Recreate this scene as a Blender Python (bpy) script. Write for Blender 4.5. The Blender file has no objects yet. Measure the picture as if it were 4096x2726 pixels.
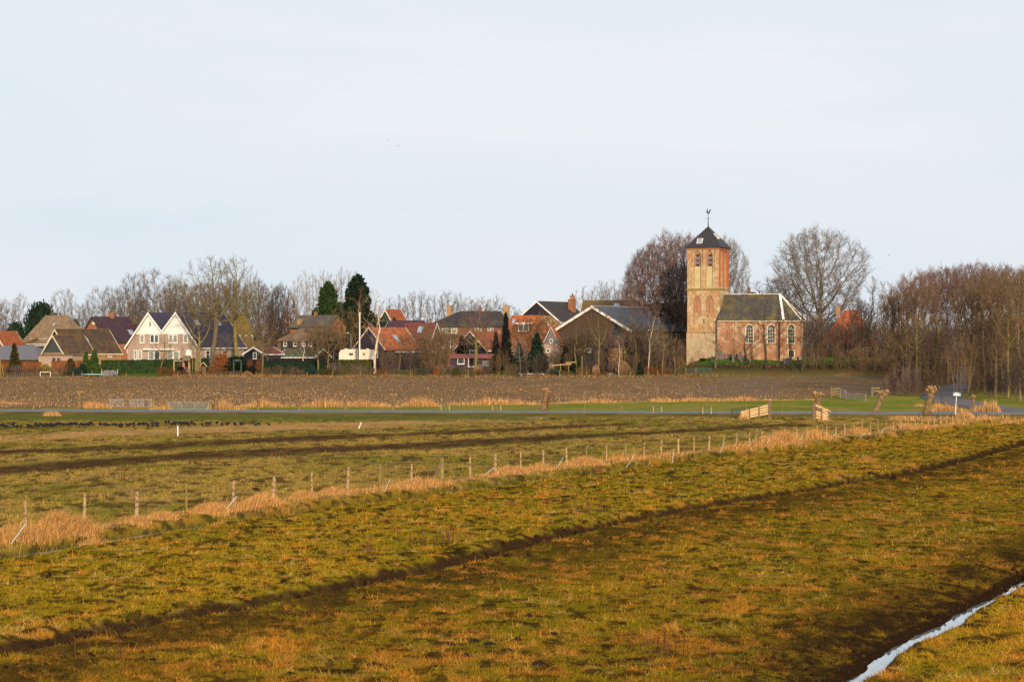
import bpy, math, random
import numpy as np
from mathutils import Vector

# ------------------------------------------------------------------ camera, light, exposure
C = bpy.context.scene.collection
SC = bpy.context.scene
F = 9102.0          # focal length in photo pixels (4096 wide)
HC = 6.0            # eye height above the meadow
Y0 = 1373.0         # photo row of the horizon
cam_d = bpy.data.cameras.new("camera")
cam = bpy.data.objects.new("camera", cam_d)
C.objects.link(cam)
cam.location = (0, 0, HC)
cam.rotation_euler = (math.pi / 2, 0, 0)
cam_d.sensor_width = 36.0
cam_d.lens = 36.0 * F / 4096.0
cam_d.shift_y = (Y0 - 1363.0) / 4096.0
cam_d.clip_start = 1.0
cam_d.clip_end = 20000
SC.camera = cam

SUN_EL, SUN_AZ = 15.0, 10.0      # height; degrees to the right of straight behind the camera
world = bpy.data.worlds.new("World")
SC.world = world
world.use_nodes = True
wn, wl = world.node_tree.nodes, world.node_tree.links
wn.clear()
w_out = wn.new("ShaderNodeOutputWorld")
w_sky = wn.new("ShaderNodeTexSky")
w_sky.sky_type = 'NISHITA'
w_sky.sun_disc = False
w_sky.sun_elevation = math.radians(SUN_EL)
w_sky.sun_rotation = math.radians(180 - SUN_AZ)
w_sky.air_density = 1.0
w_sky.dust_density = 2.5
w_b1 = wn.new("ShaderNodeBackground")
w_b1.inputs[1].default_value = 0.06
wl.new(w_sky.outputs[0], w_b1.inputs[0])
# thin high cloud veil
w_tc = wn.new("ShaderNodeTexCoord")
w_map = wn.new("ShaderNodeMapping")
w_map.inputs['Scale'].default_value = (1.0, 1.0, 4.5)
wl.new(w_tc.outputs['Generated'], w_map.inputs[0])
w_nz = wn.new("ShaderNodeTexNoise")
w_nz.inputs['Scale'].default_value = 3.2
w_nz.inputs['Detail'].default_value = 5
w_nz.inputs['Roughness'].default_value = 0.55
w_nz.inputs['Distortion'].default_value = 0.4
wl.new(w_map.outputs[0], w_nz.inputs['Vector'])
w_rp = wn.new("ShaderNodeValToRGB")
w_rp.color_ramp.elements[0].position = 0.34
w_rp.color_ramp.elements[0].color = (0.815, 0.920, 1.0, 1)
w_rp.color_ramp.elements[1].position = 0.66
w_rp.color_ramp.elements[1].color = (0.925, 0.968, 1.015, 1)
wl.new(w_nz.outputs[0], w_rp.inputs[0])
w_b2 = wn.new("ShaderNodeBackground")
w_b2.inputs[1].default_value = 1.0
wl.new(w_rp.outputs[0], w_b2.inputs[0])
w_mx = wn.new("ShaderNodeMixShader")
w_mx.inputs[0].default_value = 0.86
wl.new(w_b1.outputs[0], w_mx.inputs[1])
wl.new(w_b2.outputs[0], w_mx.inputs[2])
wl.new(w_mx.outputs[0], w_out.inputs[0])

sun_d = bpy.data.lights.new("sun", 'SUN')
sun_d.energy = 4.8
sun_d.angle = math.radians(4.0)
sun_d.color = (1.0, 0.80, 0.56)
sun = bpy.data.objects.new("sun", sun_d)
C.objects.link(sun)
el, az = math.radians(SUN_EL), math.radians(SUN_AZ)
to_sun = Vector((math.sin(az) * math.cos(el), -math.cos(az) * math.cos(el), math.sin(el)))
sun.rotation_euler = to_sun.to_track_quat('Z', 'Y').to_euler()
sun.location = to_sun * 100

SC.view_settings.view_transform = 'Standard'
SC.view_settings.look = 'None'
SC.view_settings.exposure = 0.0
SC.view_settings.gamma = 1.0
try:
    SC.cycles.max_bounces = 5
    SC.cycles.transparent_max_bounces = 4
    SC.cycles.use_denoising = False
except Exception:
    pass

# ------------------------------------------------------------------ helpers
random.seed(7)
RNG = np.random.default_rng(11)


def wx(px, d): return (px - 2048.0) / F * d
def wz(py, d): return HC - (py - Y0) / F * d
def gd(py, z=0.0): return (HC - z) * F / (py - Y0)      # distance of flat ground seen at row py


ORD = ("first second third fourth fifth sixth seventh eighth ninth tenth eleventh twelfth thirteenth fourteenth "
       "fifteenth sixteenth seventeenth eighteenth nineteenth twentieth").split()
for t_ in ("twenty", "thirty", "forty", "fifty", "sixty"):
    for u_ in ORD[:9]:
        ORD.append(t_ + "-" + u_)
    ORD.append({"twenty": "thirtieth", "thirty": "fortieth", "forty": "fiftieth", "fifty": "sixtieth", "sixty": "seventieth"}[t_])


def tag(o, label, cat, group=None, kind=None):
    o["label"] = label
    o["category"] = cat
    if group: o["group"] = group
    if kind: o["kind"] = kind
    return o


def thing(name, label, cat, loc=(0, 0, 0), rz=0.0, group=None):
    o = bpy.data.objects.new(name, None)
    C.objects.link(o)
    o.empty_display_size = 0.3
    o.location = loc
    o.rotation_euler = (0, 0, rz)
    return tag(o, label, cat, group)


def link(name, me, parent=None, mat=None):
    o = bpy.data.objects.new(name, me)
    C.objects.link(o)
    if parent is not None: o.parent = parent
    if mat is not None and not me.materials: me.materials.append(mat)
    return o


def copy_tree(o, parent=None):
    c = o.copy()
    C.objects.link(c)
    c.parent = parent
    for ch in list(o.children):
        copy_tree(ch, c)
    return c


def fastmesh(name, V, faces, k, cols=None, smooth=False):
    """V (n,3); faces flat int array of k-gons; cols (n,3) point colours."""
    me = bpy.data.meshes.new(name)
    V = np.asarray(V, np.float32)
    fl = np.asarray(faces, np.int32).reshape(-1)
    nf = len(fl) // k
    me.vertices.add(len(V))
    me.vertices.foreach_set("co", V.reshape(-1))
    me.loops.add(len(fl))
    me.loops.foreach_set("vertex_index", fl)
    me.polygons.add(nf)
    me.polygons.foreach_set("loop_start", np.arange(0, nf * k, k, dtype=np.int32))
    if smooth:
        me.polygons.foreach_set("use_smooth", np.ones(nf, bool))
    if cols is not None:
        at = me.color_attributes.new("Col", 'FLOAT_COLOR', 'POINT')
        c4 = np.ones((len(V), 4), np.float32)
        c4[:, :3] = cols
        at.data.foreach_set("color", c4.reshape(-1))
    me.update(calc_edges=True)
    return me


class MB:
    def __init__(s): s.v = []; s.f = []
    def add(s, vs, fs):
        b = len(s.v)
        s.v += [tuple(p) for p in vs]
        s.f += [tuple(b + i for i in f) for f in fs]
        return s
    def box(s, x0, x1, y0, y1, z0, z1):
        return s.add([(x0, y0, z0), (x1, y0, z0), (x1, y1, z0), (x0, y1, z0), (x0, y0, z1), (x1, y0, z1), (x1, y1, z1), (x0, y1, z1)],
                     [(0, 3, 2, 1), (4, 5, 6, 7), (0, 1, 5, 4), (1, 2, 6, 5), (2, 3, 7, 6), (3, 0, 4, 7)])
    def fbox(s, fr, a0, a1, z0, z1, o0, o1):
        """box in a face frame: fr(t, z, out) -> point"""
        P = [fr(a, z, o) for o in (o0, o1) for (a, z) in ((a0, z0), (a1, z0), (a1, z1), (a0, z1))]
        return s.add(P, [(0, 1, 2, 3), (7, 6, 5, 4), (0, 4, 5, 1), (1, 5, 6, 2), (2, 6, 7, 3), (3, 7, 4, 0)])
    def bar(s, p, q, w, h=None, up=(0, 0, 1)):
        h = w if h is None else h
        p, q = Vector(p), Vector(q)
        d = (q - p).normalized()
        upv = Vector(up)
        if abs(d.dot(upv)) > 0.95: upv = Vector((0, 1, 0))
        a = d.cross(upv).normalized() * (w / 2)
        b = a.cross(d).normalized() * (h / 2)
        P = [p - a - b, p + a - b, p + a + b, p - a + b, q - a - b, q + a - b, q + a + b, q - a + b]
        return s.add(P, [(0, 1, 2, 3), (7, 6, 5, 4), (0, 4, 5, 1), (1, 5, 6, 2), (2, 6, 7, 3), (3, 7, 4, 0)])
    def tube(s, pts, rad, n=8, cap=True):
        pts = [Vector(p) for p in pts]
        if not hasattr(rad, '__len__'): rad = [rad] * len(pts)
        b = len(s.v)
        for i, p in enumerate(pts):
            d = (pts[min(i + 1, len(pts) - 1)] - pts[max(i - 1, 0)])
            d = d.normalized() if d.length > 1e-9 else Vector((0, 0, 1))
            a = d.cross(Vector((1, 0, 0)) if abs(d.x) < 0.8 else Vector((0, 1, 0))).normalized()
            c = d.cross(a)
            for k in range(n):
                t = 2 * math.pi * k / n
                s.v.append(tuple(p + (a * math.cos(t) + c * math.sin(t)) * rad[i]))
        for i in range(len(pts) - 1):
            for k in range(n):
                k2 = (k + 1) % n
                s.f.append((b + i * n + k, b + i * n + k2, b + (i + 1) * n + k2, b + (i + 1) * n + k))
        if cap:
            s.f.append(tuple(b + k for k in range(n))[::-1])
            s.f.append(tuple(b + (len(pts) - 1) * n + k for k in range(n)))
        return s
    def prism(s, poly, fr, o0, o1):
        """closed polygon [(t,z)] extruded along the frame's out axis"""
        n = len(poly)
        P = [fr(t, z, o0) for t, z in poly] + [fr(t, z, o1) for t, z in poly]
        return s.add(P, [tuple(range(n)), tuple(range(2 * n - 1, n - 1, -1))] + [(i, i + n, (i + 1) % n + n, (i + 1) % n) for i in range(n)])
    def ring(s, outer, inner, fr, o0, o1):
        n = len(outer)
        P = [fr(t, z, o0) for t, z in outer] + [fr(t, z, o0) for t, z in inner] + [fr(t, z, o1) for t, z in outer] + [fr(t, z, o1) for t, z in inner]
        fs = []
        for i in range(n):
            j = (i + 1) % n
            fs += [(i, j, n + j, n + i), (2 * n + i, 3 * n + i, 3 * n + j, 2 * n + j), (i, 2 * n + i, 2 * n + j, j), (n + i, n + j, 3 * n + j, 3 * n + i)]
        return s.add(P, fs)
    def build(s, name, mat=None, parent=None, smooth=False, recalc=True):
        me = bpy.data.meshes.new(name)
        me.from_pydata(s.v, [], s.f)
        if recalc:
            import bmesh
            bm = bmesh.new(); bm.from_mesh(me)
            bmesh.ops.recalc_face_normals(bm, faces=bm.faces)
            bm.to_mesh(me); bm.free()
        if smooth:
            for p in me.polygons: p.use_smooth = True
        if mat is not None: me.materials.append(mat)
        return link(name, me, parent)


# ------------------------------------------------------------------ value noise in numpy
def _hash(ix, iy, seed):
    h = (ix.astype(np.int64) * 374761393 + iy.astype(np.int64) * 668265263 + seed * 974634777) & 0xFFFFFFFF
    h = ((h ^ (h >> 13)) * 1274126177) & 0xFFFFFFFF
    h = h ^ (h >> 16)
    return (h & 0xFFFFFF) / float(0xFFFFFF)


def vn(x, y, size, seed=0):
    x = x / size; y = y / size
    ix = np.floor(x); iy = np.floor(y)
    fx = x - ix; fy = y - iy
    fx = fx * fx * (3 - 2 * fx); fy = fy * fy * (3 - 2 * fy)
    a = _hash(ix, iy, seed); b = _hash(ix + 1, iy, seed); c = _hash(ix, iy + 1, seed); d = _hash(ix + 1, iy + 1, seed)
    return (a * (1 - fx) + b * fx) * (1 - fy) + (c * (1 - fx) + d * fx) * fy


def fbm(x, y, size, seed=0, octv=4, gain=0.55):
    s = 0; amp = 1; tot = 0
    for i in range(octv):
        s = s + amp * vn(x + 17.3 * i, y - 9.1 * i, size / (2.03 ** i), seed + i)
        tot += amp; amp *= gain
    return s / tot


def sstep(a, b, x):
    t = np.clip((x - a) / (b - a), 0, 1)
    return t * t * (3 - 2 * t)


# ------------------------------------------------------------------ materials
def mat(name, build):
    m = bpy.data.materials.new(name)
    m.use_nodes = True
    nt = m.node_tree
    p = nt.nodes.get("Principled BSDF")
    p.inputs['Specular IOR Level'].default_value = 0.2
    build(nt, p)
    return m


def N(nt, typ, **kw):
    n = nt.nodes.new(typ)
    for k, v in kw.items():
        if k in n.inputs: n.inputs[k].default_value = v
        else: setattr(n, k, v)
    return n


def mixc(nt, fac, a, b, blend='MIX'):
    n = nt.nodes.new("ShaderNodeMix")
    n.data_type = 'RGBA'; n.blend_type = blend
    for idx, val in ((0, fac), (6, a), (7, b)):
        if hasattr(val, 'is_linked'): nt.links.new(val, n.inputs[idx])
        elif idx == 0: n.inputs[0].default_value = val
        else: n.inputs[idx].default_value = (*val, 1)
    return n.outputs[2]


def noise(nt, scale, detail=4, rough=0.6, vec=None, lo=0.35, hi=0.65):
    n = N(nt, "ShaderNodeTexNoise", Scale=scale, Detail=detail, Roughness=rough)
    if vec is not None: nt.links.new(vec, n.inputs['Vector'])
    r = nt.nodes.new("ShaderNodeMapRange")
    r.inputs[1].default_value = lo; r.inputs[2].default_value = hi
    nt.links.new(n.outputs[0], r.inputs[0])
    return r.outputs[0]


def objco(nt, scale=(1, 1, 1)):
    tc = nt.nodes.new("ShaderNodeTexCoord")
    mp = nt.nodes.new("ShaderNodeMapping")
    mp.inputs['Scale'].default_value = scale
    nt.links.new(tc.outputs['Object'], mp.inputs[0])
    return mp.outputs[0]


def bump(nt, p, h, strength=0.4, dist=0.05):
    b = N(nt, "ShaderNodeBump", Strength=strength, Distance=dist)
    nt.links.new(h, b.inputs['Height'])
    nt.links.new(b.outputs[0], p.inputs['Normal'])


def m_simple(name, col, col2=None, scale=3.0, rough=0.75, metal=0.0, lo=0.35, hi=0.65, b=0.0):
    def f(nt, p):
        v = objco(nt)
        c = mixc(nt, noise(nt, scale, 5, 0.65, v, lo, hi), col, col2 or tuple(x * 0.7 for x in col))
        nt.links.new(c, p.inputs['Base Color'])
        p.inputs['Roughness'].default_value = rough
        p.inputs['Metallic'].default_value = metal
        if b: bump(nt, p, noise(nt, scale * 6, 3, 0.6, v), b, 0.03)
    return mat(name, f)


def m_tile(name, col, col2, moss=None, course=0.34, amt=0.55, rough=0.7):
    """roof tiles: courses up the slope, pan columns along the ridge, moss patches"""
    def f(nt, p):
        tc = nt.nodes.new("ShaderNodeTexCoord")
        sp = nt.nodes.new("ShaderNodeSeparateXYZ")
        nt.links.new(tc.outputs['Object'], sp.inputs[0])
        def saw(out, period):
            d = N(nt, "ShaderNodeMath", operation='DIVIDE'); nt.links.new(out, d.inputs[0]); d.inputs[1].default_value = period
            fr = N(nt, "ShaderNodeMath", operation='FRACT'); nt.links.new(d.outputs[0], fr.inputs[0])
            return fr.outputs[0]
        cz = saw(sp.outputs[2], course * 0.7)
        cy = saw(sp.outputs[1], course * 0.8)
        base = mixc(nt, noise(nt, 1.1, 5, 0.7, objco(nt, (1, 1, 1.6))), col, col2)
        per = N(nt, "ShaderNodeTexVoronoi", Scale=2.4); nt.links.new(objco(nt), per.inputs['Vector'])
        hs = N(nt, "ShaderNodeMix", data_type='RGBA', blend_type='MULTIPLY'); hs.inputs[0].default_value = 0.35
        nt.links.new(base, hs.inputs[6]); nt.links.new(per.outputs['Color'], hs.inputs[7])
        lapm = nt.nodes.new("ShaderNodeMapRange"); lapm.inputs[1].default_value = 0.0; lapm.inputs[2].default_value = 0.3
        lapm.inputs[3].default_value = 1.0 - amt; lapm.inputs[4].default_value = 1.0
        nt.links.new(cz, lapm.inputs[0])
        c = mixc(nt, 1.0, hs.outputs[2], lapm.outputs[0], 'MULTIPLY')
        if moss:
            c = mixc(nt, noise(nt, 0.5, 6, 0.7, objco(nt), 0.48, 0.66), c, moss)
        nt.links.new(c, p.inputs['Base Color'])
        p.inputs['Roughness'].default_value = rough
        ad = N(nt, "ShaderNodeMath", operation='ADD'); nt.links.new(cz, ad.inputs[0]); nt.links.new(cy, ad.inputs[1])
        bump(nt, p, ad.outputs[0], 0.5, 0.05)
    return mat(name, f)


def m_brick(name, col, col2, pale=None, palef=(0.55, 0.7)):
    def f(nt, p):
        v = objco(nt)
        br = N(nt, "ShaderNodeTexNoise", Scale=5.0, Detail=3, Roughness=0.7)
        nt.links.new(objco(nt, (1, 1, 2.4)), br.inputs['Vector'])
        r = nt.nodes.new("ShaderNodeMapRange"); r.inputs[1].default_value = 0.38; r.inputs[2].default_value = 0.62
        nt.links.new(br.outputs[0], r.inputs[0])
        c = mixc(nt, r.outputs[0], col, col2)
        c = mixc(nt, noise(nt, 0.35, 5, 0.7, v, 0.3, 0.75), c, tuple(x * 0.72 for x in col2))
        if pale: c = mixc(nt, noise(nt, 0.6, 6, 0.75, v, *palef), c, pale)
        nt.links.new(c, p.inputs['Base Color'])
        p.inputs['Roughness'].default_value = 0.9
        bump(nt, p, r.outputs[0], 0.3, 0.03)
    return mat(name, f)


def m_boards(name, col, col2, period=0.22, axis=2):
    def f(nt, p):
        tc = nt.nodes.new("ShaderNodeTexCoord")
        sp = nt.nodes.new("ShaderNodeSeparateXYZ")
        nt.links.new(tc.outputs['Object'], sp.inputs[0])
        d = N(nt, "ShaderNodeMath", operation='DIVIDE'); nt.links.new(sp.outputs[axis], d.inputs[0]); d.inputs[1].default_value = period
        fr = N(nt, "ShaderNodeMath", operation='FRACT'); nt.links.new(d.outputs[0], fr.inputs[0])
        c = mixc(nt, noise(nt, 1.3, 5, 0.7, objco(nt, (1, 1, 3))), col, col2)
        gp = nt.nodes.new("ShaderNodeMapRange"); gp.inputs[1].default_value = 0.0; gp.inputs[2].default_value = 0.14
        gp.inputs[3].default_value = 0.35; gp.inputs[4].default_value = 1.0
        nt.links.new(fr.outputs[0], gp.inputs[0])
        c = mixc(nt, 1.0, c, gp.outputs[0], 'MULTIPLY')
        nt.links.new(c, p.inputs['Base Color'])
        p.inputs['Roughness'].default_value = 0.7
        bump(nt, p, fr.outputs[0], 0.4, 0.03)
    return mat(name, f)


def m_glass(name="window_glass", tint=(0.02, 0.025, 0.03)):
    def f(nt, p):
        v = objco(nt)
        c = mixc(nt, noise(nt, 0.8, 2, 0.5, v), tint, tuple(x * 3.5 for x in tint))
        nt.links.new(c, p.inputs['Base Color'])
        p.inputs['Roughness'].default_value = 0.08
        p.inputs['Specular IOR Level'].default_value = 0.6
    return mat(name, f)


def m_vcol(name, rough=0.9, nz=0.35, scale=30.0, sub=0.0):
    """colour from the point attribute times fine noise"""
    def f(nt, p):
        a = N(nt, "ShaderNodeVertexColor", layer_name="Col")
        k = N(nt, "ShaderNodeTexNoise", Scale=scale, Detail=3, Roughness=0.7)
        nt.links.new(objco(nt), k.inputs['Vector'])
        r = nt.nodes.new("ShaderNodeMapRange"); r.inputs[1].default_value = 0.3; r.inputs[2].default_value = 0.7
        r.inputs[3].default_value = 1 - nz; r.inputs[4].default_value = 1 + nz
        nt.links.new(k.outputs[0], r.inputs[0])
        c = mixc(nt, 1.0, a.outputs[0], r.outputs[0], 'MULTIPLY')
        nt.links.new(c, p.inputs['Base Color'])
        p.inputs['Roughness'].default_value = rough
        p.inputs['Specular IOR Level'].default_value = 0.0
    return mat(name, f)


def m_objcol(name, nz=0.45, scale=2.0, rough=0.85, rnd=0.25, moss=None):
    """colour from Object Info colour: copies that share a mesh keep their own colour"""
    def f(nt, p):
        oi = nt.nodes.new("ShaderNodeObjectInfo")
        k = N(nt, "ShaderNodeTexNoise", Scale=scale, Detail=4, Roughness=0.7)
        nt.links.new(objco(nt), k.inputs['Vector'])
        r = nt.nodes.new("ShaderNodeMapRange"); r.inputs[1].default_value = 0.3; r.inputs[2].default_value = 0.7
        r.inputs[3].default_value = 1 - nz; r.inputs[4].default_value = 1 + nz
        nt.links.new(k.outputs[0], r.inputs[0])
        c = mixc(nt, 1.0, oi.outputs['Color'], r.outputs[0], 'MULTIPLY')
        if moss: c = mixc(nt, noise(nt, 0.7, 5, 0.7, objco(nt), 0.5, 0.72), c, moss)
        nt.links.new(c, p.inputs['Base Color'])
        p.inputs['Roughness'].default_value = rough
        p.inputs['Specular IOR Level'].default_value = 0.1
    return mat(name, f)


M = {}
M['white'] = m_simple('white_paint', (0.80, 0.78, 0.74), (0.70, 0.68, 0.62), 1.5, 0.55)
M['oldwhite'] = m_simple('weathered_white_paint', (0.74, 0.70, 0.64), (0.30, 0.26, 0.22), 2.2, 0.7, lo=0.5, hi=0.62)
M['cream'] = m_simple('cream_paint', (0.72, 0.64, 0.46), (0.62, 0.52, 0.36), 2.0, 0.6)
M['glass'] = m_glass()
M['curtain'] = m_simple('pale_curtain_glass', (0.34, 0.36, 0.30), (0.16, 0.17, 0.14), 2.0, 0.25)
M['orangecurtain'] = m_simple('orange_curtain', (0.36, 0.15, 0.06), (0.22, 0.09, 0.04), 1.4, 0.5)
M['thatch'] = m_simple('weathered_thatch', (0.24, 0.165, 0.10), (0.15, 0.10, 0.062), 1.0, 0.95, b=0.6)
M['thatchmoss'] = m_simple('mossy_thatch', (0.17, 0.13, 0.035), (0.13, 0.075, 0.03), 0.7, 0.95, b=0.6)
M['thatchdark'] = m_simple('brown_thatch', (0.20, 0.125, 0.07), (0.11, 0.072, 0.045), 0.9, 0.95, b=0.6)
M['tile_brown'] = m_tile('mossy_brown_tiles', (0.105, 0.062, 0.040), (0.070, 0.044, 0.032), (0.115, 0.075, 0.030))
M['tile_purple'] = m_tile('purple_glazed_tiles', (0.085, 0.040, 0.050), (0.055, 0.030, 0.042), None, rough=0.5)
M['tile_violet'] = m_tile('dark_violet_tiles', (0.060, 0.040, 0.072), (0.042, 0.030, 0.055), None, rough=0.5)
M['tile_orange'] = m_tile('orange_clay_tiles', (0.46, 0.135, 0.045), (0.30, 0.085, 0.035), None)
M['tile_orange2'] = m_tile('red_orange_clay_tiles', (0.42, 0.115, 0.042), (0.26, 0.070, 0.032), None)
M['tile_red'] = m_tile('dull_red_tiles', (0.21, 0.065, 0.045), (0.13, 0.045, 0.036), None)
M['tile_grey'] = m_tile('grey_tiles', (0.115, 0.098, 0.085), (0.085, 0.072, 0.062), (0.13, 0.10, 0.04))
M['tile_slate'] = m_tile('dark_slate_tiles', (0.060, 0.048, 0.054), (0.042, 0.036, 0.042), (0.075, 0.060, 0.030))
M['tile_blue'] = m_tile('blue_grey_tiles', (0.085, 0.098, 0.13), (0.062, 0.068, 0.092), None, rough=0.45)
M['tile_ochre'] = m_tile('ochre_moss_tiles', (0.21, 0.125, 0.035), (0.14, 0.085, 0.03), (0.10, 0.066, 0.03))
M['tile_church'] = m_tile('mossy_church_tiles', (0.105, 0.090, 0.072), (0.070, 0.064, 0.058), (0.145, 0.115, 0.030), course=0.38)
M['slate'] = m_simple('dark_roof_slate', (0.040, 0.038, 0.042), (0.030, 0.028, 0.032), 1.2, 0.6)
M['shed_roof'] = m_simple('mossy_corrugated_sheet', (0.13, 0.125, 0.062), (0.085, 0.088, 0.062), 0.8, 0.8)
M['red_sheet'] = m_boards('red_corrugated_sheet', (0.30, 0.085, 0.065), (0.24, 0.07, 0.055), 0.25, 0)
M['grey_roof'] = m_boards('grey_sheet_roof', (0.155, 0.145, 0.165), (0.125, 0.118, 0.135), 0.5, 1)
M['brick_pink'] = m_brick('pale_pink_brick', (0.47, 0.345, 0.27), (0.40, 0.29, 0.22))
M['brick_orange'] = m_brick('orange_brick', (0.42, 0.18, 0.09), (0.30, 0.125, 0.065))
M['brick_yellow'] = m_brick('yellow_brick', (0.44, 0.27, 0.13), (0.33, 0.20, 0.10))
M['brick_brown'] = m_brick('brown_brick', (0.26, 0.125, 0.065), (0.17, 0.085, 0.048))
M['brick_church'] = m_brick('red_church_brick', (0.44, 0.205, 0.100), (0.31, 0.150, 0.080), (0.52, 0.37, 0.24), (0.48, 0.64))
M['black_boards'] = m_boards('black_tarred_boards', (0.030, 0.025, 0.034), (0.020, 0.018, 0.024))
M['purple_boards'] = m_boards('dark_purple_boards', (0.050, 0.036, 0.052), (0.036, 0.028, 0.040), 0.24)
M['green_boards'] = m_boards('dark_green_boards', (0.022, 0.040, 0.036), (0.018, 0.030, 0.028))
M['brown_boards'] = m_boards('brown_barn_boards', (0.095, 0.058, 0.036), (0.060, 0.040, 0.028), 0.3, 0)
M['greygreen'] = m_boards('grey_green_boards', (0.070, 0.078, 0.074), (0.060, 0.066, 0.064), 0.18, 0)
M['greenpaint'] = m_simple('faded_green_paint', (0.055, 0.095, 0.070), (0.04, 0.065, 0.05), 3)
M['greyboards'] = m_boards('grey_boards', (0.20, 0.19, 0.20), (0.13, 0.12, 0.13), 0.2)
M['galv'] = m_simple('galvanised_steel', (0.42, 0.42, 0.43), (0.30, 0.30, 0.32), 6, 0.45, 0.3)
M['darksteel'] = m_simple('dark_steel', (0.05, 0.045, 0.042), None, 6, 0.6)
M['rawwood'] = m_simple('fresh_sawn_timber', (0.58, 0.40, 0.20), (0.42, 0.27, 0.125), 3, 0.8)
M['oldwood'] = m_simple('grey_weathered_timber', (0.22, 0.15, 0.095), (0.10, 0.066, 0.042), 4, 0.9)
M['postwood'] = m_simple('split_post_timber', (0.38, 0.245, 0.13), (0.080, 0.050, 0.030), 6, 0.9, lo=0.50, hi=0.60)
M['mossywood'] = m_simple('mossy_timber', (0.26, 0.20, 0.06), (0.15, 0.11, 0.04), 3, 0.9)
M['caravan'] = m_simple('cream_caravan_skin', (0.68, 0.61, 0.49), (0.62, 0.54, 0.42), 0.8, 0.4)
M['redplastic'] = m_simple('dull_red_cloth', (0.14, 0.03, 0.03), (0.10, 0.025, 0.025), 1, 0.6)
M['blueslide'] = m_simple('lilac_plastic', (0.32, 0.29, 0.44), (0.27, 0.25, 0.40), 1, 0.4)
M['blue'] = m_simple('sign_blue', (0.14, 0.24, 0.42), (0.13, 0.22, 0.40), 3, 0.4)
M['bird'] = m_simple('black_feathers', (0.010, 0.010, 0.013), (0.016, 0.015, 0.018), 8, 0.6)
M['stone_dark'] = m_simple('dark_polished_stone', (0.030, 0.027, 0.034), (0.045, 0.042, 0.048), 3, 0.4)
M['stone_grey'] = m_simple('lichened_grey_stone', (0.17, 0.145, 0.115), (0.10, 0.085, 0.068), 3, 0.9)
M['rodwhite'] = m_simple('pale_plastic_rod', (0.46, 0.48, 0.46), (0.36, 0.39, 0.38), 2, 0.5)
M['rodblue'] = m_simple('pale_blue_plastic_rod', (0.36, 0.58, 0.62), (0.32, 0.52, 0.56), 2, 0.5)
M['bronze'] = m_simple('green_bronze', (0.07, 0.10, 0.10), (0.05, 0.07, 0.07), 4, 0.5)
M['bark'] = m_objcol('tree_bark', 0.4, 1.2, moss=(0.115, 0.095, 0.035))
M['twig'] = m_objcol('bare_twigs', 0.25, 0.6)
M['needle'] = m_objcol('evergreen_foliage', 0.55, 0.9)
M['leaf'] = m_objcol('shrub_foliage', 0.5, 1.5)
M['vgrass'] = m_vcol('meadow_surface', 0.95, 0.35, 14.0)
M['vblade'] = m_vcol('grass_blades', 0.85, 0.2, 4.0)

# ------------------------------------------------------------------ terrain
def pl(points):
    """photo points on flat ground -> arrays (Y, X) sorted by distance"""
    P = sorted((gd(py), wx(px, gd(py))) for px, py in points)
    return np.array([p[0] for p in P]), np.array([p[1] for p in P])


def ext(line, y0, y1):
    Y, X = line
    s0 = (X[2] - X[0]) / (Y[2] - Y[0]); s1 = (X[-1] - X[-3]) / (Y[-1] - Y[-3])
    return (np.concatenate([[y0], Y, [y1]]), np.concatenate([[X[0] - s0 * (Y[0] - y0)], X, [X[-1] + s1 * (y1 - Y[-1])]]))


FENCE = ext(pl([(100, 2150), (337, 2112), (546, 2084), (746, 2060), (1093, 2020), (1389, 1980), (1768, 1932), (2082, 1895),
                (2425, 1852), (2775, 1812), (2999, 1790), (3185, 1768), (3343, 1750), (3545, 1727), (3738, 1706), (3831, 1694)]), 30, 184)
TRENCH = ext(pl([(0, 2612), (350, 2538), (608, 2482), (1000, 2415), (1391, 2343), (1750, 2262), (2051, 2188), (2330, 2118), (2608, 2058),
                 (3129, 1971), (3390, 1925), (3651, 1884), (3890, 1828), (4096, 1771)]), 25, 200)
WD = []
for lx, rx, py in ((3400, 3470, 2740), (3420, 3483, 2726), (3490, 3530, 2680), (3514, 3575, 2645), (3585, 3613, 2598), (3640, 3669, 2570), (3679, 3734, 2543),
                   (3784, 3828, 2503), (3817, 3860, 2478), (3883, 3900, 2443), (3944, 3952, 2412), (4005, 4002, 2385), (4030, 4032, 2372), (4085, 4100, 2335), (4140, 4160, 2310)):
    d_ = gd(py, -0.36); e_ = gd(py, -0.04)
    WD.append((d_, wx(lx, d_), e_, wx(rx, e_)))
WD.sort()
_ry = np.array([w[2] for w in WD]); _rx = np.array([w[3] for w in WD])
WD = [(w[0], w[1], max(w[1] + 0.12, float(np.interp(w[0], _ry, _rx)) - 0.30)) for w in WD]
WDY = np.array([25.0] + [w[0] for w in WD] + [200.0])
WDL = np.array([WD[0][1] - 0.43 * (WD[0][0] - 25)] + [w[1] for w in WD] + [WD[-1][1] + 0.45 * (200 - WD[-1][0])]) - 0.10
WDR = np.array([WD[0][2] - 0.43 * (WD[0][0] - 25)] + [w[2] for w in WD] + [WD[-1][2] + 0.45 * (200 - WD[-1][0])])
BANDA = pl([(-300, 1903), (0, 1878), (500, 1845), (869, 1817), (1300, 1797), (1738, 1777), (2200, 1752), (2608, 1730), (2955, 1709), (3150, 1700)])
BANDB = pl([(-300, 1822), (0, 1806), (400, 1795), (695, 1779), (1100, 1758), (1565, 1739), (2086, 1714), (2434, 1699), (2600, 1692)])
STRAW = pl([(-300, 1770), (0, 1752), (500, 1728), (1000, 1712), (1300, 1702), (1912, 1681), (2200, 1672)])
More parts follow.
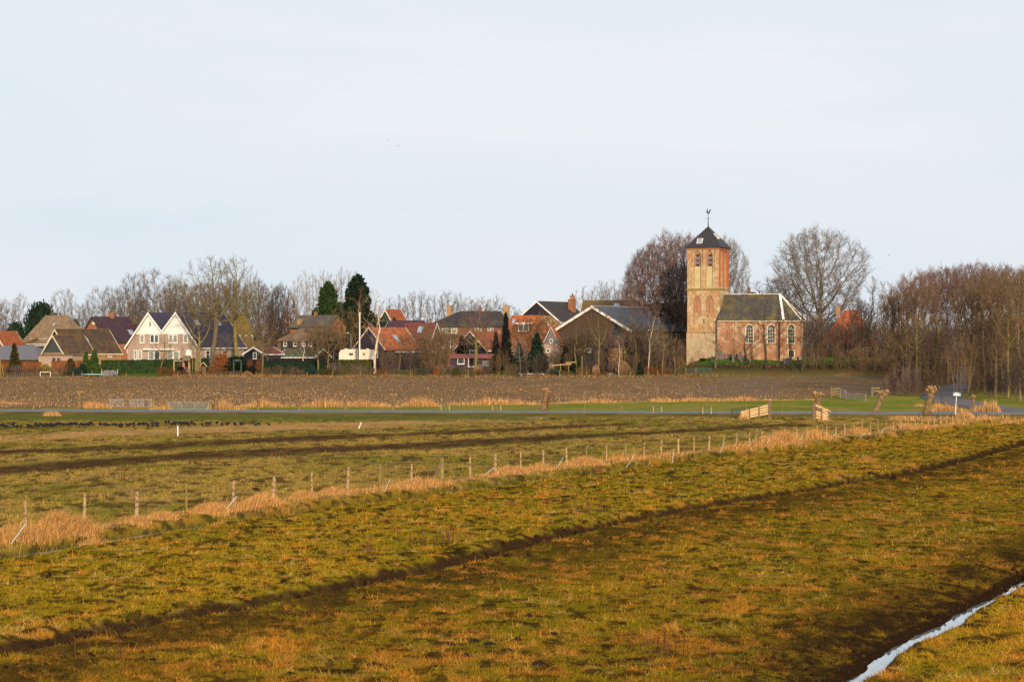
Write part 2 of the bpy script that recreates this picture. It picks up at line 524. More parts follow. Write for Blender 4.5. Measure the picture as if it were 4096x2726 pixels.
ROADC = (np.array([-90.0, -46, 0, 43, 90]), np.array([200.5, 198.2, 194.5, 190.3, 186.0]))      # X -> Y of the road's middle
ROADW = 1.6
MOUND = (47.5, 431.0)


def tx(line, X, Y): return X - np.interp(Y, line[0], line[1])


def hz(X, Y, fine=False):
    X = np.asarray(X, float); Y = np.asarray(Y, float)
    z = 1.1 * sstep(404, 440, Y)
    # churchyard mound with a steep front bank
    inx = sstep(27, 37, X) * (1 - sstep(68, 84, X))
    m = 0.25 * sstep(404, 408, Y) + 2.2 * sstep(408, 413.5, Y) + 0.9 * sstep(413.0, 420, Y)
    z = np.maximum(z, inx * m * (1 - 0.8 * sstep(470, 520, Y)))
    # side road climbs gently through the wood
    z = np.maximum(z, 2.4 * sstep(72, 84, X + 0 * Y) * sstep(300, 430, Y))
    # slight camber of the meadows, ditch by the fence, furrow, water ditch
    near = 1 - sstep(180, 188, Y)
    tf = tx(FENCE, X, Y)
    z = z + near * (0.10 * np.exp(-(tf / 1.1) ** 2) - 0.34 * np.exp(-((tf - 2.1) / 0.75) ** 4))
    tt = tx(TRENCH, X, Y)
    z = z + near * (-0.20 * np.exp(-(tt / 0.55) ** 4) + 0.07 * np.exp(-((tt + 1.1) / 0.5) ** 2) + 0.05 * np.exp(-((tt - 1.0) / 0.6) ** 2))
    wl = np.interp(Y, WDY, WDL); wr = np.interp(Y, WDY, WDR)
    sd = np.maximum(wl - X, X - wr)
    if fine: sd = sd + 0.16 * (fbm(X, Y, 0.9, 15, 2) - 0.5)
    inside = np.maximum(sd, 0)
    lb = 0.42 * sstep(0.0, 0.30, inside) + 0.58 * sstep(0.15, 1.8, inside)
    rise = np.where(wl - X > X - wr, lb, sstep(0.0, 0.40, inside))
    z = z - near * (Y < 180) * (0.36 * (1 - rise) + 0.3 * (1 - sstep(-0.28, 0.0, sd)))
    # roadside verge: shallow ditch in front of the reeds behind the road
    ry = np.interp(X, ROADC[0], ROADC[1])
    z = z + 0.12 * (1 - sstep(ROADW + 0.4, ROADW + 3.0, np.abs(Y - ry)))
    if fine:
        ta = near * (1 - (1 - sstep(0.15, 0.6, inside)) * 0.7)
        z = z + ta * (0.09 * (fbm(X, Y, 0.9, 3, 3) - 0.5) + 0.16 * (fbm(X, Y, 6, 8, 3) - 0.5))
        z = z + ta * (1 - sstep(70, 100, Y)) * 0.085 * (fbm(X, Y * 0.8, 0.45, 5, 2) - 0.5)
        mud = np.exp(-(tt / 0.8) ** 4)
        z = z + near * mud * 0.16 * (fbm(X, Y, 0.55, 31, 3) - 0.5)
        fieldm = sstep(226, 231, Y) * (1 - sstep(400, 405, Y))
        z = z + fieldm * (0.16 * (fbm(X, Y, 1.6, 21, 3) - 0.5))
    return z


def mix3(c, col, f):
    return c * (1 - f[:, None]) + np.array(col)[None, :] * f[:, None]


GREEN, OLIVE, STRAWC, ORANGE, MUD, DARK = (0.165, 0.122, 0.007), (0.255, 0.152, 0.012), (0.40, 0.235, 0.065), (0.360, 0.148, 0.020), (0.040, 0.021, 0.011), (0.022, 0.012, 0.006)


def ground_col(X, Y):
    n = len(X)
    c = np.tile(np.array(OLIVE), (n, 1))
    tf = tx(FENCE, X, Y); tt = tx(TRENCH, X, Y)
    wl = np.interp(Y, WDY, WDL); wr = np.interp(Y, WDY, WDR)
    ry = np.interp(X, ROADC[0], ROADC[1])
    big = fbm(X, Y, 14, 41, 3); mid = fbm(X, Y, 2.6, 42, 4); fin = fbm(X, Y, 0.5, 43, 3)
    stripe = fbm(X * 0.92 - Y * 0.39, (X * 0.39 + Y * 0.92) / 7.0, 2.2, 45, 3)     # runs with the mowing direction
    # near meadow: green and olive sward, orange tufts, dark gaps between the tussocks
    t1 = fbm(X, Y * 0.8, 0.26, 43, 3); t2 = fbm(X, Y * 0.8, 0.62, 47, 3); t3 = fbm(X, Y * 0.8, 0.34, 49, 3)
    c = mix3(c, GREEN, sstep(0.40, 0.60, 0.45 * big + 0.35 * mid + 0.2 * stripe + 0.02))
    c = mix3(c, ORANGE, 0.85 * sstep(0.52, 0.65, 0.68 * t2 + 0.17 * mid + 0.15 * stripe))
    c = mix3(c, STRAWC, 0.6 * sstep(0.58, 0.70, t3) * sstep(0.35, 0.6, 0.5 * big + 0.5 * mid))
    c = mix3(c, (0.048, 0.029, 0.006), 0.88 * (1 - sstep(0.36, 0.48, t1)))
    c = mix3(c, DARK, 0.85 * sstep(0.63, 0.72, fbm(X, Y * 0.8, 0.48, 51, 3)))
    # trampled strip on the camera side of the furrow
    tr = 1.25 * np.exp(-((tt - 1.7) / 1.5) ** 2)
    c = mix3(c, (0.050, 0.028, 0.007), np.clip(tr * sstep(0.36, 0.60, 0.6 * fbm(X, Y, 1.1, 53, 4) + 0.4 * t3), 0, 0.85))
    # ground poached by cattle: wide muddy reaches below the furrow and towards the water
    po = sstep(0.6, 1.6, tt) * (0.75 - 0.35 * sstep(3.5, 7.0, tt) + 0.45 * sstep(-5.0, -1.5, X - wl)) * (X < wl + .2)
    c = mix3(c, (0.066, 0.037, 0.007), np.clip(po, 0, 1) * sstep(0.36, 0.60, 0.5 * fbm(X, Y * 0.7, 1.7, 54, 4) + 0.5 * t1) * 0.85)
    c = mix3(c, ORANGE, 0.8 * np.clip(po, 0, 1) * sstep(0.58, 0.68, 0.5 * t2 + 0.5 * t3))
    near = (Y < 184)
    edge = 0.30 * (fbm(X, Y, 0.5, 55, 3) - 0.5)
    c = mix3(c, (0.034, 0.018, 0.009), np.where(near, 0.97 * (1 - sstep(0.48, 0.68, np.abs(tt + 0.05 + edge))), 0) * (0.8 + 0.2 * sstep(0.35, 0.5, fin)))
    # muddy banks of the water ditch
    dl = wl - X
    bm = np.where(near, sstep(-0.5, 0.1, dl) * (1 - sstep(0.8, 3.4, dl)), 0)
    c = mix3(c, DARK, bm * (0.12 + 0.8 * sstep(0.40, 0.60, 0.5 * fbm(X, Y, 0.9, 57, 4) + 0.5 * t3)))
    c = mix3(c, DARK, np.where(near, sstep(-0.5, -0.1, dl) * (1 - sstep(0.22, 0.42, dl + 0.3 * (fin - 0.5))), 0))
    dr = X - wr
    c = mix3(c, MUD, np.where(near, 0.8 * sstep(-0.4, 0.0, dr) * (1 - sstep(0.2, 0.55, dr)), 0))
    c = mix3(c, ORANGE, np.where(near, 0.35 * sstep(0.3, 0.8, dr) * sstep(0.42, 0.62, t2), 0))
    # far meadow beyond the fence: greyer green, dark specks
    fm = sstep(-0.6, -1.6, tf) * (Y < 215)
    cf = np.tile(np.array((0.260, 0.168, 0.036)), (n, 1))
    cf = mix3(cf, (0.165, 0.132, 0.020), sstep(0.42, 0.62, fbm(X, Y, 5, 61, 4)))
    cf = mix3(cf, (0.245, 0.150, 0.050), 0.8 * sstep(0.50, 0.64, 0.5 * fbm(X, Y * .6, 0.6, 64, 3) + 0.5 * fbm(X, Y, 2.2, 63, 4)))
    cf = mix3(cf, (0.062, 0.040, 0.014), 0.8 * (1 - sstep(0.33, 0.46, fbm(X, Y * 0.5, 0.40, 66, 3))))
    cf = mix3(cf, MUD, 0.7 * sstep(0.60, 0.70, fbm(X * 1.0, Y * 0.45, 0.8, 65, 4)))
    st = (X - np.interp(Y, STRAW[0], STRAW[1])) * 0 + Y - np.interp(X, np.sort(STRAW[1]), STRAW[0][np.argsort(STRAW[1])])
    w = 9 + 7 * (fbm(X, Y, 12, 67, 3) - 0.5)
    inx = (X < 3) * 1.0
    cf = mix3(cf, (0.34, 0.190, 0.070), inx * 0.95 * (1 - sstep(w * 0.5, w, np.abs(st))) * (0.35 + 0.65 * sstep(0.33, 0.55, fbm(X, Y * 0.6, 2.4, 69, 4))))
    cf = mix3(cf, (0.085, 0.100, 0.022), 0.85 * sstep(173, 181, Y + 5 * (big - 0.5)) * (X < 3) * sstep(0.3, 0.5, mid + 0.12))
    for (line, hw, lo, hi) in ((BANDA, 6.6, -60, 22), (BANDB, 5.0, -60, 9)):
        ya = np.interp(X, np.sort(line[1]), line[0][np.argsort(line[1])])
        wob = 3.4 * (fbm(X, Y * 0.5, 3.0, 71, 5, 0.7) - 0.5)
        hwx = hw * (0.75 + 0.7 * (fbm(X, X * 0, 7, 73, 2) - 0.3)) * (1 - 0.45 * sstep(-12, 18, X))
        cf = mix3(cf, (0.056, 0.029, 0.015), (0.72 + 0.24 * sstep(0.4, 0.55, fbm(X, Y * .5, 0.8, 72, 3))) * (1 - sstep(hwx * 0.5, hwx * 1.15, np.abs(Y - ya + wob))) * ((X > lo) & (X < hi)))
    c = c * (1 - fm[:, None]) + cf * fm[:, None]
    # dry strip along the fence
    fs = np.where(Y < 190, np.exp(-((tf - 0.05) / (0.55 + 0.5 * mid)) ** 2), 0) * (0.45 + 0.55 * sstep(0.38, 0.55, fbm(X, Y, 1.2, 59, 3)))
    c = mix3(c, (0.33, 0.19, 0.075), 0.9 * fs)
    gd_ = np.where(Y < 150, np.exp(-((tf - 2.1) / 0.8) ** 4), 0)
    c = mix3(c, (0.042, 0.046, 0.012), 0.8 * gd_ * (Y < 110))
    c = mix3(c, (0.042, 0.040, 0.012), 0.45 * gd_ * (Y >= 110))
    # road verges
    vg = (1 - sstep(5.0, 8.5, np.abs(Y - ry) + 2.5 * (mid - 0.5)))
    c = mix3(c, (0.165, 0.11, 0.035), vg * (Y < ry) * 0.8)
    c = mix3(c, (0.10, 0.078, 0.02), vg * (Y < ry) * sstep(0.4, 0.6, mid))
    bk = ((Y > ry) & (Y < 300)) * 1.0
    gg = mix3(np.tile(np.array((0.200, 0.175, 0.034)), (n, 1)), (0.135, 0.152, 0.022), sstep(0.35, 0.65, fbm(X, Y * 0.5, 3, 75, 4)))
    gg = mix3(gg, (0.24, 0.16, 0.06), 0.6 * sstep(0.58, 0.72, fbm(X, Y * 0.5, 2.0, 77, 3)))
    c = c * (1 - bk[:, None]) + gg * bk[:, None]
    # ploughed maize field
    fnear = np.interp(X, [-80, -45, -28, -11, 3, 31, 40, 62, 70], [204, 210, 216, 219, 229, 246, 258, 285, 330])
    ff = sstep(0, 2.0, Y - fnear + 2 * (mid - 0.5)) * (1 - sstep(403, 406, Y + 1.5 * (mid - 0.5))) * (1 - sstep(64, 69, X - 0.02 * (Y - 300)))
    pf = np.tile(np.array((0.205, 0.122, 0.060)), (n, 1))
    pf = mix3(pf, (0.148, 0.090, 0.048), sstep(0.36, 0.64, fbm(X, Y * 0.35, 1.0, 81, 4)))
    pf = mix3(pf, (0.19, 0.120, 0.068), 0.6 * sstep(0.48, 0.66, fbm(X, Y * 0.3, 1.2, 83, 3)) * (1 - sstep(20, 40, X)))
    pf = mix3(pf, (0.150, 0.112, 0.088), 0.5 * sstep(0.45, 0.65, fbm(X, Y * 0.25, 9, 85, 4)) * sstep(8, 35, X))
    c = c * (1 - ff[:, None]) + pf * ff[:, None]
    # village greens and the churchyard
    vl = sstep(403, 406, Y)
    vc = mix3(np.tile(np.array((0.072, 0.118, 0.020)), (n, 1)), (0.10, 0.080, 0.030), sstep(0.42, 0.62, fbm(X, Y, 6, 87, 4)))
    vc = mix3(vc, (0.19, 0.115, 0.045), (1 - sstep(405, 408.5, Y)) * 0.8)
    bank = sstep(30, 36, X) * sstep(406, 408.5, Y) * (1 - sstep(414, 416.5, Y))
    vc = mix3(vc, (0.035, 0.024, 0.016), bank * 0.95)
    vc = mix3(vc, (0.060, 0.120, 0.016), sstep(30, 36, X) * sstep(415, 417, Y) * 0.85)
    vc = mix3(vc, (0.06, 0.045, 0.03), sstep(445, 470, Y) * 0.8)
    c = c * (1 - vl[:, None]) + vc * vl[:, None]
    # leaf litter under the wood on the side road
    wd = sstep(58, 66, X) * sstep(215, 240, Y)
    wd = wd * (1 - 0 * vl)
    c = mix3(c, (0.10, 0.058, 0.028), 0.8 * wd * sstep(0.3, 0.55, mid + 0.05))
    return np.clip(c, 0.004, 0.9)


rows = np.concatenate([np.linspace(2, 35, 34), gd(np.arange(2900, 1640, -2.6)), gd(np.arange(1640, 1500, -1.7)), np.linspace(431, 520, 40), np.geomspace(540, 9000, 14)])
us = np.concatenate([np.linspace(-0.42, -0.236, 40)[:-1], np.arange(-0.236, 0.236, 3.9 / F), np.linspace(0.236, 0.42, 40)])
GY, GU = np.meshgrid(rows, us, indexing='ij')
GX = GU * GY
side = np.zeros(len(us)); side[:14] = -np.geomspace(160, 1.5, 14); side[-14:] = np.geomspace(1.5, 160, 14)
GX = GX + side[None, :]
gx, gy = GX.ravel(), GY.ravel()
gz = hz(gx, gy, True)
nr, nc = GY.shape
idx = np.arange(nr * nc).reshape(nr, nc)
quads = np.stack([idx[:-1, :-1], idx[:-1, 1:], idx[1:, 1:], idx[1:, :-1]], -1).reshape(-1)
gme = fastmesh("ground", np.stack([gx, gy, gz], 1), quads, 4, ground_col(gx, gy), smooth=True)
gme.materials.append(M['vgrass'])
ground = link("ground", gme)
ground["kind"] = "structure"
ground["label"] = "olive and straw coloured meadow land with furrows and a ploughed field"


# ------------------------------------------------------------------ roads
def strip(name, pts, w, m, lift=0.03, z=None):
    """pts: list of (X, Y); a slab of road laid over the terrain"""
    P = np.array(pts, float)
    out = []
    for i in range(len(P) - 1):
        k = max(2, int(np.hypot(*(P[i + 1] - P[i])) / 2.5))
        for j in range(k): out.append(P[i] + (P[i + 1] - P[i]) * j / k)
    out.append(P[-1]); P = np.array(out)
    for _ in range(6): P[1:-1] = (P[:-2] + 2 * P[1:-1] + P[2:]) / 4
    T = np.gradient(P, axis=0); T /= np.linalg.norm(T, axis=1)[:, None]
    Nn = np.stack([-T[:, 1], T[:, 0]], 1)
    mb = MB()
    offs = (-w / 2, -w / 6, w / 6, w / 2)
    zz = hz(P[:, 0], P[:, 1]) + lift
    V = []
    for i in range(len(P)):
        for k, o in enumerate(offs):
            q = P[i] + Nn[i] * o
            V.append((q[0], q[1], max(zz[i], float(hz(q[0], q[1])) + lift) + (0.04 if 0 < k < 3 else 0)))
        for o, s in ((-w / 2 - 0.05, 0), (w / 2 + 0.05, 0)):
            q = P[i] + Nn[i] * o
            V.append((q[0], q[1], zz[i] - 0.25))
    Fs = []
    for i in range(len(P) - 1):
        a, b = i * 6, (i + 1) * 6
        for k in range(3): Fs.append((a + k, a + k + 1, b + k + 1, b + k))
        Fs.append((a + 4, a, b, b + 4)); Fs.append((a + 3, a + 5, b + 5, b + 3))
    mb.add(V, Fs)
    o = mb.build(name, m, smooth=True)
    o["kind"] = "structure"
    return o


M['asphalt'] = m_simple('worn_asphalt', (0.115, 0.125, 0.145), (0.085, 0.092, 0.105), 0.5, 0.55)
M['asphalt2'] = m_simple('grey_lane_asphalt', (0.135, 0.113, 0.113), (0.10, 0.085, 0.085), 0.4, 0.95)
road = strip("road", list(zip(ROADC[0], ROADC[1])), 2 * ROADW, M['asphalt'], 0.10)


def gp(px, py, z=0.0):
    d = gd(py, z)
    return (wx(px, d), d)


lane = strip("lane", [gp(4300, 1668), gp(4096, 1647), gp(4000, 1637), gp(3900, 1622), gp(3810, 1606), gp(3758, 1588), gp(3772, 1572), gp(3822, 1552),
                      gp(3868, 1535), (71.0, 352.0), (76.5, 385.0), (86, 425)], 4.6, M['asphalt2'], 0.06)

# ------------------------------------------------------------------ water
def f_w(nt, p):
    p.inputs['Base Color'].default_value = (0.36, 0.41, 0.46, 1)
    p.inputs['Metallic'].default_value = 0.6
    p.inputs['Roughness'].default_value = 0.03
M['water'] = mat('still_ditch_water', f_w)
mb = MB()
ys = np.concatenate([np.arange(30, 64, 0.5), np.arange(64, 150, 4.0)])
V = []
for y in ys:
    l = np.interp(y, WDY, WDL) - 0.25; r = np.interp(y, WDY, WDR) + 0.25
    V += [(l, y, -0.36), (r, y, -0.36)]
mb.add(V, [(2 * i, 2 * i + 1, 2 * i + 3, 2 * i + 2) for i in range(len(ys) - 1)])
wd_ = mb.build("ditch_water", M['water'])
wd_["kind"] = "structure"
mb = MB(); V = []
ys = np.arange(55, 112, 1.0)
for y in ys:
    c_ = np.interp(y, FENCE[0], FENCE[1]) + 2.15
    V += [(c_ - 0.4, y, -0.235), (c_ + 0.4, y, -0.235)]
mb.add(V, [(2 * i, 2 * i + 1, 2 * i + 3, 2 * i + 2) for i in range(len(ys) - 1)])
fw_ = mb.build("fence_ditch_water", M['water'])
fw_["kind"] = "structure"


# ------------------------------------------------------------------ grass as real blades
def blades(name, X, Y, h, w, col, lean=0.35, segs=1, z=None, wind=0.0):
    n = len(X)
    a = RNG.uniform(0, 2 * math.pi, n)
    Z = (hz(X, Y, True) if z is None else z) - 0.01
    la = RNG.uniform(0, 2 * math.pi, n)
    lm = np.abs(RNG.normal(0, lean, n)) * h
    tipx = X + np.cos(la) * lm + wind * h; tipy = Y + np.sin(la) * lm
    dx = np.cos(a) * w / 2; dy = np.sin(a) * w / 2 * 0.6
    col2 = np.clip(col * RNG.uniform(0.55, 1.5, (n, 1)), 0, 0.9)
    if segs == 1:
        V = np.empty((n, 3, 3), np.float32)
        V[:, 0] = np.stack([X - dx, Y - dy, Z], 1); V[:, 1] = np.stack([X + dx, Y + dy, Z], 1)
        V[:, 2] = np.stack([tipx, tipy, Z + h], 1)
        k = 3; fc = np.arange(n * 3)
        cc = np.repeat(col2, 3, 0)
        Vv = V.reshape(-1, 3)
    else:
        V = np.empty((n, 5, 3), np.float32)
        mxp = X + (tipx - X) * 0.35; myp = Y + (tipy - Y) * 0.35
        V[:, 0] = np.stack([X - dx, Y - dy, Z], 1); V[:, 1] = np.stack([X + dx, Y + dy, Z], 1)
        V[:, 2] = np.stack([mxp - dx * .8, myp - dy * .8, Z + h * 0.68], 1); V[:, 3] = np.stack([mxp + dx * .8, myp + dy * .8, Z + h * 0.68], 1)
        V[:, 4] = np.stack([tipx, tipy, Z + h * RNG.uniform(0.8, 1.0, n)], 1)
        b = np.arange(n)[:, None] * 5
        fc = np.concatenate([b + np.array([[0, 1, 3]]), b + np.array([[0, 3, 2]]), b + np.array([[2, 3, 4]])]).reshape(-1)
        k = 3; cc = np.repeat(col2, 5, 0); Vv = V.reshape(-1, 3)
    me = fastmesh(name, Vv, fc, k, cc)
    me.materials.append(M['vblade'])
    o = link(name, me)
    o["kind"] = "stuff"
    return o


def tufts(n, per, ylo, yhi, ulo=-0.33, uhi=0.33, rad=0.07):
    """tuft centres spread evenly over the view, several blades each"""
    py = RNG.uniform(ylo, yhi, n)
    d = gd(py)
    X = RNG.uniform(ulo, uhi, n) * d
    Xr = np.repeat(X, per); Yr = np.repeat(d, per)
    r = rad * np.repeat(np.sqrt(d / 60), per)
    return Xr + RNG.normal(0, 1, n * per) * r, Yr + RNG.normal(0, 1, n * per) * r


X, Y = tufts(95000, 8, 1665, 2860)
tf = tx(FENCE, X, Y); tt = tx(TRENCH, X, Y)
wl_ = np.interp(Y, WDY, WDL); wr_ = np.interp(Y, WDY, WDR)
keep = (np.abs(tt + 0.1) > 0.56) & ~((X > wl_ - 0.12) & (X < wr_ + 0.12)) & (np.abs(tf - 2.1) > 0.45)
ry = np.interp(X, ROADC[0], ROADC[1]); keep &= (Y < ry - 3.2)
X, Y = X[keep], Y[keep]
c = ground_col(X, Y)
lum = c.mean(1)
c = c * 1.18
h = RNG.gamma(4, 0.0095, len(X)) * (0.5 + 1.0 * np.clip(lum / 0.09, 0.3, 1.8)) * (0.75 + 0.25 * np.sqrt(Y / 50))
h = h * np.where((Y > 150) & (X < -5), 0.55, 1.0)
w = RNG.uniform(0.010, 0.022, len(X)) * np.sqrt(Y / 45)
g = blades("meadow_grass", X, Y, h, w, c, 1.3)
g["label"] = "short olive and orange winter grass growing over the meadows"

# long dry grass along the fence ditch
n = 40000
Yc = gd(RNG.uniform(1690, 2260, 2600)); tc_ = RNG.normal(0.15, 0.36, 2600) + np.where(RNG.random(2600) < 0.25, 0.5, 0)
dens = fbm(Yc * 1.0, Yc * 0 + 3, 3.4, 91, 3)
pk = RNG.choice(2600, n, p=(np.clip(dens - 0.3, 0.02, 1) ** 1.6) / np.sum(np.clip(dens - 0.3, 0.02, 1) ** 1.6))
Y = Yc[pk] + RNG.normal(0, 0.22, n); X = np.interp(Y, FENCE[0], FENCE[1]) + tc_[pk] + RNG.normal(0, 0.18, n)
bigt = np.clip(dens[pk] - 0.3, 0, 1)
h = RNG.gamma(2.2, 0.053, n) * (0.25 + 2.7 * bigt) * np.where(Y > 100, 1.25, 1.0)
c = np.array((0.48, 0.25, 0.085)) * RNG.uniform(0.7, 1.25, (n, 1)) * np.where(RNG.random((n, 1)) < 0.2, np.array([[0.62, 0.6, 0.45]]), 1)
g = blades("dry_grass", X, Y, h, RNG.uniform(0.006, 0.013, n) * np.sqrt(Y / 70), c, 0.55, 2, wind=0.2)
g["label"] = "long pale straw grass hanging over the ditch along the posts"

# the big hummock of straw by the second post, and a few smaller ones
hx, hy, hh = [], [], []
for (px, py, r, hgt, k) in ((215, 2125, 0.50, 0.52, 3000), (300, 2132, 0.52, 0.50, 3000), (370, 2146, 0.36, 0.30, 1300), (545, 2098, 0.45, 0.32, 1100), (650, 2080, 0.5, 0.33, 1300), (835, 2058, 0.55, 0.45, 1700),
                            (880, 2075, 0.4, 0.32, 900), (1040, 2020, 0.6, 0.48, 1800), (1210, 2000, 0.5, 0.42, 1300), (1330, 1985, 0.5, 0.4, 1200), (1660, 1945, 0.7, 0.45, 1400), (2040, 1900, 0.8, 0.45, 1500),
                            (2150, 1885, 0.7, 0.4, 1200), (2330, 1862, 0.9, 0.5, 1600), (3120, 1775, 1.2, 0.8, 2600), (3060, 1782, 1.0, 0.6, 1600), (3250, 1760, 1.2, 0.7, 1900), (3420, 1738, 1.0, 0.6, 1300), (3600, 1718, 1.0, 0.5, 1000)):
    x0, y0 = gp(px, py)
    k = int(k * 1.8); q = RNG.normal(0, r * 0.5, k); hx.append(x0 + q)
    q2 = RNG.normal(0, r * 0.5, k); hy.append(y0 + q2)
    hh.append(hgt * np.clip(1 - (q ** 2 + q2 ** 2) / (1.6 * r) ** 2, 0.25, 1) * RNG.gamma(3.0, 0.25, k).clip(0.15, 1.5) * (0.95 if px < 400 else 0.72))
X = np.concatenate(hx); Y = np.concatenate(hy); h = np.concatenate(hh); n = len(X)
c = np.array((0.49, 0.26, 0.090)) * RNG.uniform(0.65, 1.3, (n, 1))
g = blades("straw_hummocks", X, Y, h, RNG.uniform(0.006, 0.013, n) * np.sqrt(Y / 70), c, 0.60, 2, wind=0.35)
g["label"] = "shaggy hummocks of bleached straw grass beside the fence posts"

# reeds behind the road and on the corner by the road sign
pr = []
def reed_run(x0, x1, y0, y1, dpt, n, hlo, hhi, seed):
    """reeds standing along a strip seen from px x0..x1 at row y0..y1"""
    px = RNG.uniform(x0, x1, n); py = y0 + (y1 - y0) * (px - x0) / (x1 - x0)
    d = gd(py) + RNG.uniform(-dpt / 2, dpt / 2, n)
    X = wx(px, d)
    m = fbm(X, X * 0 + seed, 2.2, seed, 3)
    k = RNG.random(n) < np.clip((m - 0.2) * 2.2, 0.25, 1)
    ed = np.minimum(px - x0, x1 - px) / max(0.2 * (x1 - x0), 16); px_n = np.clip(ed * 0.9 + 0.1, 0.1, 1)
    hh_ = RNG.uniform(hlo, hhi, n) * (0.28 + 1.3 * np.clip(m - 0.15, 0, 1)) * px_n * RNG.uniform(0.55, 1.1, n)
    pr.append((X[k], d[k], hh_[k]))
reed_run(-400, 200, 1612, 1615, 6, 1600, 0.2, 0.5, 101)
reed_run(300, 450, 1630, 1632, 3, 1500, 0.9, 1.5, 102)
reed_run(450, 640, 1632, 1632, 3, 500, 0.3, 0.9, 103)
reed_run(590, 700, 1640, 1642, 3, 900, 0.5, 1.2, 103)
reed_run(820, 1000, 1638, 1638, 3, 1500, 0.7, 1.4, 104)
reed_run(880, 1600, 1626, 1626, 4, 5200, 0.6, 1.3, 105)
reed_run(1580, 1760, 1624, 1624, 4, 1500, 0.7, 1.4, 106)
reed_run(1700, 2180, 1622, 1616, 5, 3400, 0.4, 1.1, 107)
reed_run(2180, 3280, 1612, 1598, 5, 6500, 0.35, 0.8, 108)
reed_run(170, 245, 1662, 1662, 3, 600, 0.5, 0.9, 109)
reed_run(3870, 4010, 1652, 1655, 6, 5200, 1.2, 2.1, 110)
reed_run(3700, 3880, 1645, 1650, 6, 2600, 0.6, 1.3, 111)
reed_run(3550, 4200, 1672, 1690, 10, 3500, 0.3, 0.7, 112)
reed_run(3820, 3900, 1668, 1675, 5, 1300, 0.6, 1.3, 113)
reed_run(3650, 3780, 1622, 1630, 4, 1200, 0.5, 1.0, 114)
reed_run(2950, 3000, 1672, 1674, 2, 250, 0.3, 0.9, 115)
reed_run(3230, 3340, 1676, 1684, 2, 300, 0.2, 0.4, 116)
X = np.concatenate([p[0] for p in pr]); Y = np.concatenate([p[1] for p in pr]); h = np.concatenate([p[2] for p in pr]); n = len(X)
ry = np.interp(X, ROADC[0], ROADC[1]); k = np.abs(Y - ry) > 2.9
X, Y, h = X[k], Y[k], h[k]; n = len(X)
c = np.array((0.42, 0.225, 0.090)) * RNG.uniform(0.65, 1.3, (n, 1))
g = blades("reeds", X, Y, h * RNG.uniform(0.6, 1.15, n), RNG.uniform(0.016, 0.036, n), c, 0.16, 2)
g["label"] = "straw coloured dead reeds standing behind the road"

# maize stubble on the ploughed field
n = 42000
py = RNG.uniform(1506, 1628, n); Y = gd(py); X = RNG.uniform(-0.29, 0.20, n) * Y
fnear = np.interp(X, [-80, -45, -28, -11, 3, 31, 40, 62, 70], [204, 210, 216, 219, 229, 246, 258, 285, 330])
keep = (Y > fnear + 2) & (X < 60) & (RNG.random(n) < np.interp(X, [-100, 5, 30, 60], [1, 0.9, 0.3, 0.12]) * np.clip(1.8 * fbm(X, Y * 0.3, 10, 121, 3) - 0.25, 0.1, 1))
X, Y = X[keep], Y[keep]; n = len(X)
c = np.array((0.43, 0.255, 0.125)) * RNG.uniform(0.5, 1.15, (n, 1))
g = blades("maize_stubble", X, Y, RNG.uniform(0.08, 0.26, n), RNG.uniform(0.03, 0.08, n), c, 0.9, 1)
g["label"] = "pale maize stubble scattered over the ploughed field"

# rank growth along the far edge of the field and over the churchyard bank
n = 30000
X = RNG.uniform(-110, 85, n); Y = 405.5 + RNG.normal(0, 1.0, n) + np.where((X > 30), RNG.uniform(0, 6, n), 0)
m = fbm(X, Y, 3.5, 131, 3)
keep = RNG.random(n) < np.clip((m - 0.3) * 2.5, 0.1, 1) * np.where(X > 30, 0.6, 0.8)
X, Y, m = X[keep], Y[keep], m[keep]; n = len(X)
c = np.where((RNG.random((n, 1)) < 0.5), np.array([[0.30, 0.16, 0.07]]), np.array([[0.15, 0.09, 0.05]])) * RNG.uniform(0.6, 1.3, (n, 1))
g = blades("rank_undergrowth", X, Y, RNG.uniform(0.2, 0.65, n) * (0.5 + m) * np.where(X < -60, 0.45, 1.0), RNG.uniform(0.05, 0.12, n), c, 0.5, 1)
g["label"] = "brown rank undergrowth along the far edge of the ploughed field"

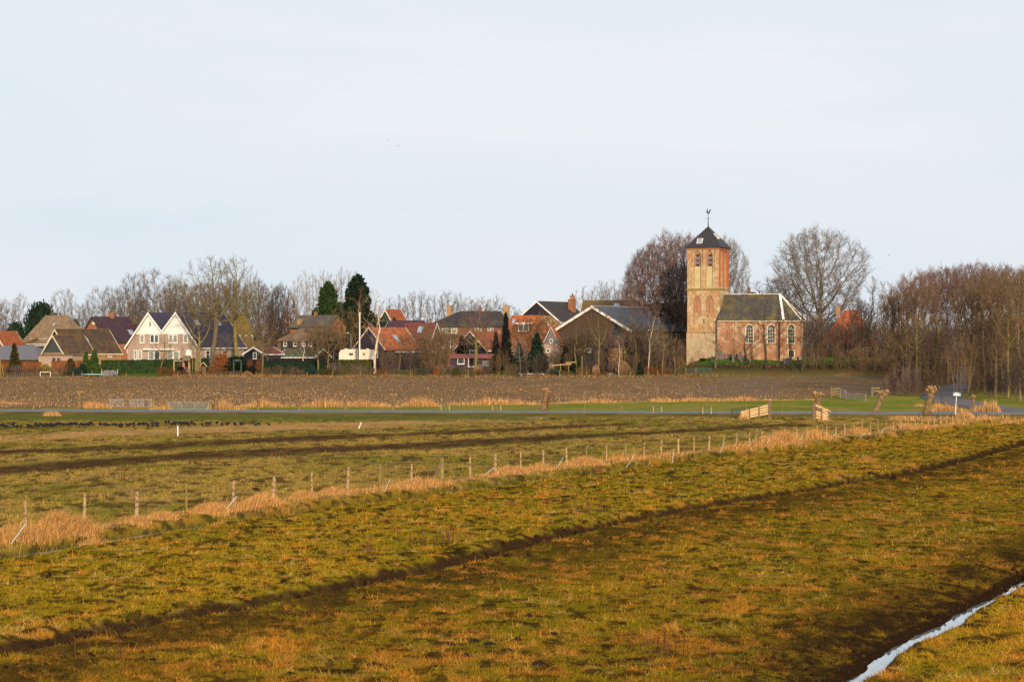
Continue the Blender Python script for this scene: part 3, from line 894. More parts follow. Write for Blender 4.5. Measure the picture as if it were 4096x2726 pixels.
# ------------------------------------------------------------------ houses
class House:
    """Corner O at photo column x0 and distance d. Front wall runs from O along u to column xu, ridge runs back along v."""
    def __init__(s, name, label, cat, x0, d, a, xu, xv=None, L=None, yE=0, yR=0, group=None, zdrop=0.4):
        s.a = math.radians(a); s.d = d; s.sc = F / d; s.x0 = x0
        s.ux, s.vx = math.cos(s.a), math.sin(s.a)
        s.W = (xu - x0) / (s.sc * s.ux)
        s.L = L if L is not None else (xv - x0) / (s.sc * s.vx)
        X = wx(x0, d)
        s.zb = float(hz(X, d)) - zdrop
        s.E = wz(yE, d) - s.zb; s.R = wz(yR, d) - s.zb
        s.root = thing(name, label, cat, (X, d, s.zb), -s.a, group)
        s.path = [(0, s.E), (s.W / 2, s.R), (s.W, s.E)]
        s.roof_o = None
    def z(s, py): return wz(py, s.d) - s.zb
    def fr(s, face):
        if face == 'f': return lambda t, z, o: (t, -o, z)
        if face == 'r': return lambda t, z, o: (s.W + o, t, z)
        if face == 'l': return lambda t, z, o: (-o, t, z)
    def t(s, face, px):
        if face == 'f': return (px - s.x0) / (s.sc * s.ux)
        if face == 'r': return (px - s.x0 - s.W * s.ux * s.sc) / (s.sc * s.vx)
        return (px - s.x0) / (s.sc * s.vx)
    def front(s, t, z, o): return (t, -o, z)
    def walls(s, m, thick=0.22, gable=None, gz=None):
        P = [(0, 0), (s.W, 0)] + [(u, z - thick) for u, z in reversed(s.path)]
        MB().prism(P, lambda t, z, o: (t, o, z), 0, s.L).build("wall", m, s.root)
        if gable:       # boarding over the upper gable, proud of the wall
            zz = s.z(gz)
            u0, zL = s.path[0]; u1, zR_ = s.path[-1]
            top = [(u, z - thick - 0.05) for u, z in s.path if z > zz]
            def at(p, q): return p[0] + (q[0] - p[0]) * (zz + thick + 0.05 - p[1]) / (q[1] - p[1])
            l = at(s.path[0], s.path[1]) if zL < zz + thick else 0
            r = at(s.path[-1], s.path[-2]) if zR_ < zz + thick else s.W
            MB().prism([(l, zz), (r, zz)] + top[::-1], s.front, 0.004, 0.07).build("gable_boarding", gable, s.root)
        return s
    def roof(s, m, thick=0.2, ov=0.35, ovv=0.3, barge=None, bw=0.3, gutter=None, ridge=None, backbarge=True):
        p = s.path
        def out(a, b, k):
            dx, dz = a[0] - b[0], a[1] - b[1]; l = math.hypot(dx, dz)
            return (a[0] + dx / l * k, a[1] + dz / l * k)
        q = [out(p[0], p[1], ov)] + p[1:-1] + [out(p[-1], p[-2], ov)]
        s.q = q; s.ovv = ovv
        poly = q + [(u, z - thick) for u, z in reversed(q)]
        s.roof_o = MB().prism(poly, lambda t, z, o: (t, o, z), -ovv, s.L + ovv).build("roof", m, s.root)
        if barge:
            pb = [(u, z + 0.04) for u, z in q] + [(u, z - bw) for u, z in reversed(q)]
            MB().prism(pb, lambda t, z, o: (t, o, z), -ovv - 0.07, -ovv - 0.003).build("bargeboard", barge, s.root)
            if backbarge: MB().prism(pb, lambda t, z, o: (t, o, z), s.L + ovv + 0.003, s.L + ovv + 0.07).build("bargeboard", barge, s.root)
        if gutter:
            for (u, z), sg in ((q[0], -1), (q[-1], 1)):
                MB().box(min(u, u + sg * .14), max(u, u + sg * .14), -ovv, s.L + ovv, z - 0.24, z - 0.04).build("gutter", gutter, s.root)
        if ridge:
            for u, z in p[1:-1]:
                if z > max(p[0][1], p[-1][1]) + .8:
                    MB().box(u - .14, u + .14, -ovv - .02, s.L + ovv + .02, z - .06, z + .10).build("ridge_cap", ridge, s.root)
        return s
    def hip(s, m, wallm, i0, i1, ov=0.45, thick=0.25, gutter=None, e_front=None):
        """hipped roof: ridge inset i0 from the front and i1 from the back"""
        W, L, E, R = s.W, s.L, s.E, s.R
        MB().box(0, W, 0, L, 0, E - 0.1).build("wall", wallm, s.root)
        k = ov * (R - E) / (W / 2)
        V = [(-ov, -ov, E - k), (W + ov, -ov, E - k), (W + ov, L + ov, E - k), (-ov, L + ov, E - k), (W / 2, i0, R), (W / 2, L - i1, R)]
        V += [(x, y, z - thick) for x, y, z in V[:4]]
        s.roof_o = MB().add(V, [(0, 1, 4), (1, 2, 5, 4), (2, 3, 5), (3, 0, 4, 5), (0, 6, 7, 1), (1, 7, 8, 2), (2, 8, 9, 3), (3, 9, 6, 0), (9, 8, 7, 6)]).build("roof", m, s.root)
        if gutter:
            zc = E - k - thick
            MB().box(-ov - .02, W + ov + .02, -ov - .02, -ov + .1, zc - .16, zc - .005).box(-ov - .02, -ov + .1, -ov + .103, L + ov, zc - .16, zc - .005).box(W + ov - .1, W + ov + .02, -ov + .103, L + ov, zc - .16, zc - .005).build("fascia", gutter, s.root)
        s.q = [(-ov, E - k), (W / 2, R), (W + ov, E - k)]
        return s
    def win(s, face, xa, ya, xb, yb, frame='white', pane='glass', mull=1, cross=0, fw=0.09, name="window"):
        fr = s.fr(face)
        t0, t1 = sorted((s.t(face, xa), s.t(face, xb))); z1, z0 = s.z(ya), s.z(yb)
        w = MB()
        w.ring([(t0, z0), (t1, z0), (t1, z1), (t0, z1)], [(t0 + fw, z0 + fw), (t1 - fw, z0 + fw), (t1 - fw, z1 - fw), (t0 + fw, z1 - fw)], fr, 0.004, 0.10)
        for i in range(1, mull):
            c = t0 + (t1 - t0) * i / mull; w.fbox(fr, c - fw / 2, c + fw / 2, z0 + fw, z1 - fw, 0.06, 0.09)
        for i in range(1, cross + 1):
            c = z0 + (z1 - z0) * i / (cross + 1); w.fbox(fr, t0 + fw, t1 - fw, c - fw / 3, c + fw / 3, 0.062, 0.088)
        wo = w.build(name, M[frame], s.root)
        MB().fbox(fr, t0 + fw - .01, t1 - fw + .01, z0 + fw - .01, z1 - fw + .01, 0.006, 0.05).build("pane" if name != "door" else "door_leaf", M[pane], wo)
        MB().fbox(fr, t0 - .06, t1 + .06, z0 - .07, z0 - .003, 0.004, 0.16).build("sill", M[frame], wo)
        return wo
    def band(s, face, xa, ya, xb, yb, m, name, o=0.12):
        fr = s.fr(face); t0, t1 = sorted((s.t(face, xa), s.t(face, xb)))
        return MB().fbox(fr, t0, t1, s.z(yb), s.z(ya), 0.004, o).build(name, m, s.root)
    def slope(s, side, px, py):
        z = s.z(py)
        (uE, zE), (uR, zR) = (s.q[-1], s.q[-2]) if side == 'r' else (s.q[0], s.q[1])
        k = (z - zE) / (zR - zE); u = uE + (uR - uE) * k
        v = ((px - s.x0) / s.sc - u * s.ux) / s.vx if abs(s.vx) > .05 else s.L / 2
        return u, v, z
    def skylight(s, side, px, py, wpx, hpx, m='glass', frame='galv'):
        u, v, z = s.slope(side, px, py)
        (uE, zE), (uR, zR) = (s.q[-1], s.q[-2]) if side == 'r' else (s.q[0], s.q[1])
        sl = Vector((uR - uE, 0, zR - zE)).normalized(); nv = Vector((-sl.z, 0, sl.x)) if sl.x > 0 else Vector((sl.z, 0, -sl.x))
        hl = hpx / s.sc / max(sl.z, .3) / 2; hw = wpx / s.sc / max(abs(s.vx), .3) / 2
        c = Vector((u, v, z)); yv = Vector((0, 1, 0))
        def fr(t, zz, o): return tuple(c + yv * t + sl * zz + nv * o)
        o = MB().ring([(-hw, -hl), (hw, -hl), (hw, hl), (-hw, hl)], [(-hw + .07, -hl + .07), (hw - .07, -hl + .07), (hw - .07, hl - .07), (-hw + .07, hl - .07)], fr, 0.01, 0.13).build("skylight", M[frame], s.roof_o)
        MB().fbox(fr, -hw + .06, hw - .06, -hl + .06, hl - .06, 0.012, 0.09).build("pane", M['skyglass'], o)
    def chimney(s, px, ytop, wpx, m, u=None, v=None, dep=None, pot=True, ybase=None):
        u = s.W / 2 if u is None else u
        v = ((px - s.x0) / s.sc - u * s.ux) / s.vx if v is None else v
        w = wpx / s.sc / 2; zt = s.z(ytop)
        zb = s.z(ybase) if ybase else s.R - 1.2
        o = MB().box(u - w * .9, u + w * .9, v - w, v + w, zb, zt).box(u - w * .9 - .08, u + w * .9 + .08, v - w - .08, v + w + .08, zt + .003, zt + .14).build("chimney", m, s.roof_o)
        if pot: MB().tube([(u, v, zt + .14), (u, v, zt + .6)], [w * .45, w * .36], 8).build("chimney_pot", M['tile_red'], o)
        return o


def f_sg(nt, p):
    p.inputs['Base Color'].default_value = (0.30, 0.36, 0.42, 1); p.inputs['Roughness'].default_value = 0.12; p.inputs['Specular IOR Level'].default_value = 0.9
    p.inputs['Metallic'].default_value = 0.35
M['skyglass'] = mat('skylight_glass', f_sg)

# far end of the village, beside the thatched farm
h = House('red_roofed_house', "house with an orange tiled roof cut off by the photo's edge, beyond a grey barn", 'house', -60, 460, 15, 20, L=9, yE=1381, yR=1322)
h.walls(M['brick_brown']).roof(M['tile_orange'], barge=M['oldwhite'])
h = House('grey_roofed_barn', 'low barn with a plain grey roof in front of the thatched farm', 'barn', 150, 430, -72, 215, xv=-90, yE=1426, yR=1381)
h.hip(M['grey_roof'], M['brown_boards'], 3.6, 2.0, gutter=M['greyboards'])
h = House('thatched_farmhouse', 'thatched farmhouse with orange curtains in a band of white framed windows', 'house', 291, 462, -60, 352, xv=72, yE=1351, yR=1259)
h.hip(M['thatch'], M['green_boards'], h.L * .31, h.L * .22, ov=.55, thick=.35, gutter=M['oldwhite'])
h.win('l', 93, 1353, 130, 1382, pane='orangecurtain'); h.win('l', 131, 1353, 164, 1382, pane='orangecurtain'); h.win('l', 165, 1353, 183, 1382, pane='orangecurtain', cross=1)
h.win('l', 193, 1353, 205, 1382, pane='glass')
h.skylight('l', 197, 1297, 9, 14)
MB().add([(-1.0, h.L * .70, h.E + .1), (-1.0, h.L + 2.3, h.E - 1.6), (3.2, h.L + 2.3, h.E - 1.6), (3.2, h.L * .70, h.E + .1), (-1.0, h.L * .70, h.E - .3), (-1.0, h.L + 2.3, h.E - 1.95), (3.2, h.L + 2.3, h.E - 1.95), (3.2, h.L * .70, h.E - .3)],
         [(0, 1, 2, 3), (7, 6, 5, 4), (0, 4, 5, 1), (1, 5, 6, 2), (2, 6, 7, 3), (3, 7, 4, 0)]).build("lean_to_roof", M['thatch'], h.root)
MB().box(-.6, 2.8, h.L + .01, h.L + 2.0, 0, h.E - 1.7).build("lean_to_wall", M['green_boards'], h.root)

h = House('purple_roofed_house', 'orange brick house with purple tiled roof and a tiny triangular gable window', 'house', 316, 456, 36, 444, xv=427, yE=1361, yR=1265)
h.walls(M['brick_orange']).roof(M['tile_purple'], barge=M['darksteel'], gutter=M['darksteel'])
h.chimney(438, 1250, 16, M['brick_orange'])
h.skylight('r', 515, 1329, 14, 20)
h.win('r', 508, 1378, 521, 1411, cross=1)
fr = h.fr('f'); ct = h.t('f', 385)
MB().prism([(ct - .55, h.z(1297)), (ct + .55, h.z(1297)), (ct, h.z(1285))], fr, .004, .09).build("window", M['white'], h.root)
h = House('brown_roofed_house', 'house with a broad moss edged brown tiled roof, behind a smaller gabled garage', 'house', 172, 441, 42, 298, xv=344, yE=1408, yR=1316)
h.walls(M['brick_yellow'], gable=M['green_boards'], gz=1390).roof(M['tile_brown'], barge=M['cream'], gutter=M['cream'], ridge=M['thatchmoss'])
h.skylight('r', 344, 1359, 11, 15)
h.win('r', 428, 1418, 439, 1428, mull=2)
h = House('gabled_garage', 'small garage with grey green gable boarding and brown tiled roof', 'garage', 172, 432.5, 42, 276, xv=268, yE=1410, yR=1340)
h.walls(M['brick_yellow'], gable=M['greygreen'], gz=1408).roof(M['tile_brown'], barge=M['cream'], gutter=M['cream'], ridge=M['thatchmoss'])
h.win('f', 224, 1416, 237, 1424); h.win('f', 248, 1416, 260, 1424)
h = House('flat_roofed_shed', 'flat roofed brick shed with two dark windows below the garage gable', 'shed', 154, 425, 20, 300, L=3.5, yE=1421, yR=1420.5)
MB().box(0, h.W, 0, h.L, 0, h.E).build("wall", M['brick_pink'], h.root)
MB().box(-.2, h.W + .2, -.25, h.L + .2, h.E + .003, h.E + .2).build("roof", M['oldwood'], h.root)
h.win('f', 214, 1430, 228, 1446, frame='oldwood'); h.win('f', 234, 1430, 248, 1446, frame='oldwood')

# the white twin gable house
h = House('twin_gabled_house', 'white twin gabled house of pale brick with dark violet roofs', 'house', 510, 433, 27, 818, xv=654, yE=1380, yR=1249)
k1, k2 = h.W * 95 / 308, h.W * 213 / 308
vz = h.z(1323)
h.path = [(0, h.E), (k1, h.R), ((k1 + k2) / 2, vz), (k2, h.R), (h.W, h.E)]
h.walls(M['brick_pink'], gable=M['white'], gz=1336)
h.roof(M['tile_violet'], ov=.55, ovv=.45, barge=M['white'], bw=.42, gutter=M['white'])
for (a_, b_) in ((565, 584), (689, 708), (708, 727), (752, 771)): h.win('f', a_, 1337, b_, 1371, pane='curtain', fw=.13)
for (a_, b_) in ((609, 628), (628, 646)): h.win('f', a_, 1337, b_, 1371, pane='glass', fw=.13)
for (a_, b_) in ((539, 553), (559, 573)): h.win('f', a_, 1399, b_, 1438, pane='curtain', fw=.14)
for (a_, b_) in ((601, 627), (683, 708), (709, 735)): h.win('f', a_, 1402, b_, 1438, pane='curtain', fw=.13)
h.win('f', 627.5, 1402, 652, 1438, pane='glass', fw=.13)
h.win('f', 763, 1398, 787, 1440, pane='white', fw=.13, name="door")
MB().fbox(lambda t, z, o: (t, -o, z), h.t('f', 606), h.t('f', 614), h.z(1304), h.z(1287), .075, .15).build("window", M['curtain'], h.root)
h.band('f', 586, 1393, 722, 1399, M['white'], "canopy", .7)
h.win('r', 838, 1400, 850, 1432, cross=1); h.win('r', 890, 1400, 902, 1432, cross=1)
h.skylight('r', 793, 1291, 13, 22); h.skylight('r', 861, 1291, 13, 22)
mb = MB()
for i in range(40): mb.box(.6 + i * .35, .62 + i * .35, -2.0, -1.98, 0.4, 1.5)
mb.box(.5, 14.5, -2.02, -1.96, 1.503, 1.54)
mb.build("terrace_railing", M['darksteel'], h.root)

h = House('mossy_thatched_house', 'dark boarded house under a green mossy thatched roof, behind tall bare trees', 'house', 1018, 467, -64, 1030, xv=893, yE=1334, yR=1262)
h.hip(M['thatchmoss'], M['black_boards'], 2.6, 1.2, ov=.5, thick=.35)
for (a_, b_) in ((951, 961), (978, 987), (1004, 1013)): h.win('l', a_, 1339, b_, 1368, frame='cream', pane='orangecurtain' if a_ == 951 else 'glass')
h = House('dark_garden_shed', 'black boarded shed with white bargeboards and a low red tiled roof', 'shed', 979, 428, 40, 1067, xv=1040, yE=1411, yR=1386)
h.walls(M['black_boards']).roof(M['tile_red'], barge=M['white'], gutter=M['oldwhite'])
h.win('f', 1017, 1408, 1032, 1434)

h = House('grey_tiled_house', 'yellow brick house with a grey tiled roof and two chimneys, behind the thatched barn', 'house', 1317, 458, -58, 1376, xv=1151, yE=1303, yR=1258)
h.walls(M['brick_orange']).roof(M['tile_grey'], gutter=M['darksteel'], ov=.4)
h.chimney(1254, 1249, 10, M['brick_orange']); h.chimney(1189, 1276, 17, M['brick_yellow'], u=.8, pot=False, ybase=1312)
h = House('thatched_barn', 'long black boarded barn with a brown thatched roof and white window frames', 'barn', 1300, 441, -76, 1345, xv=1120, yE=1352, yR=1311)
h.hip(M['thatchdark'], M['black_boards'], 1.2, 2.4, ov=.55, thick=.35)
for (a_, b_) in ((1130, 1144), (1171, 1186), (1205, 1220), (1232, 1247)): h.win('l', a_, 1356, b_, 1384, cross=1)
MB().add([(.2, h.L + .0, h.E - .1), (.2, h.L + 1.9, h.E - 3.2), (4, h.L + 1.9, h.E - 3.2), (4, h.L, h.E - .1), (.2, h.L + .0, 0), (.2, h.L + 1.9, 0), (4, h.L + 1.9, 0), (4, h.L, 0)],
         [(0, 1, 2, 3), (7, 6, 5, 4), (0, 4, 5, 1), (1, 5, 6, 2), (2, 6, 7, 3), (3, 7, 4, 0)]).build("side_aisle", M['thatchdark'], h.root)
h = House('long_low_shed', 'long low shed with a mossy sheet roof and white bargeboards', 'shed', 1256, 425, -64, 1310, xv=1109, yE=1424, yR=1393)
h.walls(M['black_boards']).roof(M['shed_roof'], barge=M['oldwhite'], gutter=M['oldwhite'], ov=.3)

# caravan
cv = thing('caravan', 'cream caravan standing behind an olive hedge near the flagpole', 'caravan', (wx(1354, 431), 431, float(hz(wx(1354, 431), 431)) + .35), -.05)
Lc = (1501 - 1354) * 431 / F; Zc = wz(1396, 431) - cv.location.z; z0 = .25
prof = [(0.35, z0), (Lc - .5, z0), (Lc - .1, z0 + .3), (Lc, .9), (Lc - .08, Zc - .5), (Lc - .5, Zc - .05), (1.2, Zc), (.5, Zc - .12), (.12, Zc - .6), (0, z0 + .6)]
MB().prism(prof, lambda t, z, o: (t, o, z), 0, 2.1).build("body", M['caravan'], cv)
def frc(t, z, o): return (t, -o, z)
MB().fbox(frc, Lc * .29, Lc * .40, Zc - 1.15, Zc - .72, .004, .04).build("window", M['glass'], cv)
MB().fbox(frc, Lc * .66, Lc * .73, Zc - 1.15, Zc - .68, .004, .04).build("window", M['curtain'], cv)
MB().fbox(frc, .15, Lc - .2, Zc - .62, Zc - .57, .004, .02).build("stripe", M['galv'], cv)
for i in (.16, .42, .75): MB().box(Lc * i, Lc * i + .5, .7, 1.2, Zc + .0, Zc + .14).build("roof_vent", M['caravan'], cv)
for i in (.47, .53): MB().tube([(Lc * i, .1, .0), (Lc * i, .32, .0)], .34, 14).build("wheel", M['darksteel'], cv)

# orange roofs in the middle
h = House('small_gabled_house', 'orange roofed house peeping over the trees with two white verges', 'house', 1517, 474, 30, 1571, xv=1569, yE=1284, yR=1236)
h.walls(M['green_boards']).roof(M['tile_orange2'], barge=M['white'], bw=.35)
h = House('brick_terrace', 'brown brick row house with a dark roof and yellow brick chimneys', 'house', 2030, 470, -82, 2046, xv=1705, yE=1297, yR=1242)
h.hip(M['tile_slate'], M['brick_brown'], 2.0, 6.5, ov=.35)
for (a_, b_) in ((1767, 1793), (1803, 1828), (1900, 1925), (1950, 1975)): h.win('l', a_, 1304, b_, 1332, frame='oldwhite', mull=2, pane='curtain')
for (a_, b_) in ((1767, 1778), (1800, 1812)): h.win('l', a_, 1356, b_, 1392, frame='oldwhite')
h.chimney(1794, 1222, 18, M['brick_yellow'], pot=False); h.chimney(2026, 1223, 20, M['brick_yellow'], pot=False, v=.6); h.chimney(1920, 1228, 9, M['brick_brown'])
h = House('dull_red_wing', 'low wing with a dull red banded roof behind the dark red roof', 'house', 1680, 462, -76, 1700, xv=1552, yE=1312, yR=1280)
h.walls(M['brick_brown']).roof(M['tile_purple'])
h = House('dark_red_roofed_house', 'house with a dark red roof, a tall skylight and one white verge', 'house', 1722, 452, -72, 1760, xv=1603, yE=1351, yR=1289)
h.walls(M['brick_brown']).roof(M['tile_red'], barge=M['oldwhite'], backbarge=False, bw=.45)
h.skylight('l', 1680, 1318, 22, 25)
h = House('orange_roofed_barn', 'dark boarded barn with a plain orange tiled roof and slim skylight', 'barn', 1417, 436, 38, 1546, xv=1547, yE=1391, yR=1308)
h.walls(M['purple_boards']).roof(M['tile_orange'], barge=M['oldwhite'], bw=.16)
h.skylight('r', 1585, 1354, 13, 28)
h.win('f', 1500, 1400, 1516, 1428, fw=.06)
h.band('r', 1582, 1404, 1740, 1409, M['oldwhite'], "eaves_board", .25)
h = House('bright_orange_farmhouse', 'farmhouse with a bright orange hipped roof and a white dormer', 'house', 2212, 449, -74, 2250, xv=1965, yE=1395, yR=1259)
h.hip(M['tile_orange'], M['brick_brown'], h.L * .26, h.L * .26, ov=.4, gutter=M['oldwhite'])
u, v, z = h.slope('l', 2099, 1327)
dm = MB().box(u - .9, u + 2.0, v - 1.15, v + 1.15, z + .002, z + 1.6).build("dormer", M['brick_brown'], h.roof_o)
MB().box(u - 1.15, u + 2.2, v - 1.5, v + 1.5, z + 1.603, z + 1.85).build("dormer_roof", M['white'], h.roof_o)
wq = MB(); frl = lambda t, zz, o: (u - .9 - o, t, zz)
wq.ring([(v - 1.1, z + .1), (v + 1.1, z + .1), (v + 1.1, z + 1.58), (v - 1.1, z + 1.58)], [(v - .95, z + .22), (v + .95, z + .22), (v + .95, z + 1.46), (v - .95, z + 1.46)], frl, .004, .1).fbox(frl, v - .06, v + .06, z + .22, z + 1.46, .01, .09).build("window", M['white'], h.roof_o)
MB().fbox(frl, v - .96, v + .96, z + .2, z + 1.48, .003, .05).build("pane", M['glass'], h.roof_o)
h.skylight('l', 2056, 1284, 13, 18); h.skylight('l', 2137, 1340, 12, 16)
h = House('black_gabled_barn', 'black gabled barn with a scarlet tiled roof and white verges', 'barn', 1821, 433, 36, 1947, xv=1928, yE=1395, yR=1323)
h.walls(M['black_boards']).roof(M['tile_orange2'], barge=M['oldwhite'], gutter=M['white'], bw=.22)
h.win('f', 1880, 1400, 1905, 1425)
h = House('grey_gabled_annex', 'narrow steep annex with a grey gable and white verges by the orange roof', 'house', 2173, 433, 24, 2239, xv=2200, yE=1376, yR=1306)
h.walls(M['brick_pink'], gable=M['greyboards'], gz=1374).roof(M['tile_orange'], barge=M['oldwhite'], bw=.16, ov=.25)
h.win('f', 2199, 1355, 2211, 1371)
h.win('f', 2185, 1396, 2200, 1408)
h = House('purple_shed', 'dark purple boarded shed with a red corrugated roof', 'shed', 1800, 421, 6, 1958, L=4.5, yE=1428, yR=1427)
MB().box(0, h.W, 0, h.L, 0, h.E - .2).build("wall", M['purple_boards'], h.root)
MB().add([(-.35, -.5, h.E - .18), (h.W + .35, -.5, h.E - .18), (h.W + .35, h.L + .3, h.E + .5), (-.35, h.L + .3, h.E + .5), (-.35, -.5, h.E - .08), (h.W + .35, -.5, h.E - .08), (h.W + .35, h.L + .3, h.E + .6), (-.35, h.L + .3, h.E + .6)],
         [(3, 2, 1, 0), (4, 5, 6, 7), (0, 1, 5, 4), (1, 2, 6, 5), (2, 3, 7, 6), (3, 0, 4, 7)]).build("roof", M['red_sheet'], h.root)
h.win('f', 1830, 1431, 1858, 1455); h.win('f', 1873, 1431, 1901, 1466, pane='purple_boards', name="door", fw=.1)
h.band('f', 1930, 1442, 1957, 1466, M['greyboards'], "board_panel")

h = House('slate_roofed_house', 'house with a dark slate coloured roof and a stout brick chimney', 'house', 2058, 472, 31, 2240, xv=2186, yE=1285, yR=1204)
h.walls(M['brick_yellow'], gable=M['black_boards'], gz=1262).roof(M['tile_slate'], barge=M['white'], bw=.32, gutter=M['oldwhite'])
h.win('f', 2166, 1290, 2192, 1300)
h.chimney(2290, 1197, 25, M['brick_orange'], u=h.W * .72, ybase=1275, pot=False)
h.chimney(2292, 1183, 16, M['brick_yellow'], u=h.W * .72, ybase=1196)
h = House('ochre_roofed_house', 'long house with an ochre mossy roof ridge and white verges', 'house', 2552, 484, -80, 2570, xv=2330, yE=1240, yR=1199)
h.walls(M['brick_brown']).roof(M['tile_ochre'], barge=M['white'], bw=.4)
h.skylight('l', 2470, 1219, 26, 12)
h = House('white_ridged_house', 'house with a white capped ridge and brown red roof beside the church tower', 'house', 2757, 458, -76, 2790, xv=2576, yE=1290, yR=1212)
h.walls(M['black_boards']).roof(M['tile_red'], barge=M['white'], bw=.35, ridge=M['white'])
for (a_, b_) in ((2714, 2726), (2728, 2740)): h.win('l', a_, 1302, b_, 1350, fw=.12)
h = House('great_barn', 'big dark boarded barn with wide white bargeboards and a blue grey roof', 'barn', 2224, 434, 30, 2514, xv=2490, yE=1316, yR=1224)
h.walls(M['brown_boards']).roof(M['tile_blue'], barge=M['oldwhite'], bw=.5, ov=.5, ovv=.5, ridge=M['galv'])
h.band('f', 2226, 1380, 2512, 1470, M['black_boards'], 'lower_boarding', .08)
h.band('f', 2300, 1392, 2335, 1466, M['brown_boards'], 'barn_door', .13)
h.win('f', 2345, 1392, 2362, 1408, frame='oldwhite'); h.win('f', 2480, 1392, 2497, 1408, frame='oldwhite')
h.band('r', 2530, 1340, 2700, 1352, M['oldwood'], 'eaves_rail', .10)
MB().fbox(lambda t, z, o: (t, -o, z), h.t('f', 2452), h.t('f', 2474), h.z(1378), h.z(1292), .004, .05).build("door", M['green_boards'], h.root)
h = House('hipped_orange_farmhouse', 'orange roofed farmhouse half hidden by trees beyond the churchyard', 'house', 3495, 456, -80, 3520, xv=3288, yE=1360, yR=1238)
h.hip(M['tile_orange2'], M['brick_brown'], h.L * .30, h.L * .44, ov=.5, gutter=M['green_boards'])
for a_ in (3300, 3340, 3412, 3440, 3470): h.win('l', a_, 1372, a_ + 16, 1400, frame='oldwhite')
h.win('l', 3383, 1372, 3400, 1406, frame='green_boards', pane='redplastic', name="door")
h.chimney(3366, 1228, 17, M['brick_yellow'], pot=False)
h = House('far_chimney_house', 'distant house showing only its brown roof and chimney above the church ridge', 'house', 2962, 520, 12, 3050, L=8, yE=1205, yR=1166)
h.walls(M['brick_brown']).roof(M['tile_ochre'])
h.chimney(2986, 1153, 13, M['brick_brown'], u=1.6, v=3, ybase=1200)

# ------------------------------------------------------------------ church
CD = 424.0
csc = F / CD
ca = math.radians(22)
cX = wx(2749, CD)
czb = float(hz(cX + 3, CD + 3)) - .35
church = thing('village_church', 'old village church with a square yellow brick tower and red brick nave', 'church', (cX, CD, czb), -ca)
def cz(py): return wz(py, CD) - czb
def cf(px): return (px - 2749) / (csc * math.cos(ca))           # along the front wall of the tower
TW = cf(2873)
def crt(px): return (px - 2873) / (csc * math.sin(ca))          # along its other visible wall
TE, TA = cz(992), cz(906)


def arch(x0, x1, z0, z1, pointed=True, n=7):
    w = x1 - x0; P = [(x0, z0), (x1, z0)]
    if pointed:
        hh = w * 0.95; zs = z1 - hh
        for i in range(n + 1):
            t = i / n; ang = t * math.pi / 3
            P.append((x0 + w * math.cos(ang) * 1.0 if False else x1 - w * (1 - math.cos(ang)), zs + hh * math.sin(ang) / math.sin(math.pi / 3)))
        for i in range(n - 1, -1, -1):
            t = i / n; ang = t * math.pi / 3
            P.append((x0 + w * (1 - math.cos(ang)), zs + hh * math.sin(ang) / math.sin(math.pi / 3)))
    else:
        r = w / 2; zs = z1 - r
        for i in range(2 * n + 1):
            ang = math.pi * i / (2 * n)
            P.append((x0 + r + r * math.cos(ang), zs + r * math.sin(ang)))
    return P


def f_tower(nt, p):
    v = objco(nt)
    tc = nt.nodes.new("ShaderNodeTexCoord"); sp = nt.nodes.new("ShaderNodeSeparateXYZ"); nt.links.new(tc.outputs['Object'], sp.inputs[0])
    br = noise(nt, 5.0, 3, 0.7, objco(nt, (1, 1, 2.6)), 0.36, 0.64)
    c = mixc(nt, br, (0.47, 0.325, 0.170), (0.34, 0.220, 0.110))
    c = mixc(nt, noise(nt, 0.9, 7, 0.8, v, 0.48, 0.60), c, (0.60, 0.49, 0.33))
    c = mixc(nt, noise(nt, 0.5, 6, 0.8, objco(nt, (1, 1, 0.6)), 0.52, 0.64), c, (0.25, 0.165, 0.075))
    c = mixc(nt, noise(nt, 3.0, 4, 0.8, objco(nt, (1, 1, 1.8)), 0.52, 0.62), c, (0.30, 0.20, 0.10))
    c = mixc(nt, noise(nt, 0.9, 5, 0.7, objco(nt, (1, 1, 0.5)), 0.50, 0.64), c, (0.40, 0.17, 0.075))
    def ge(out, val):
        m_ = N(nt, "ShaderNodeMath", operation='GREATER_THAN'); nt.links.new(out, m_.inputs[0]); m_.inputs[1].default_value = val; return m_.outputs[0]
    def mul(a, b):
        m_ = N(nt, "ShaderNodeMath", operation='MULTIPLY'); nt.links.new(a, m_.inputs[0]); nt.links.new(b, m_.inputs[1]); return m_.outputs[0]
    redb = mixc(nt, br, (0.52, 0.165, 0.060), (0.36, 0.105, 0.045))
    redb = mixc(nt, noise(nt, 0.7, 5, 0.7, objco(nt, (1, 1, 0.35)), 0.5, 0.7), redb, (0.20, 0.085, 0.05))
    fx = nt.nodes.new("ShaderNodeMapRange"); fx.inputs[1].default_value = TW - 0.3; fx.inputs[2].default_value = TW - 0.02; nt.links.new(sp.outputs[0], fx.inputs[0])
    up = nt.nodes.new("ShaderNodeMapRange"); up.inputs[1].default_value = cz(1165); up.inputs[2].default_value = cz(1140); nt.links.new(sp.outputs[2], up.inputs[0])
    c = mixc(nt, mul(fx.outputs[0], up.outputs[0]), c, redb)
    # weathered base: paler and greyer under the lower string course
    lo = nt.nodes.new("ShaderNodeMapRange"); lo.inputs[1].default_value = cz(1322); lo.inputs[2].default_value = cz(1334); nt.links.new(sp.outputs[2], lo.inputs[0])
    c = mixc(nt, mul(lo.outputs[0], noise(nt, 0.8, 5, 0.7, objco(nt, (1, 1, 2)), 0.3, 0.7)), c, (0.44, 0.36, 0.24))
    nt.links.new(c, p.inputs['Base Color']); p.inputs['Roughness'].default_value = 0.92
    bump(nt, p, br, 0.5, 0.05)
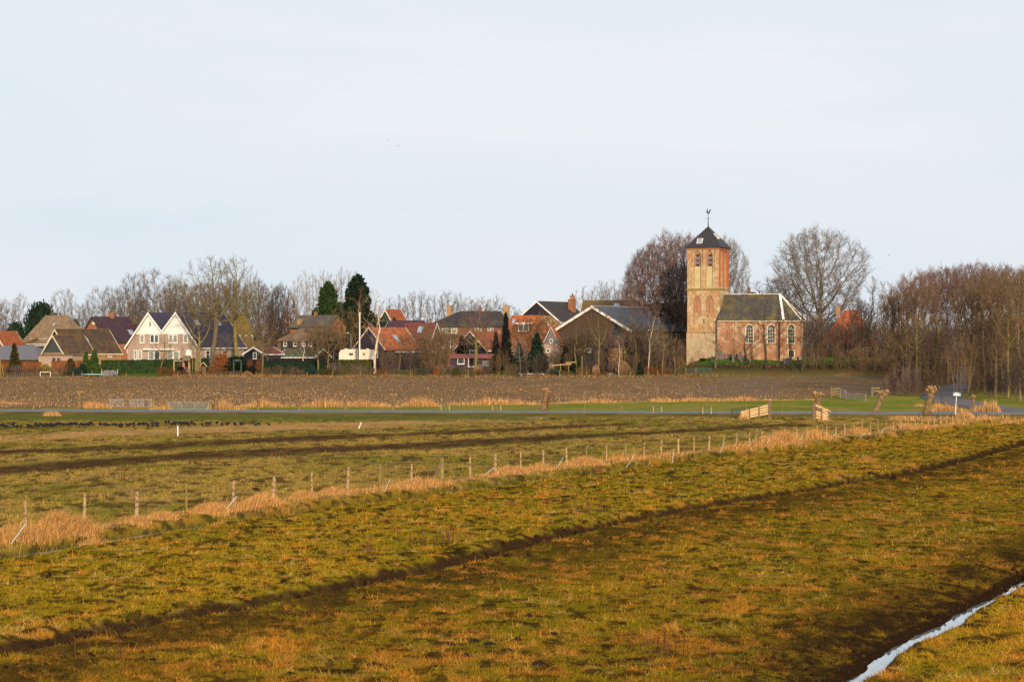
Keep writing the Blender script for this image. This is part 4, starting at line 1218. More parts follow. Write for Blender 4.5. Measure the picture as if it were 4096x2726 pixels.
M['tower_brick'] = mat('weathered_tower_brick', f_tower)
M['plaster'] = m_simple('stained_niche_plaster', (0.50, 0.41, 0.22), (0.42, 0.33, 0.16), 1.0, 0.9)
M['nichered'] = m_brick('red_niche_brick', (0.46, 0.20, 0.10), (0.38, 0.20, 0.12))
M['moss'] = m_simple('yellow_moss', (0.20, 0.16, 0.035), (0.30, 0.20, 0.08), 1.6, 0.95)

# tower wall with niches cut out of it
tower = MB().box(0, TW, 0, TW, -1.5, TE).build("tower", M['tower_brick'], church)
NF = [(cf(2775), cf(2801.5), cz(1152), cz(999)), (cf(2820.5), cf(2847), cz(1152), cz(999)), (cf(2773), cf(2801), cz(1250), cz(1182)), (cf(2821), cf(2850), cz(1250), cz(1181))]
NR = [(crt(2879), crt(2892), cz(1148), cz(998)), (crt(2897), crt(2911), cz(1148), cz(999))]
cut = MB()
ffr = lambda t, z, o: (t, -o, z)
rfr = lambda t, z, o: (TW + o, t, z)
for a_ in NF: cut.prism(arch(*a_), ffr, -.32, .5)
for a_ in NR: cut.prism(arch(*a_), rfr, -.32, .5)
cut.prism([(cf(2811), cz(1297)), (cf(2815), cz(1297)), (cf(2815), cz(1276)), (cf(2811), cz(1276))], ffr, -.6, .5)
cut.prism([(cf(2825), cz(1268)), (cf(2831), cz(1268)), (cf(2831), cz(1262)), (cf(2825), cz(1262))], ffr, -.6, .5)


def carve(o, cutter_mb):
    co = cutter_mb.build("cutter")
    co.matrix_world = o.matrix_world
    co.parent = o.parent
    md = o.modifiers.new("cut", 'BOOLEAN'); md.operation = 'DIFFERENCE'; md.object = co; md.solver = 'EXACT'
    bpy.context.view_layer.update()
    dg = bpy.context.evaluated_depsgraph_get()
    me = bpy.data.meshes.new_from_object(o.evaluated_get(dg))
    o.modifiers.clear()
    o.data = me
    bpy.data.objects.remove(co)


carve(tower, cut)
for i, (x0_, x1_, z0_, z1_) in enumerate(NF[:2]):
    MB().fbox(ffr, x0_ + .03, x1_ - .03, z0_ + .02, cz(1066), -.318, -.29).build("niche_plaster", M['plaster'], church)
    MB().prism(arch(x0_ + .02, x1_ - .02, cz(1065.6), z1_ - .03), ffr, -.318, -.29).build("niche_back", M['nichered'], church)
    xm = x0_ + (x1_ - x0_) * (.28 if i == 0 else .36); w_ = .62
    o = MB().fbox(ffr, xm, xm + w_, cz(1065), cz(1017), -.288, -.27).build("louvre_opening", M['stone_dark'], church)
    lv = MB()
    for k in (.15, .52):
        zt = cz(1065) + (cz(1017) - cz(1065)) * k
        lv.add([(xm + .02, .266, zt + .62), (xm + w_ - .02, .266, zt + .62), (xm + w_ - .02, .0, zt + .1), (xm + .02, .0, zt + .1), (xm + .02, .266, zt + .55), (xm + w_ - .02, .266, zt + .55), (xm + w_ - .02, .0, zt + .03), (xm + .02, .0, zt + .03)],
               [(0, 1, 2, 3), (7, 6, 5, 4), (3, 2, 6, 7), (0, 3, 7, 4), (1, 0, 4, 5), (2, 1, 5, 6)])
    lv.build("louvre", M['greyboards'], o)
for (x0_, x1_, z0_, z1_) in NF[2:]:
    MB().prism(arch(x0_ + .03, x1_ - .03, z0_ + .02, z1_ - .03), ffr, -.318, -.27).build("niche_back", M['nichered'], church)
    xm = (x0_ + x1_) / 2
    MB().fbox(ffr, xm - .07, xm + .07, z0_ + .03, z1_ - .75, -.268, -.12).bar((xm, .2, z1_ - .78), (xm - .33, .2, z1_ - .25), .1).bar((xm, .2, z1_ - .78), (xm + .33, .2, z1_ - .25), .1).build("tracery", M['nichered'], church)
for (x0_, x1_, z0_, z1_) in NR:
    MB().fbox(rfr, x0_ + .1, x0_ + .6, cz(1060), cz(1016), -.318, -.28).build("louvre_opening", M['stone_dark'], church)
pl_ = MB()
for (a_, b_, t_) in ((2879, 2893, 1143), (2898, 2917, 1146)):
    pl_.prism([(crt(a_), cz(1176)), (crt(b_), cz(1176)), (crt(b_), cz(t_ + 16)), (crt(b_) - .5, cz(t_ + 4)), (crt(a_) + .8, cz(t_)), (crt(a_), cz(t_ + 8))], rfr, .004, .05)
pl_.build("plaster_patch", M['plaster'], church)
# string courses and mossy ledges
def ringbox(mb, o, z0, z1):
    mb.box(-o, TW + o, -o, -.003, z0, z1).box(TW + .003, TW + o, -.003, TW + o, z0, z1).box(-o, -.003, -.003, TW + o, z0, z1)
mb = MB(); ringbox(mb, .16, cz(1160), cz(1154)); mb.build("string_course", M['moss'], church)
mb = MB(); ringbox(mb, .14, cz(1332), cz(1327)); mb.build("string_course", M['moss'], church)
mb = MB(); ringbox(mb, .12, -1.5, cz(1331.9)); mb.build("tower_base", M['tower_brick'], church)
mb = MB(); ringbox(mb, .10, TE - .35, TE - .003); mb.build("cornice", M['brick_orange'], church)
for px in (2768, 2808, 2854): MB().bar((cf(px), -.06, TE - .4), (cf(px), -.06, TE - 2.6), .05).build("wall_anchor", M['darksteel'], church)
# pyramid roof
e = .32
V = [(-e, -e, TE), (TW + e, -e, TE), (TW + e, TW + e, TE), (-e, TW + e, TE), (TW / 2, TW / 2, TA), (-e, -e, TE - .18), (TW + e, -e, TE - .18), (TW + e, TW + e, TE - .18), (-e, TW + e, TE - .18)]
# keep the soffit clear of the cornice top
V = [(x, y, z + .19) for x, y, z in V]
troof = MB().add(V, [(0, 1, 4), (1, 2, 4), (2, 3, 4), (3, 0, 4), (0, 5, 6, 1), (1, 6, 7, 2), (2, 7, 8, 3), (3, 8, 5, 0), (8, 7, 6, 5)]).build("tower_roof", M['slate'], church)
for sgn, (px, py, wpx, hpx) in ((0, (2799, 965, 22, 20)), (1, (2868, 945, 13, 22))):
    z = cz(py); k = (z - TE - .19) / (TA - TE)
    c0 = Vector((cf(px) - (0 if sgn == 0 else 0), -e + (TW / 2 + e) * k, z)) if sgn == 0 else Vector((TW + e - (TW / 2 + e) * k, crt(px) + 1.9, z))
    if sgn == 0: c0.x = (px - 2749) / csc / math.cos(ca) - c0.y * math.tan(ca)
    else: c0.y = ((px - 2749) / csc - c0.x * math.cos(ca)) / math.sin(ca)
    sl = (Vector((0, TW / 2 + e, TA - TE)) if sgn == 0 else Vector((-(TW / 2 + e), 0, TA - TE))).normalized()
    al = Vector((1, 0, 0)) if sgn == 0 else Vector((0, 1, 0))
    nv = al.cross(sl) if sgn == 0 else sl.cross(al) * -1
    nv = nv if nv.z > 0 else -nv
    hw = wpx / csc / 2 / (.93 if sgn == 0 else .5); hl = hpx / csc / 2 / sl.z
    frr = lambda t, zz, o, c0=c0, al=al, sl=sl, nv=nv: tuple(c0 + al * t + sl * zz + nv * o)
    o = MB().ring([(-hw, -hl), (hw, -hl), (hw, hl), (-hw, hl)], [(-hw + .1, -hl + .1), (hw - .1, -hl + .1), (hw - .1, hl - .1), (-hw + .1, hl - .1)], frr, .01, .16).build("roof_hatch", M['oldwhite'], troof)
    MB().fbox(frr, -hw + .09, hw - .09, -hl + .09, hl - .09, .012, .1).build("hatch_pane", M['skyglass'], o)
# weathercock
ax, zt = TW / 2, TA + .15
vane = MB().tube([(ax, ax, zt - .1), (ax, ax, zt + .9), (ax, ax, cz(853))], [.12, .07, .045], 8).bar((ax - .5, ax + .0, cz(872)), (ax + .5, ax, cz(872)), .06).build("vane_pole", M['darksteel'], church)
cock = [(-.42, .35), (-.30, .15), (-.05, .0), (.2, .05), (.36, .22), (.42, .55), (.55, .75), (.56, 1.0), (.40, 1.02), (.30, .80), (.12, .45), (.0, .42), (-.12, .60), (-.08, .95), (-.16, 1.12), (-.27, 1.10), (-.26, .92), (-.38, .86), (-.27, .78)]
MB().prism([(ax + x * .9, cz(853) + y * .85) for x, y in cock], lambda t, z, o: (t, ax + o, z), -.06, .06).build("weathercock", M['bronze'], church)

# nave with a three sided apse; u along, v across
NV0, NV1 = -.97, TW + .97
NE, NR_ = cz(1279), cz(1178) + .05
u0 = TW + .02; u1 = 18.7; s_ = 2.43
foot = [(u0, NV0), (u1, NV0), (u1 + s_, NV0 + s_), (u1 + s_, NV1 - s_), (u1, NV1), (u0, NV1)]
mb = MB(); n = len(foot)
mb.add([(x, y, -1.5) for x, y in foot] + [(x, y, NE - .12) for x, y in foot], [tuple(range(n))[::-1], tuple(range(n, 2 * n))] + [(i, (i + 1) % n, (i + 1) % n + n, i + n) for i in range(n)])
vm = (NV0 + NV1) / 2
mb.build("nave", M['brick_church'], church)
MB().add([(u0, NV0, NE - .12), (u0, NV1, NE - .12), (u0, vm, NR_ - .2), (u0 + .4, NV0, NE - .12), (u0 + .4, NV1, NE - .12), (u0 + .4, vm, NR_ - .2)], [(0, 1, 2), (5, 4, 3), (0, 3, 4, 1), (1, 4, 5, 2), (2, 5, 3, 0)]).build("nave_gable", M['brick_church'], church)
apx = 16.9; oo = .3; zE = NE - .05
R_ = [(u0 - .15, NV0 - oo), (u1 + .1, NV0 - oo), (u1 + s_ + oo, NV0 + s_ - .1), (u1 + s_ + oo, NV1 - s_ + .1), (u1 + .1, NV1 + oo), (u0 - .15, NV1 + oo)]
V = [(x, y, zE) for x, y in R_] + [(u0 - .15, vm, NR_), (apx, vm, NR_)] + [(x, y, zE - .14) for x, y in R_] + [(u0 - .15, vm, NR_ - .2)]
nroof = MB().add(V, [(0, 1, 7, 6), (1, 2, 7), (2, 3, 7), (3, 4, 7), (4, 5, 6, 7), (0, 8, 9, 1), (1, 9, 10, 2), (2, 10, 11, 3), (3, 11, 12, 4), (4, 12, 13, 5), (5, 6, 14, 13), (6, 0, 8, 14), (13, 12, 11, 10, 9, 8)]).build("nave_roof", M['tile_church'], church)
for k_ in (1, 2, 3):
    p = Vector((R_[k_][0], R_[k_][1], zE)); q = Vector((apx, vm, NR_))
    MB().bar(p + Vector((0, 0, .06)), q + Vector((0, 0, .06)), .42 if k_ == 1 else .3, .12).build("hip_flashing", M['white'] if k_ == 1 else M['oldwhite'], nroof)
MB().box(u0 - .1, apx, vm - .16, vm + .16, NR_ - .03, NR_ + .09).build("ridge_cap", M['oldwhite'], nroof)
def along(p, q):
    p, q = Vector((*p, 0)), Vector((*q, 0)); d_ = (q - p).normalized(); nn = Vector((d_.y, -d_.x, 0))
    return (lambda t, z, o: tuple(p + d_ * t + nn * o + Vector((0, 0, z)))), (q - p).length
for i in range(3):
    fr_, l_ = along(foot[i], foot[i + 1])
    MB().fbox(fr_, .0, l_, NE - .32, NE - .13, .004, .28).build("eaves_gutter", M['cream'], church)
f1, l1 = along(foot[0], foot[1]); f2, l2 = along(foot[1], foot[2]); f3, l3 = along(foot[2], foot[3])
MB().fbox(f1, -.0, l1, -1.5, cz(1424), .004, .1).build("plinth", M['brick_church'], church)
def church_window(fr, t0, t1, z0, z1):
    out = arch(t0, t1, z0, z1, False); inn = arch(t0 + .2, t1 - .13, z0 + .16, z1 - .16, False)
    w = MB().ring(out, inn, fr, .004, .12).build("window", M['cream'], church)
    MB().prism(arch(t0 + .18, t1 - .11, z0 + .14, z1 - .14, False), fr, .005, .03).build("pane", M['glass'], w)
    b = MB()
    wi = (t1 - .13) - (t0 + .2)
    for k in (1, 2): b.fbox(fr, t0 + .2 + wi * k / 3 - .035, t0 + .2 + wi * k / 3 + .035, z0 + .16, z1 - .75, .032, .07)
    for k in range(1, 5):
        zz = z0 + .16 + (z1 - .9 - z0) * k / 4.4; b.fbox(fr, t0 + .2, t1 - .13, zz - .03, zz + .03, .034, .068)
    zs = z1 - .9
    for (a0, a1) in ((0, .5), (.33, .85), (.67, .15), (1, .5)):
        b.fbox(fr, t0 + .2 + wi * min(a0, a1) * .98 + .0, t0 + .2 + wi * min(a0, a1) * .98 + .05, zs, zs + .35, .033, .066)
    b.build("glazing_bar", M['cream'], w)
def tn(px, f_, l_):     # photo column -> distance along a nave wall
    a0 = Vector(f_(0, 0, 0)); a1 = Vector(f_(l_, 0, 0))
    X0 = 2749 + csc * (a0.x * math.cos(ca) + a0.y * math.sin(ca)); X1 = 2749 + csc * (a1.x * math.cos(ca) + a1.y * math.sin(ca))
    return (px - X0) / (X1 - X0) * l_
church_window(f1, tn(2969, f1, l1), tn(3002, f1, l1), cz(1373), cz(1296))
church_window(f1, tn(3051, f1, l1), tn(3084, f1, l1), cz(1373), cz(1296))
church_window(f2, tn(3127, f2, l2), tn(3161, f2, l2), cz(1374), cz(1296))
t0, t1 = tn(3131, f2, l2), tn(3159, f2, l2)
dd = MB().ring([(t0, cz(1429)), (t1, cz(1429)), (t1, cz(1398)), (t0, cz(1398))], [(t0 + .13, cz(1429) + .12), (t1 - .13, cz(1429) + .12), (t1 - .13, cz(1398) - .12), (t0 + .13, cz(1398) - .12)], f2, .004, .1).build("door_frame", M['cream'], church)
MB().fbox(f2, t0 + .12, t1 - .12, cz(1429) + .11, cz(1398) - .11, .005, .05).build("door", M['stone_dark'], church)
MB().fbox(f1, tn(3096, f1, l1), tn(3101, f1, l1), .2, NE - .33, .004, .2).build("downpipe", M['stone_dark'], church)
for (pa, pb) in ((2864, 2872), (2930, 2948), (3020, 3034)):
    MB().fbox(f1, tn(pa, f1, l1), tn(pb, f1, l1), -1.5, NE - .34, .004, .16).build("pilaster", M['brick_church'], church)

# ------------------------------------------------------------------ bare trees
def segs_mesh(name, S, n):
    """S: list of (p0, p1, r0, r1) -> n-sided tapering prisms"""
    A = np.array([s[0] for s in S]); B = np.array([s[1] for s in S])
    r0 = np.array([s[2] for s in S]); r1 = np.array([s[3] for s in S])
    D = B - A; D /= np.maximum(np.linalg.norm(D, axis=1), 1e-9)[:, None]
    ref = np.where(np.abs(D[:, 2:3]) < 0.9, np.array([[0, 0, 1.0]]), np.array([[1.0, 0, 0]]))
    U = np.cross(D, ref); U /= np.linalg.norm(U, axis=1)[:, None]; W = np.cross(D, U)
    m = len(S); V = np.empty((m, 2 * n, 3), np.float32)
    for k in range(n):
        t = 2 * math.pi * k / n; o = U * math.cos(t) + W * math.sin(t)
        V[:, k] = A + o * r0[:, None]; V[:, n + k] = B + o * r1[:, None]
    b = np.arange(m)[:, None] * 2 * n
    q = np.concatenate([b + np.array([[k, (k + 1) % n, n + (k + 1) % n, n + k]]) for k in range(n)], 0)
    return fastmesh(name, V.reshape(-1, 3), q.reshape(-1), 4, smooth=n > 4)


def grow(seed, H, trunk, limbs, ang, lens, kids, up=(0.0, 0.12, 0.08, 0.04, 0.02), wob=(0.05, 0.13, 0.2, 0.26, 0.3), r0=None, twig=0.012, forks=1, start=0.35, maxl=4, cluster=False):
    """recursive limbs; returns trunk segments (levels 0-1) and crown segments"""
    R = random.Random(seed)
    T, K = [], []
    r0 = r0 or H * 0.016
    NS = (8, 7, 5, 3, 2, 2)
    def branch(p, d, L, r, lev):
        n = NS[lev]; pts = [(p, r)]; rend = max(twig * 0.7, r * (0.22 if lev else 0.35))
        dirs = []
        for i in range(n):
            d = (d + Vector((R.gauss(0, wob[lev]), R.gauss(0, wob[lev]), R.gauss(0, wob[lev]) + up[lev]))).normalized()
            q = p + d * (L / n); rr = r + (rend - r) * (i + 1) / n
            (T if lev <= 1 else K).append((tuple(p), tuple(q), pts[-1][1], rr))
            p = q; pts.append((p, rr)); dirs.append(d)
        if lev >= maxl: return
        k = kids[lev]
        t0 = start if lev == 0 else 0.22
        for j in range(k):
            f = t0 + (1 - t0) * (j + R.random()) / k
            if lev == 0 and cluster: f = start + (1 - start) * (R.random() ** 1.5)
            i = min(int(f * n), n - 1); ff = f * n - i
            pp = pts[i][0].lerp(pts[i + 1][0], ff); rr = pts[i][1] + (pts[i + 1][1] - pts[i][1]) * ff
            a = math.radians(R.uniform(*ang[lev])); az = R.uniform(0, 2 * math.pi) if lev else (2.4 * j + R.uniform(-.5, .5))
            dd = dirs[i]; ref = Vector((0, 0, 1)) if abs(dd.z) < 0.9 else Vector((1, 0, 0))
            u = dd.cross(ref).normalized(); w = dd.cross(u)
            nd = dd * math.cos(a) + (u * math.cos(az) + w * math.sin(az)) * math.sin(a)
            LL = L * R.uniform(*lens[lev]) * (1.0 - (0.45 if lev else 0.35) * f)
            branch(pp, nd, LL, max(twig, min(rr * 0.72, rr * (0.75 if lev else 0.6))), lev + 1)
    for i in range(forks):
        a = 0 if forks == 1 else R.uniform(0.05, 0.16) + (0.10 if forks > 2 else 0); az = 2 * math.pi * i / forks + R.uniform(-.5, .5)
        branch(Vector((0.12 * forks * math.cos(az) * (forks > 1), 0.12 * forks * math.sin(az) * (forks > 1), -0.15)), Vector((math.sin(a) * math.cos(az), math.sin(a) * math.sin(az), math.cos(a))).normalized(), trunk * R.uniform(.9, 1.05), r0 * R.uniform(.8, 1), 0)
    return T, K


from mathutils import kdtree


def colonise(seed, H, cb, R, n, D, trunk_r, shape='dome', up=0.12, twigs=1.4, twl=0.8, droop=0.0, kill=1.9, lowfork=0.0, tip=0.010, thick=0.055, shell=0.5, lean=0.03):
    """branches grown towards points spread through the crown's volume (space colonisation), then fine twigs on every young shoot"""
    g = np.random.default_rng(seed)
    zb = H * cb; hc = H - zb
    P = g.uniform(-1, 1, (n * 4, 3))
    rr = np.hypot(P[:, 0], P[:, 1]); t = (P[:, 2] + 1) / 2
    lum = 0.86 + 0.28 * np.sin(3 * np.arctan2(P[:, 1], P[:, 0]) + seed) * np.sin(5.1 * t + seed * 1.7)
    if shape == 'dome': prof = np.where(t < .42, .62 + .38 * np.sqrt(t / .42), np.sqrt(np.clip(1 - ((t - .42) / .58) ** 2, 0, 1)))
    elif shape == 'oval': prof = np.sqrt(np.clip(1 - ((t - .5) / .5) ** 2, 0, 1)) ** .8
    elif shape == 'vase': prof = np.clip(.25 + .85 * t, 0, 1) * np.sqrt(np.clip(1 - np.clip((t - .75) / .25, 0, 1) ** 2, 0, 1))
    else: prof = (1 - t) ** .6
    prof = prof * lum
    ok = (rr < prof) & (g.random(n * 4) < (1 - shell) + shell * np.clip(rr / np.maximum(prof, .05), 0, 1) ** 1.5 + .3 * (t > .8))
    P = P[ok][:n]; t = t[ok][:n]
    A = [Vector((x * R, y * R, zb + tt * hc)) for (x, y, _), tt in zip(P, t)]
    pos, par = [], []
    p = Vector((0, 0, -.2)); d = Vector((g.normal(0, lean), g.normal(0, lean), 1)).normalized(); last = -1
    ztop = zb + hc * (.12 if shape == 'dome' else .30)
    while p.z < ztop:
        pos.append(p.copy()); par.append(last); last = len(pos) - 1
        d = (d + Vector((g.normal(0, .05), g.normal(0, .05), .06))).normalized(); p = p + d * D
    inf = max(R, hc) * .75
    active = A
    for it in range(90):
        if len(active) < n * .02: break
        kd = kdtree.KDTree(len(pos))
        for i, q in enumerate(pos): kd.insert(q, i)
        kd.balance()
        acc = {}; rest = []
        for a in active:
            co, i, dist = kd.find(a)
            if dist < kill * D: continue
            rest.append(a)
            if dist < inf:
                v = (a - co) / dist
                acc[i] = acc[i] + v if i in acc else v.copy()
        active = rest
        if not acc: break
        for i, v in acc.items():
            v = v.normalized() + Vector((g.normal(0, .16), g.normal(0, .16), up + g.normal(0, .10)))
            if par[i] >= 0: v += (pos[i] - pos[par[i]]).normalized() * .35
            pos.append(pos[i] + v.normalized() * D); par.append(i)
    m = len(pos)
    acc = [0.0] * m
    e = 2.35; kids = [0] * m
    for i in range(m - 1, -1, -1):
        if kids[i] == 0: acc[i] += tip ** e
        if par[i] >= 0: acc[par[i]] += acc[i]; kids[par[i]] += 1
    rad = [max(tip, x ** (1 / e)) for x in acc]
    sc = trunk_r / rad[0]
    rad = [tip + (r_ - tip) * (trunk_r - tip) / max(rad[0] - tip, 1e-6) for r_ in rad]
    T, K = [], []
    for i in range(1, m):
        j = par[i]
        r1 = rad[i]; r0 = min(rad[j], r1 * 1.35) if j else rad[j]
        (T if r1 > thick else K).append((tuple(pos[j]), tuple(pos[i]), r0, r1))
        if r1 < thick * .9:
            dd = (pos[i] - pos[j]).normalized()
            for k in range(int(twigs + g.random() + (1.2 if kids[i] == 0 else 0))):
                v = (dd * .75 + Vector((g.normal(0, .55), g.normal(0, .55), .25 + up * .8 - droop + g.normal(0, .4)))).normalized()
                q0 = pos[j].lerp(pos[i], g.random()); L = twl * g.uniform(.5, 1.25)
                q1 = q0 + v * L * .5; v2 = (v + Vector((g.normal(0, .2), g.normal(0, .2), .12 - droop * .8))).normalized(); q2 = q1 + v2 * L * .5
                K.append((tuple(q0), tuple(q1), tip * .95, tip * .8)); K.append((tuple(q1), tuple(q2), tip * .8, tip * .5))
                for b in range(2 if twigs > 1 else 1):
                    v3 = (v + Vector((g.normal(0, .6), g.normal(0, .6), g.normal(.12 - droop, .35)))).normalized()
                    K.append((tuple(q0.lerp(q1, g.uniform(.3, 1))), tuple(q1 + v3 * L * .5), tip * .75, tip * .5))
    # root flare
    T.append(((0, 0, -.25), (0, 0, .7), trunk_r * 1.45, trunk_r * 1.02))
    return T, K


PROTO = {}
def proto(key, variants, gen=None, **kw):
    for v in range(variants):
        T, K = (gen or colonise)(hash_(key) + v * 17, **kw)
        P = np.array([s[1] for s in K]); top = np.percentile(P[:, 2], 99.7); wid = 2 * np.percentile(np.abs(P[:, 0]), 98)
        if gen is grow: K = T + K; tm = None
        else: tm = segs_mesh(key + "_trunk", T, 6); tm.materials.append(M['bark'])
        km = segs_mesh(key + "_crown", K, 3); km.materials.append(M['twig'])
        PROTO.setdefault(key, []).append((tm, km, top, wid))
def hash_(s): return sum(ord(c) * (i + 3) for i, c in enumerate(s))


# wide domed crown on several great limbs (elm, old oak)
proto('broad', 3, H=20, cb=.20, R=8.6, n=2700, D=.43, trunk_r=.50, shape='dome', up=.05, twigs=3.4, twl=1.2, tip=.016, shell=.55)
proto('high', 2, H=20, cb=.40, R=6.4, n=1150, D=.48, trunk_r=.46, shape='dome', up=.10, twigs=1.5, twl=1.1, tip=.014, shell=.5)
# tall spreading tree with an open crown
proto('open', 3, H=17, cb=.24, R=5.4, n=850, D=.45, trunk_r=.27, shape='oval', up=.16, twigs=2.7, twl=1.1, tip=.015, shell=.4)
# poplar / alder like: many ascending limbs
proto('upright', 3, H=17, cb=.12, R=2.9, n=620, D=.46, trunk_r=.20, shape='oval', up=.55, twigs=2.2, twl=1.1, tip=.014, shell=.3)
# dense alder for the wood
proto('alder', 3, H=15, cb=.24, R=4.6, n=1000, D=.44, trunk_r=.21, shape='vase', up=.26, twigs=3.3, twl=1.0, tip=.015, shell=.3)
proto('thin', 3, H=8, cb=.30, R=2.3, n=150, D=.32, trunk_r=.11, shape='oval', up=.26, twigs=.7, twl=.6, tip=.010, shell=.3, thick=.035)
# slender young tree
proto('young', 3, H=8, cb=.28, R=2.3, n=260, D=.30, trunk_r=.10, shape='oval', up=.28, twigs=1.3, twl=.6, tip=.010, shell=.3, thick=.035)
# spreading crown on a short forked trunk
proto('forked', 3, H=9, cb=.20, R=3.6, n=300, D=.34, trunk_r=.17, shape='vase', up=.10, twigs=1.9, twl=.7, tip=.010, shell=.5, thick=.04)
# birch with fine drooping twigs
proto('birch', 2, H=12, cb=.30, R=2.0, n=170, D=.36, trunk_r=.13, shape='oval', up=.45, twigs=.9, twl=.8, droop=.35, tip=.010, shell=.3, thick=.035)
# many stemmed shrub
proto('bush', 3, gen=grow, H=2.5, trunk=2.2, limbs=0, ang=((15, 45), (20, 50), (20, 55)), lens=((.4, .7), (.45, .7), (.5, .7)), kids=(9, 6, 4, 0), start=.1, r0=.022, twig=.008, forks=11, maxl=3, wob=(.12, .16, .2, .25, .3), up=(.02, .06, .05, .05, 0))
# coppice fan
proto('fan', 2, gen=grow, H=9, trunk=8, limbs=0, ang=((10, 25), (12, 30), (15, 35)), lens=((.35, .6), (.4, .6), (.45, .65)), kids=(8, 5, 4, 0), start=.2, r0=.08, twig=.010, forks=7, maxl=3, wob=(.04, .07, .12, .2, .3), up=(.03, .06, .06, .05, 0))

COL = dict(brown=(.155, .112, .078), purple=(.190, .116, .096), olive=(.155, .120, .055), pale=(.255, .200, .150), dark=(.085, .064, .050), orange=(.22, .105, .045), birch=(.40, .30, .22), warm=(.160, .102, .058), ginger=(.24, .13, .06), rust=(.20, .07, .03), grey=(.190, .160, .138))
TRC = dict(brown=(.13, .10, .06), purple=(.10, .075, .055), olive=(.17, .135, .045), pale=(.24, .19, .13), dark=(.055, .046, .034), orange=(.26, .15, .07), birch=(.50, .40, .31), warm=(.20, .14, .075), ginger=(.24, .15, .07), rust=(.14, .09, .05), grey=(.16, .14, .11))
PICK = random.Random(5)


def setc(o, c): o.color = (*c, 1)


def tree(kind, name, label, px, d, ytop, wpx, col, group=None, cat='tree', trunkcol=None, ybase=None, lean=0.0, var=None, crown='crown', rz=None):
    tm, km, top, wid = PROTO[kind][PICK.randrange(len(PROTO[kind])) if var is None else var]
    X = wx(px, d); zb = float(hz(X, d)) - .05
    if ybase is not None: zb = wz(ybase, d)
    H = wz(ytop, d) - zb; Wm = wpx / F * d
    r = thing(name, label, cat, (X, d, zb), PICK.uniform(0, 6.28) if rz is None else rz, group)
    if lean: r.rotation_euler[1] = 0; r.rotation_mode = 'XYZ'
    r.scale = (Wm / wid, Wm / wid, H / top)
    if lean:
        from mathutils import Matrix
        m4 = Matrix.Translation(r.location) @ Matrix.Rotation(math.radians(lean), 4, 'Y') @ Matrix.Rotation(r.rotation_euler[2], 4, 'Z') @ Matrix.Diagonal((*r.scale, 1))
        r.matrix_world = m4
    k = PICK.uniform(.85, 1.15)
    if tm is not None: a = link('trunk', tm, r); setc(a, tuple(x * k for x in (TRC[trunkcol or col])))
    b = link(crown, km, r); setc(b, tuple(x * k for x in COL[col]))
    return r


# ------------------------------------------------------------------ evergreens and leafy shrubs
def leaf_cloud(name, n, fn, size, seed, m, up=0.0, elong=1.6):
    """n leaf quads; fn(rng, n) -> points and outward directions"""
    g = np.random.default_rng(seed)
    P, D = fn(g, n)
    n = len(P)
    A = g.normal(0, 1, (n, 3)); A -= D * (A * D).sum(1)[:, None] * 0.3
    A[:, 2] += up; A /= np.linalg.norm(A, axis=1)[:, None]
    B = np.cross(A, g.normal(0, 1, (n, 3))); B /= np.maximum(np.linalg.norm(B, axis=1), 1e-6)[:, None]
    s = size * g.uniform(.6, 1.4, (n, 1))
    A *= s * elong; B *= s * .5
    V = np.stack([P - B * .6, P + A * .5 - B, P + A, P + A * .5 + B], 1).reshape(-1, 3)
    me = fastmesh(name, V, np.arange(n * 4), 4)
    me.materials.append(m)
    return me


def conifer_pts(H, R, layers, tipup=.15, ragged=.35, solid=0.0):
    def fn(g, n):
        lay = g.uniform(0, 1, n) ** 1.25
        nb = 9
        li = np.floor(lay * layers); az = (g.integers(0, nb, n) + 0.37 * li * 2.4) * 2 * math.pi / nb + g.normal(0, .13, n)
        hsh = _hash(li, np.floor(az * nb / 6.283), 7)
        z0 = H * (.04 + .94 * (li + .5) / layers)
        rmax = R * (1 - (z0 / H)) ** .8 * (1 - ragged + 2 * ragged * hsh)
        rr = rmax * np.sqrt(g.uniform(.02, 1, n))
        z = z0 + tipup * rr + g.normal(0, H / layers * .35, n)
        P = np.stack([np.cos(az) * rr, np.sin(az) * rr, z], 1) + g.normal(0, .05 * R, (n, 3)) * .6
        D = np.stack([np.cos(az), np.sin(az), 0 * az + .3], 1)
        return P, D / np.linalg.norm(D, axis=1)[:, None]
    return fn


def stacked_pts(seed, H, R, lumps=64):
    gg = np.random.default_rng(seed)
    t = gg.uniform(0, 1, lumps) ** .9
    prof = np.where(t < .2, .85 + .75 * t, np.clip(1 - (t - .2) / .83, .03, 1) ** .70)
    az = gg.uniform(0, 6.283, lumps); rr = R * prof * gg.uniform(.35, .82, lumps)
    c = np.stack([np.cos(az) * rr, np.sin(az) * rr, H * (.05 + .82 * t)], 1); lr = gg.uniform(.15, .32, lumps) * R * (1 - .35 * t)
    def fn(g, n):
        k = g.integers(0, lumps, n); d = g.normal(0, 1, (n, 3)); d /= np.linalg.norm(d, axis=1)[:, None]
        s = g.uniform(.4, 1.0, n)
        P = c[k] + d * (lr[k] * s)[:, None] * np.array([1, 1, 1.9]) + np.array([0, 0, 1.0]) * (lr[k] * .5)[:, None]
        return P, d
    return fn


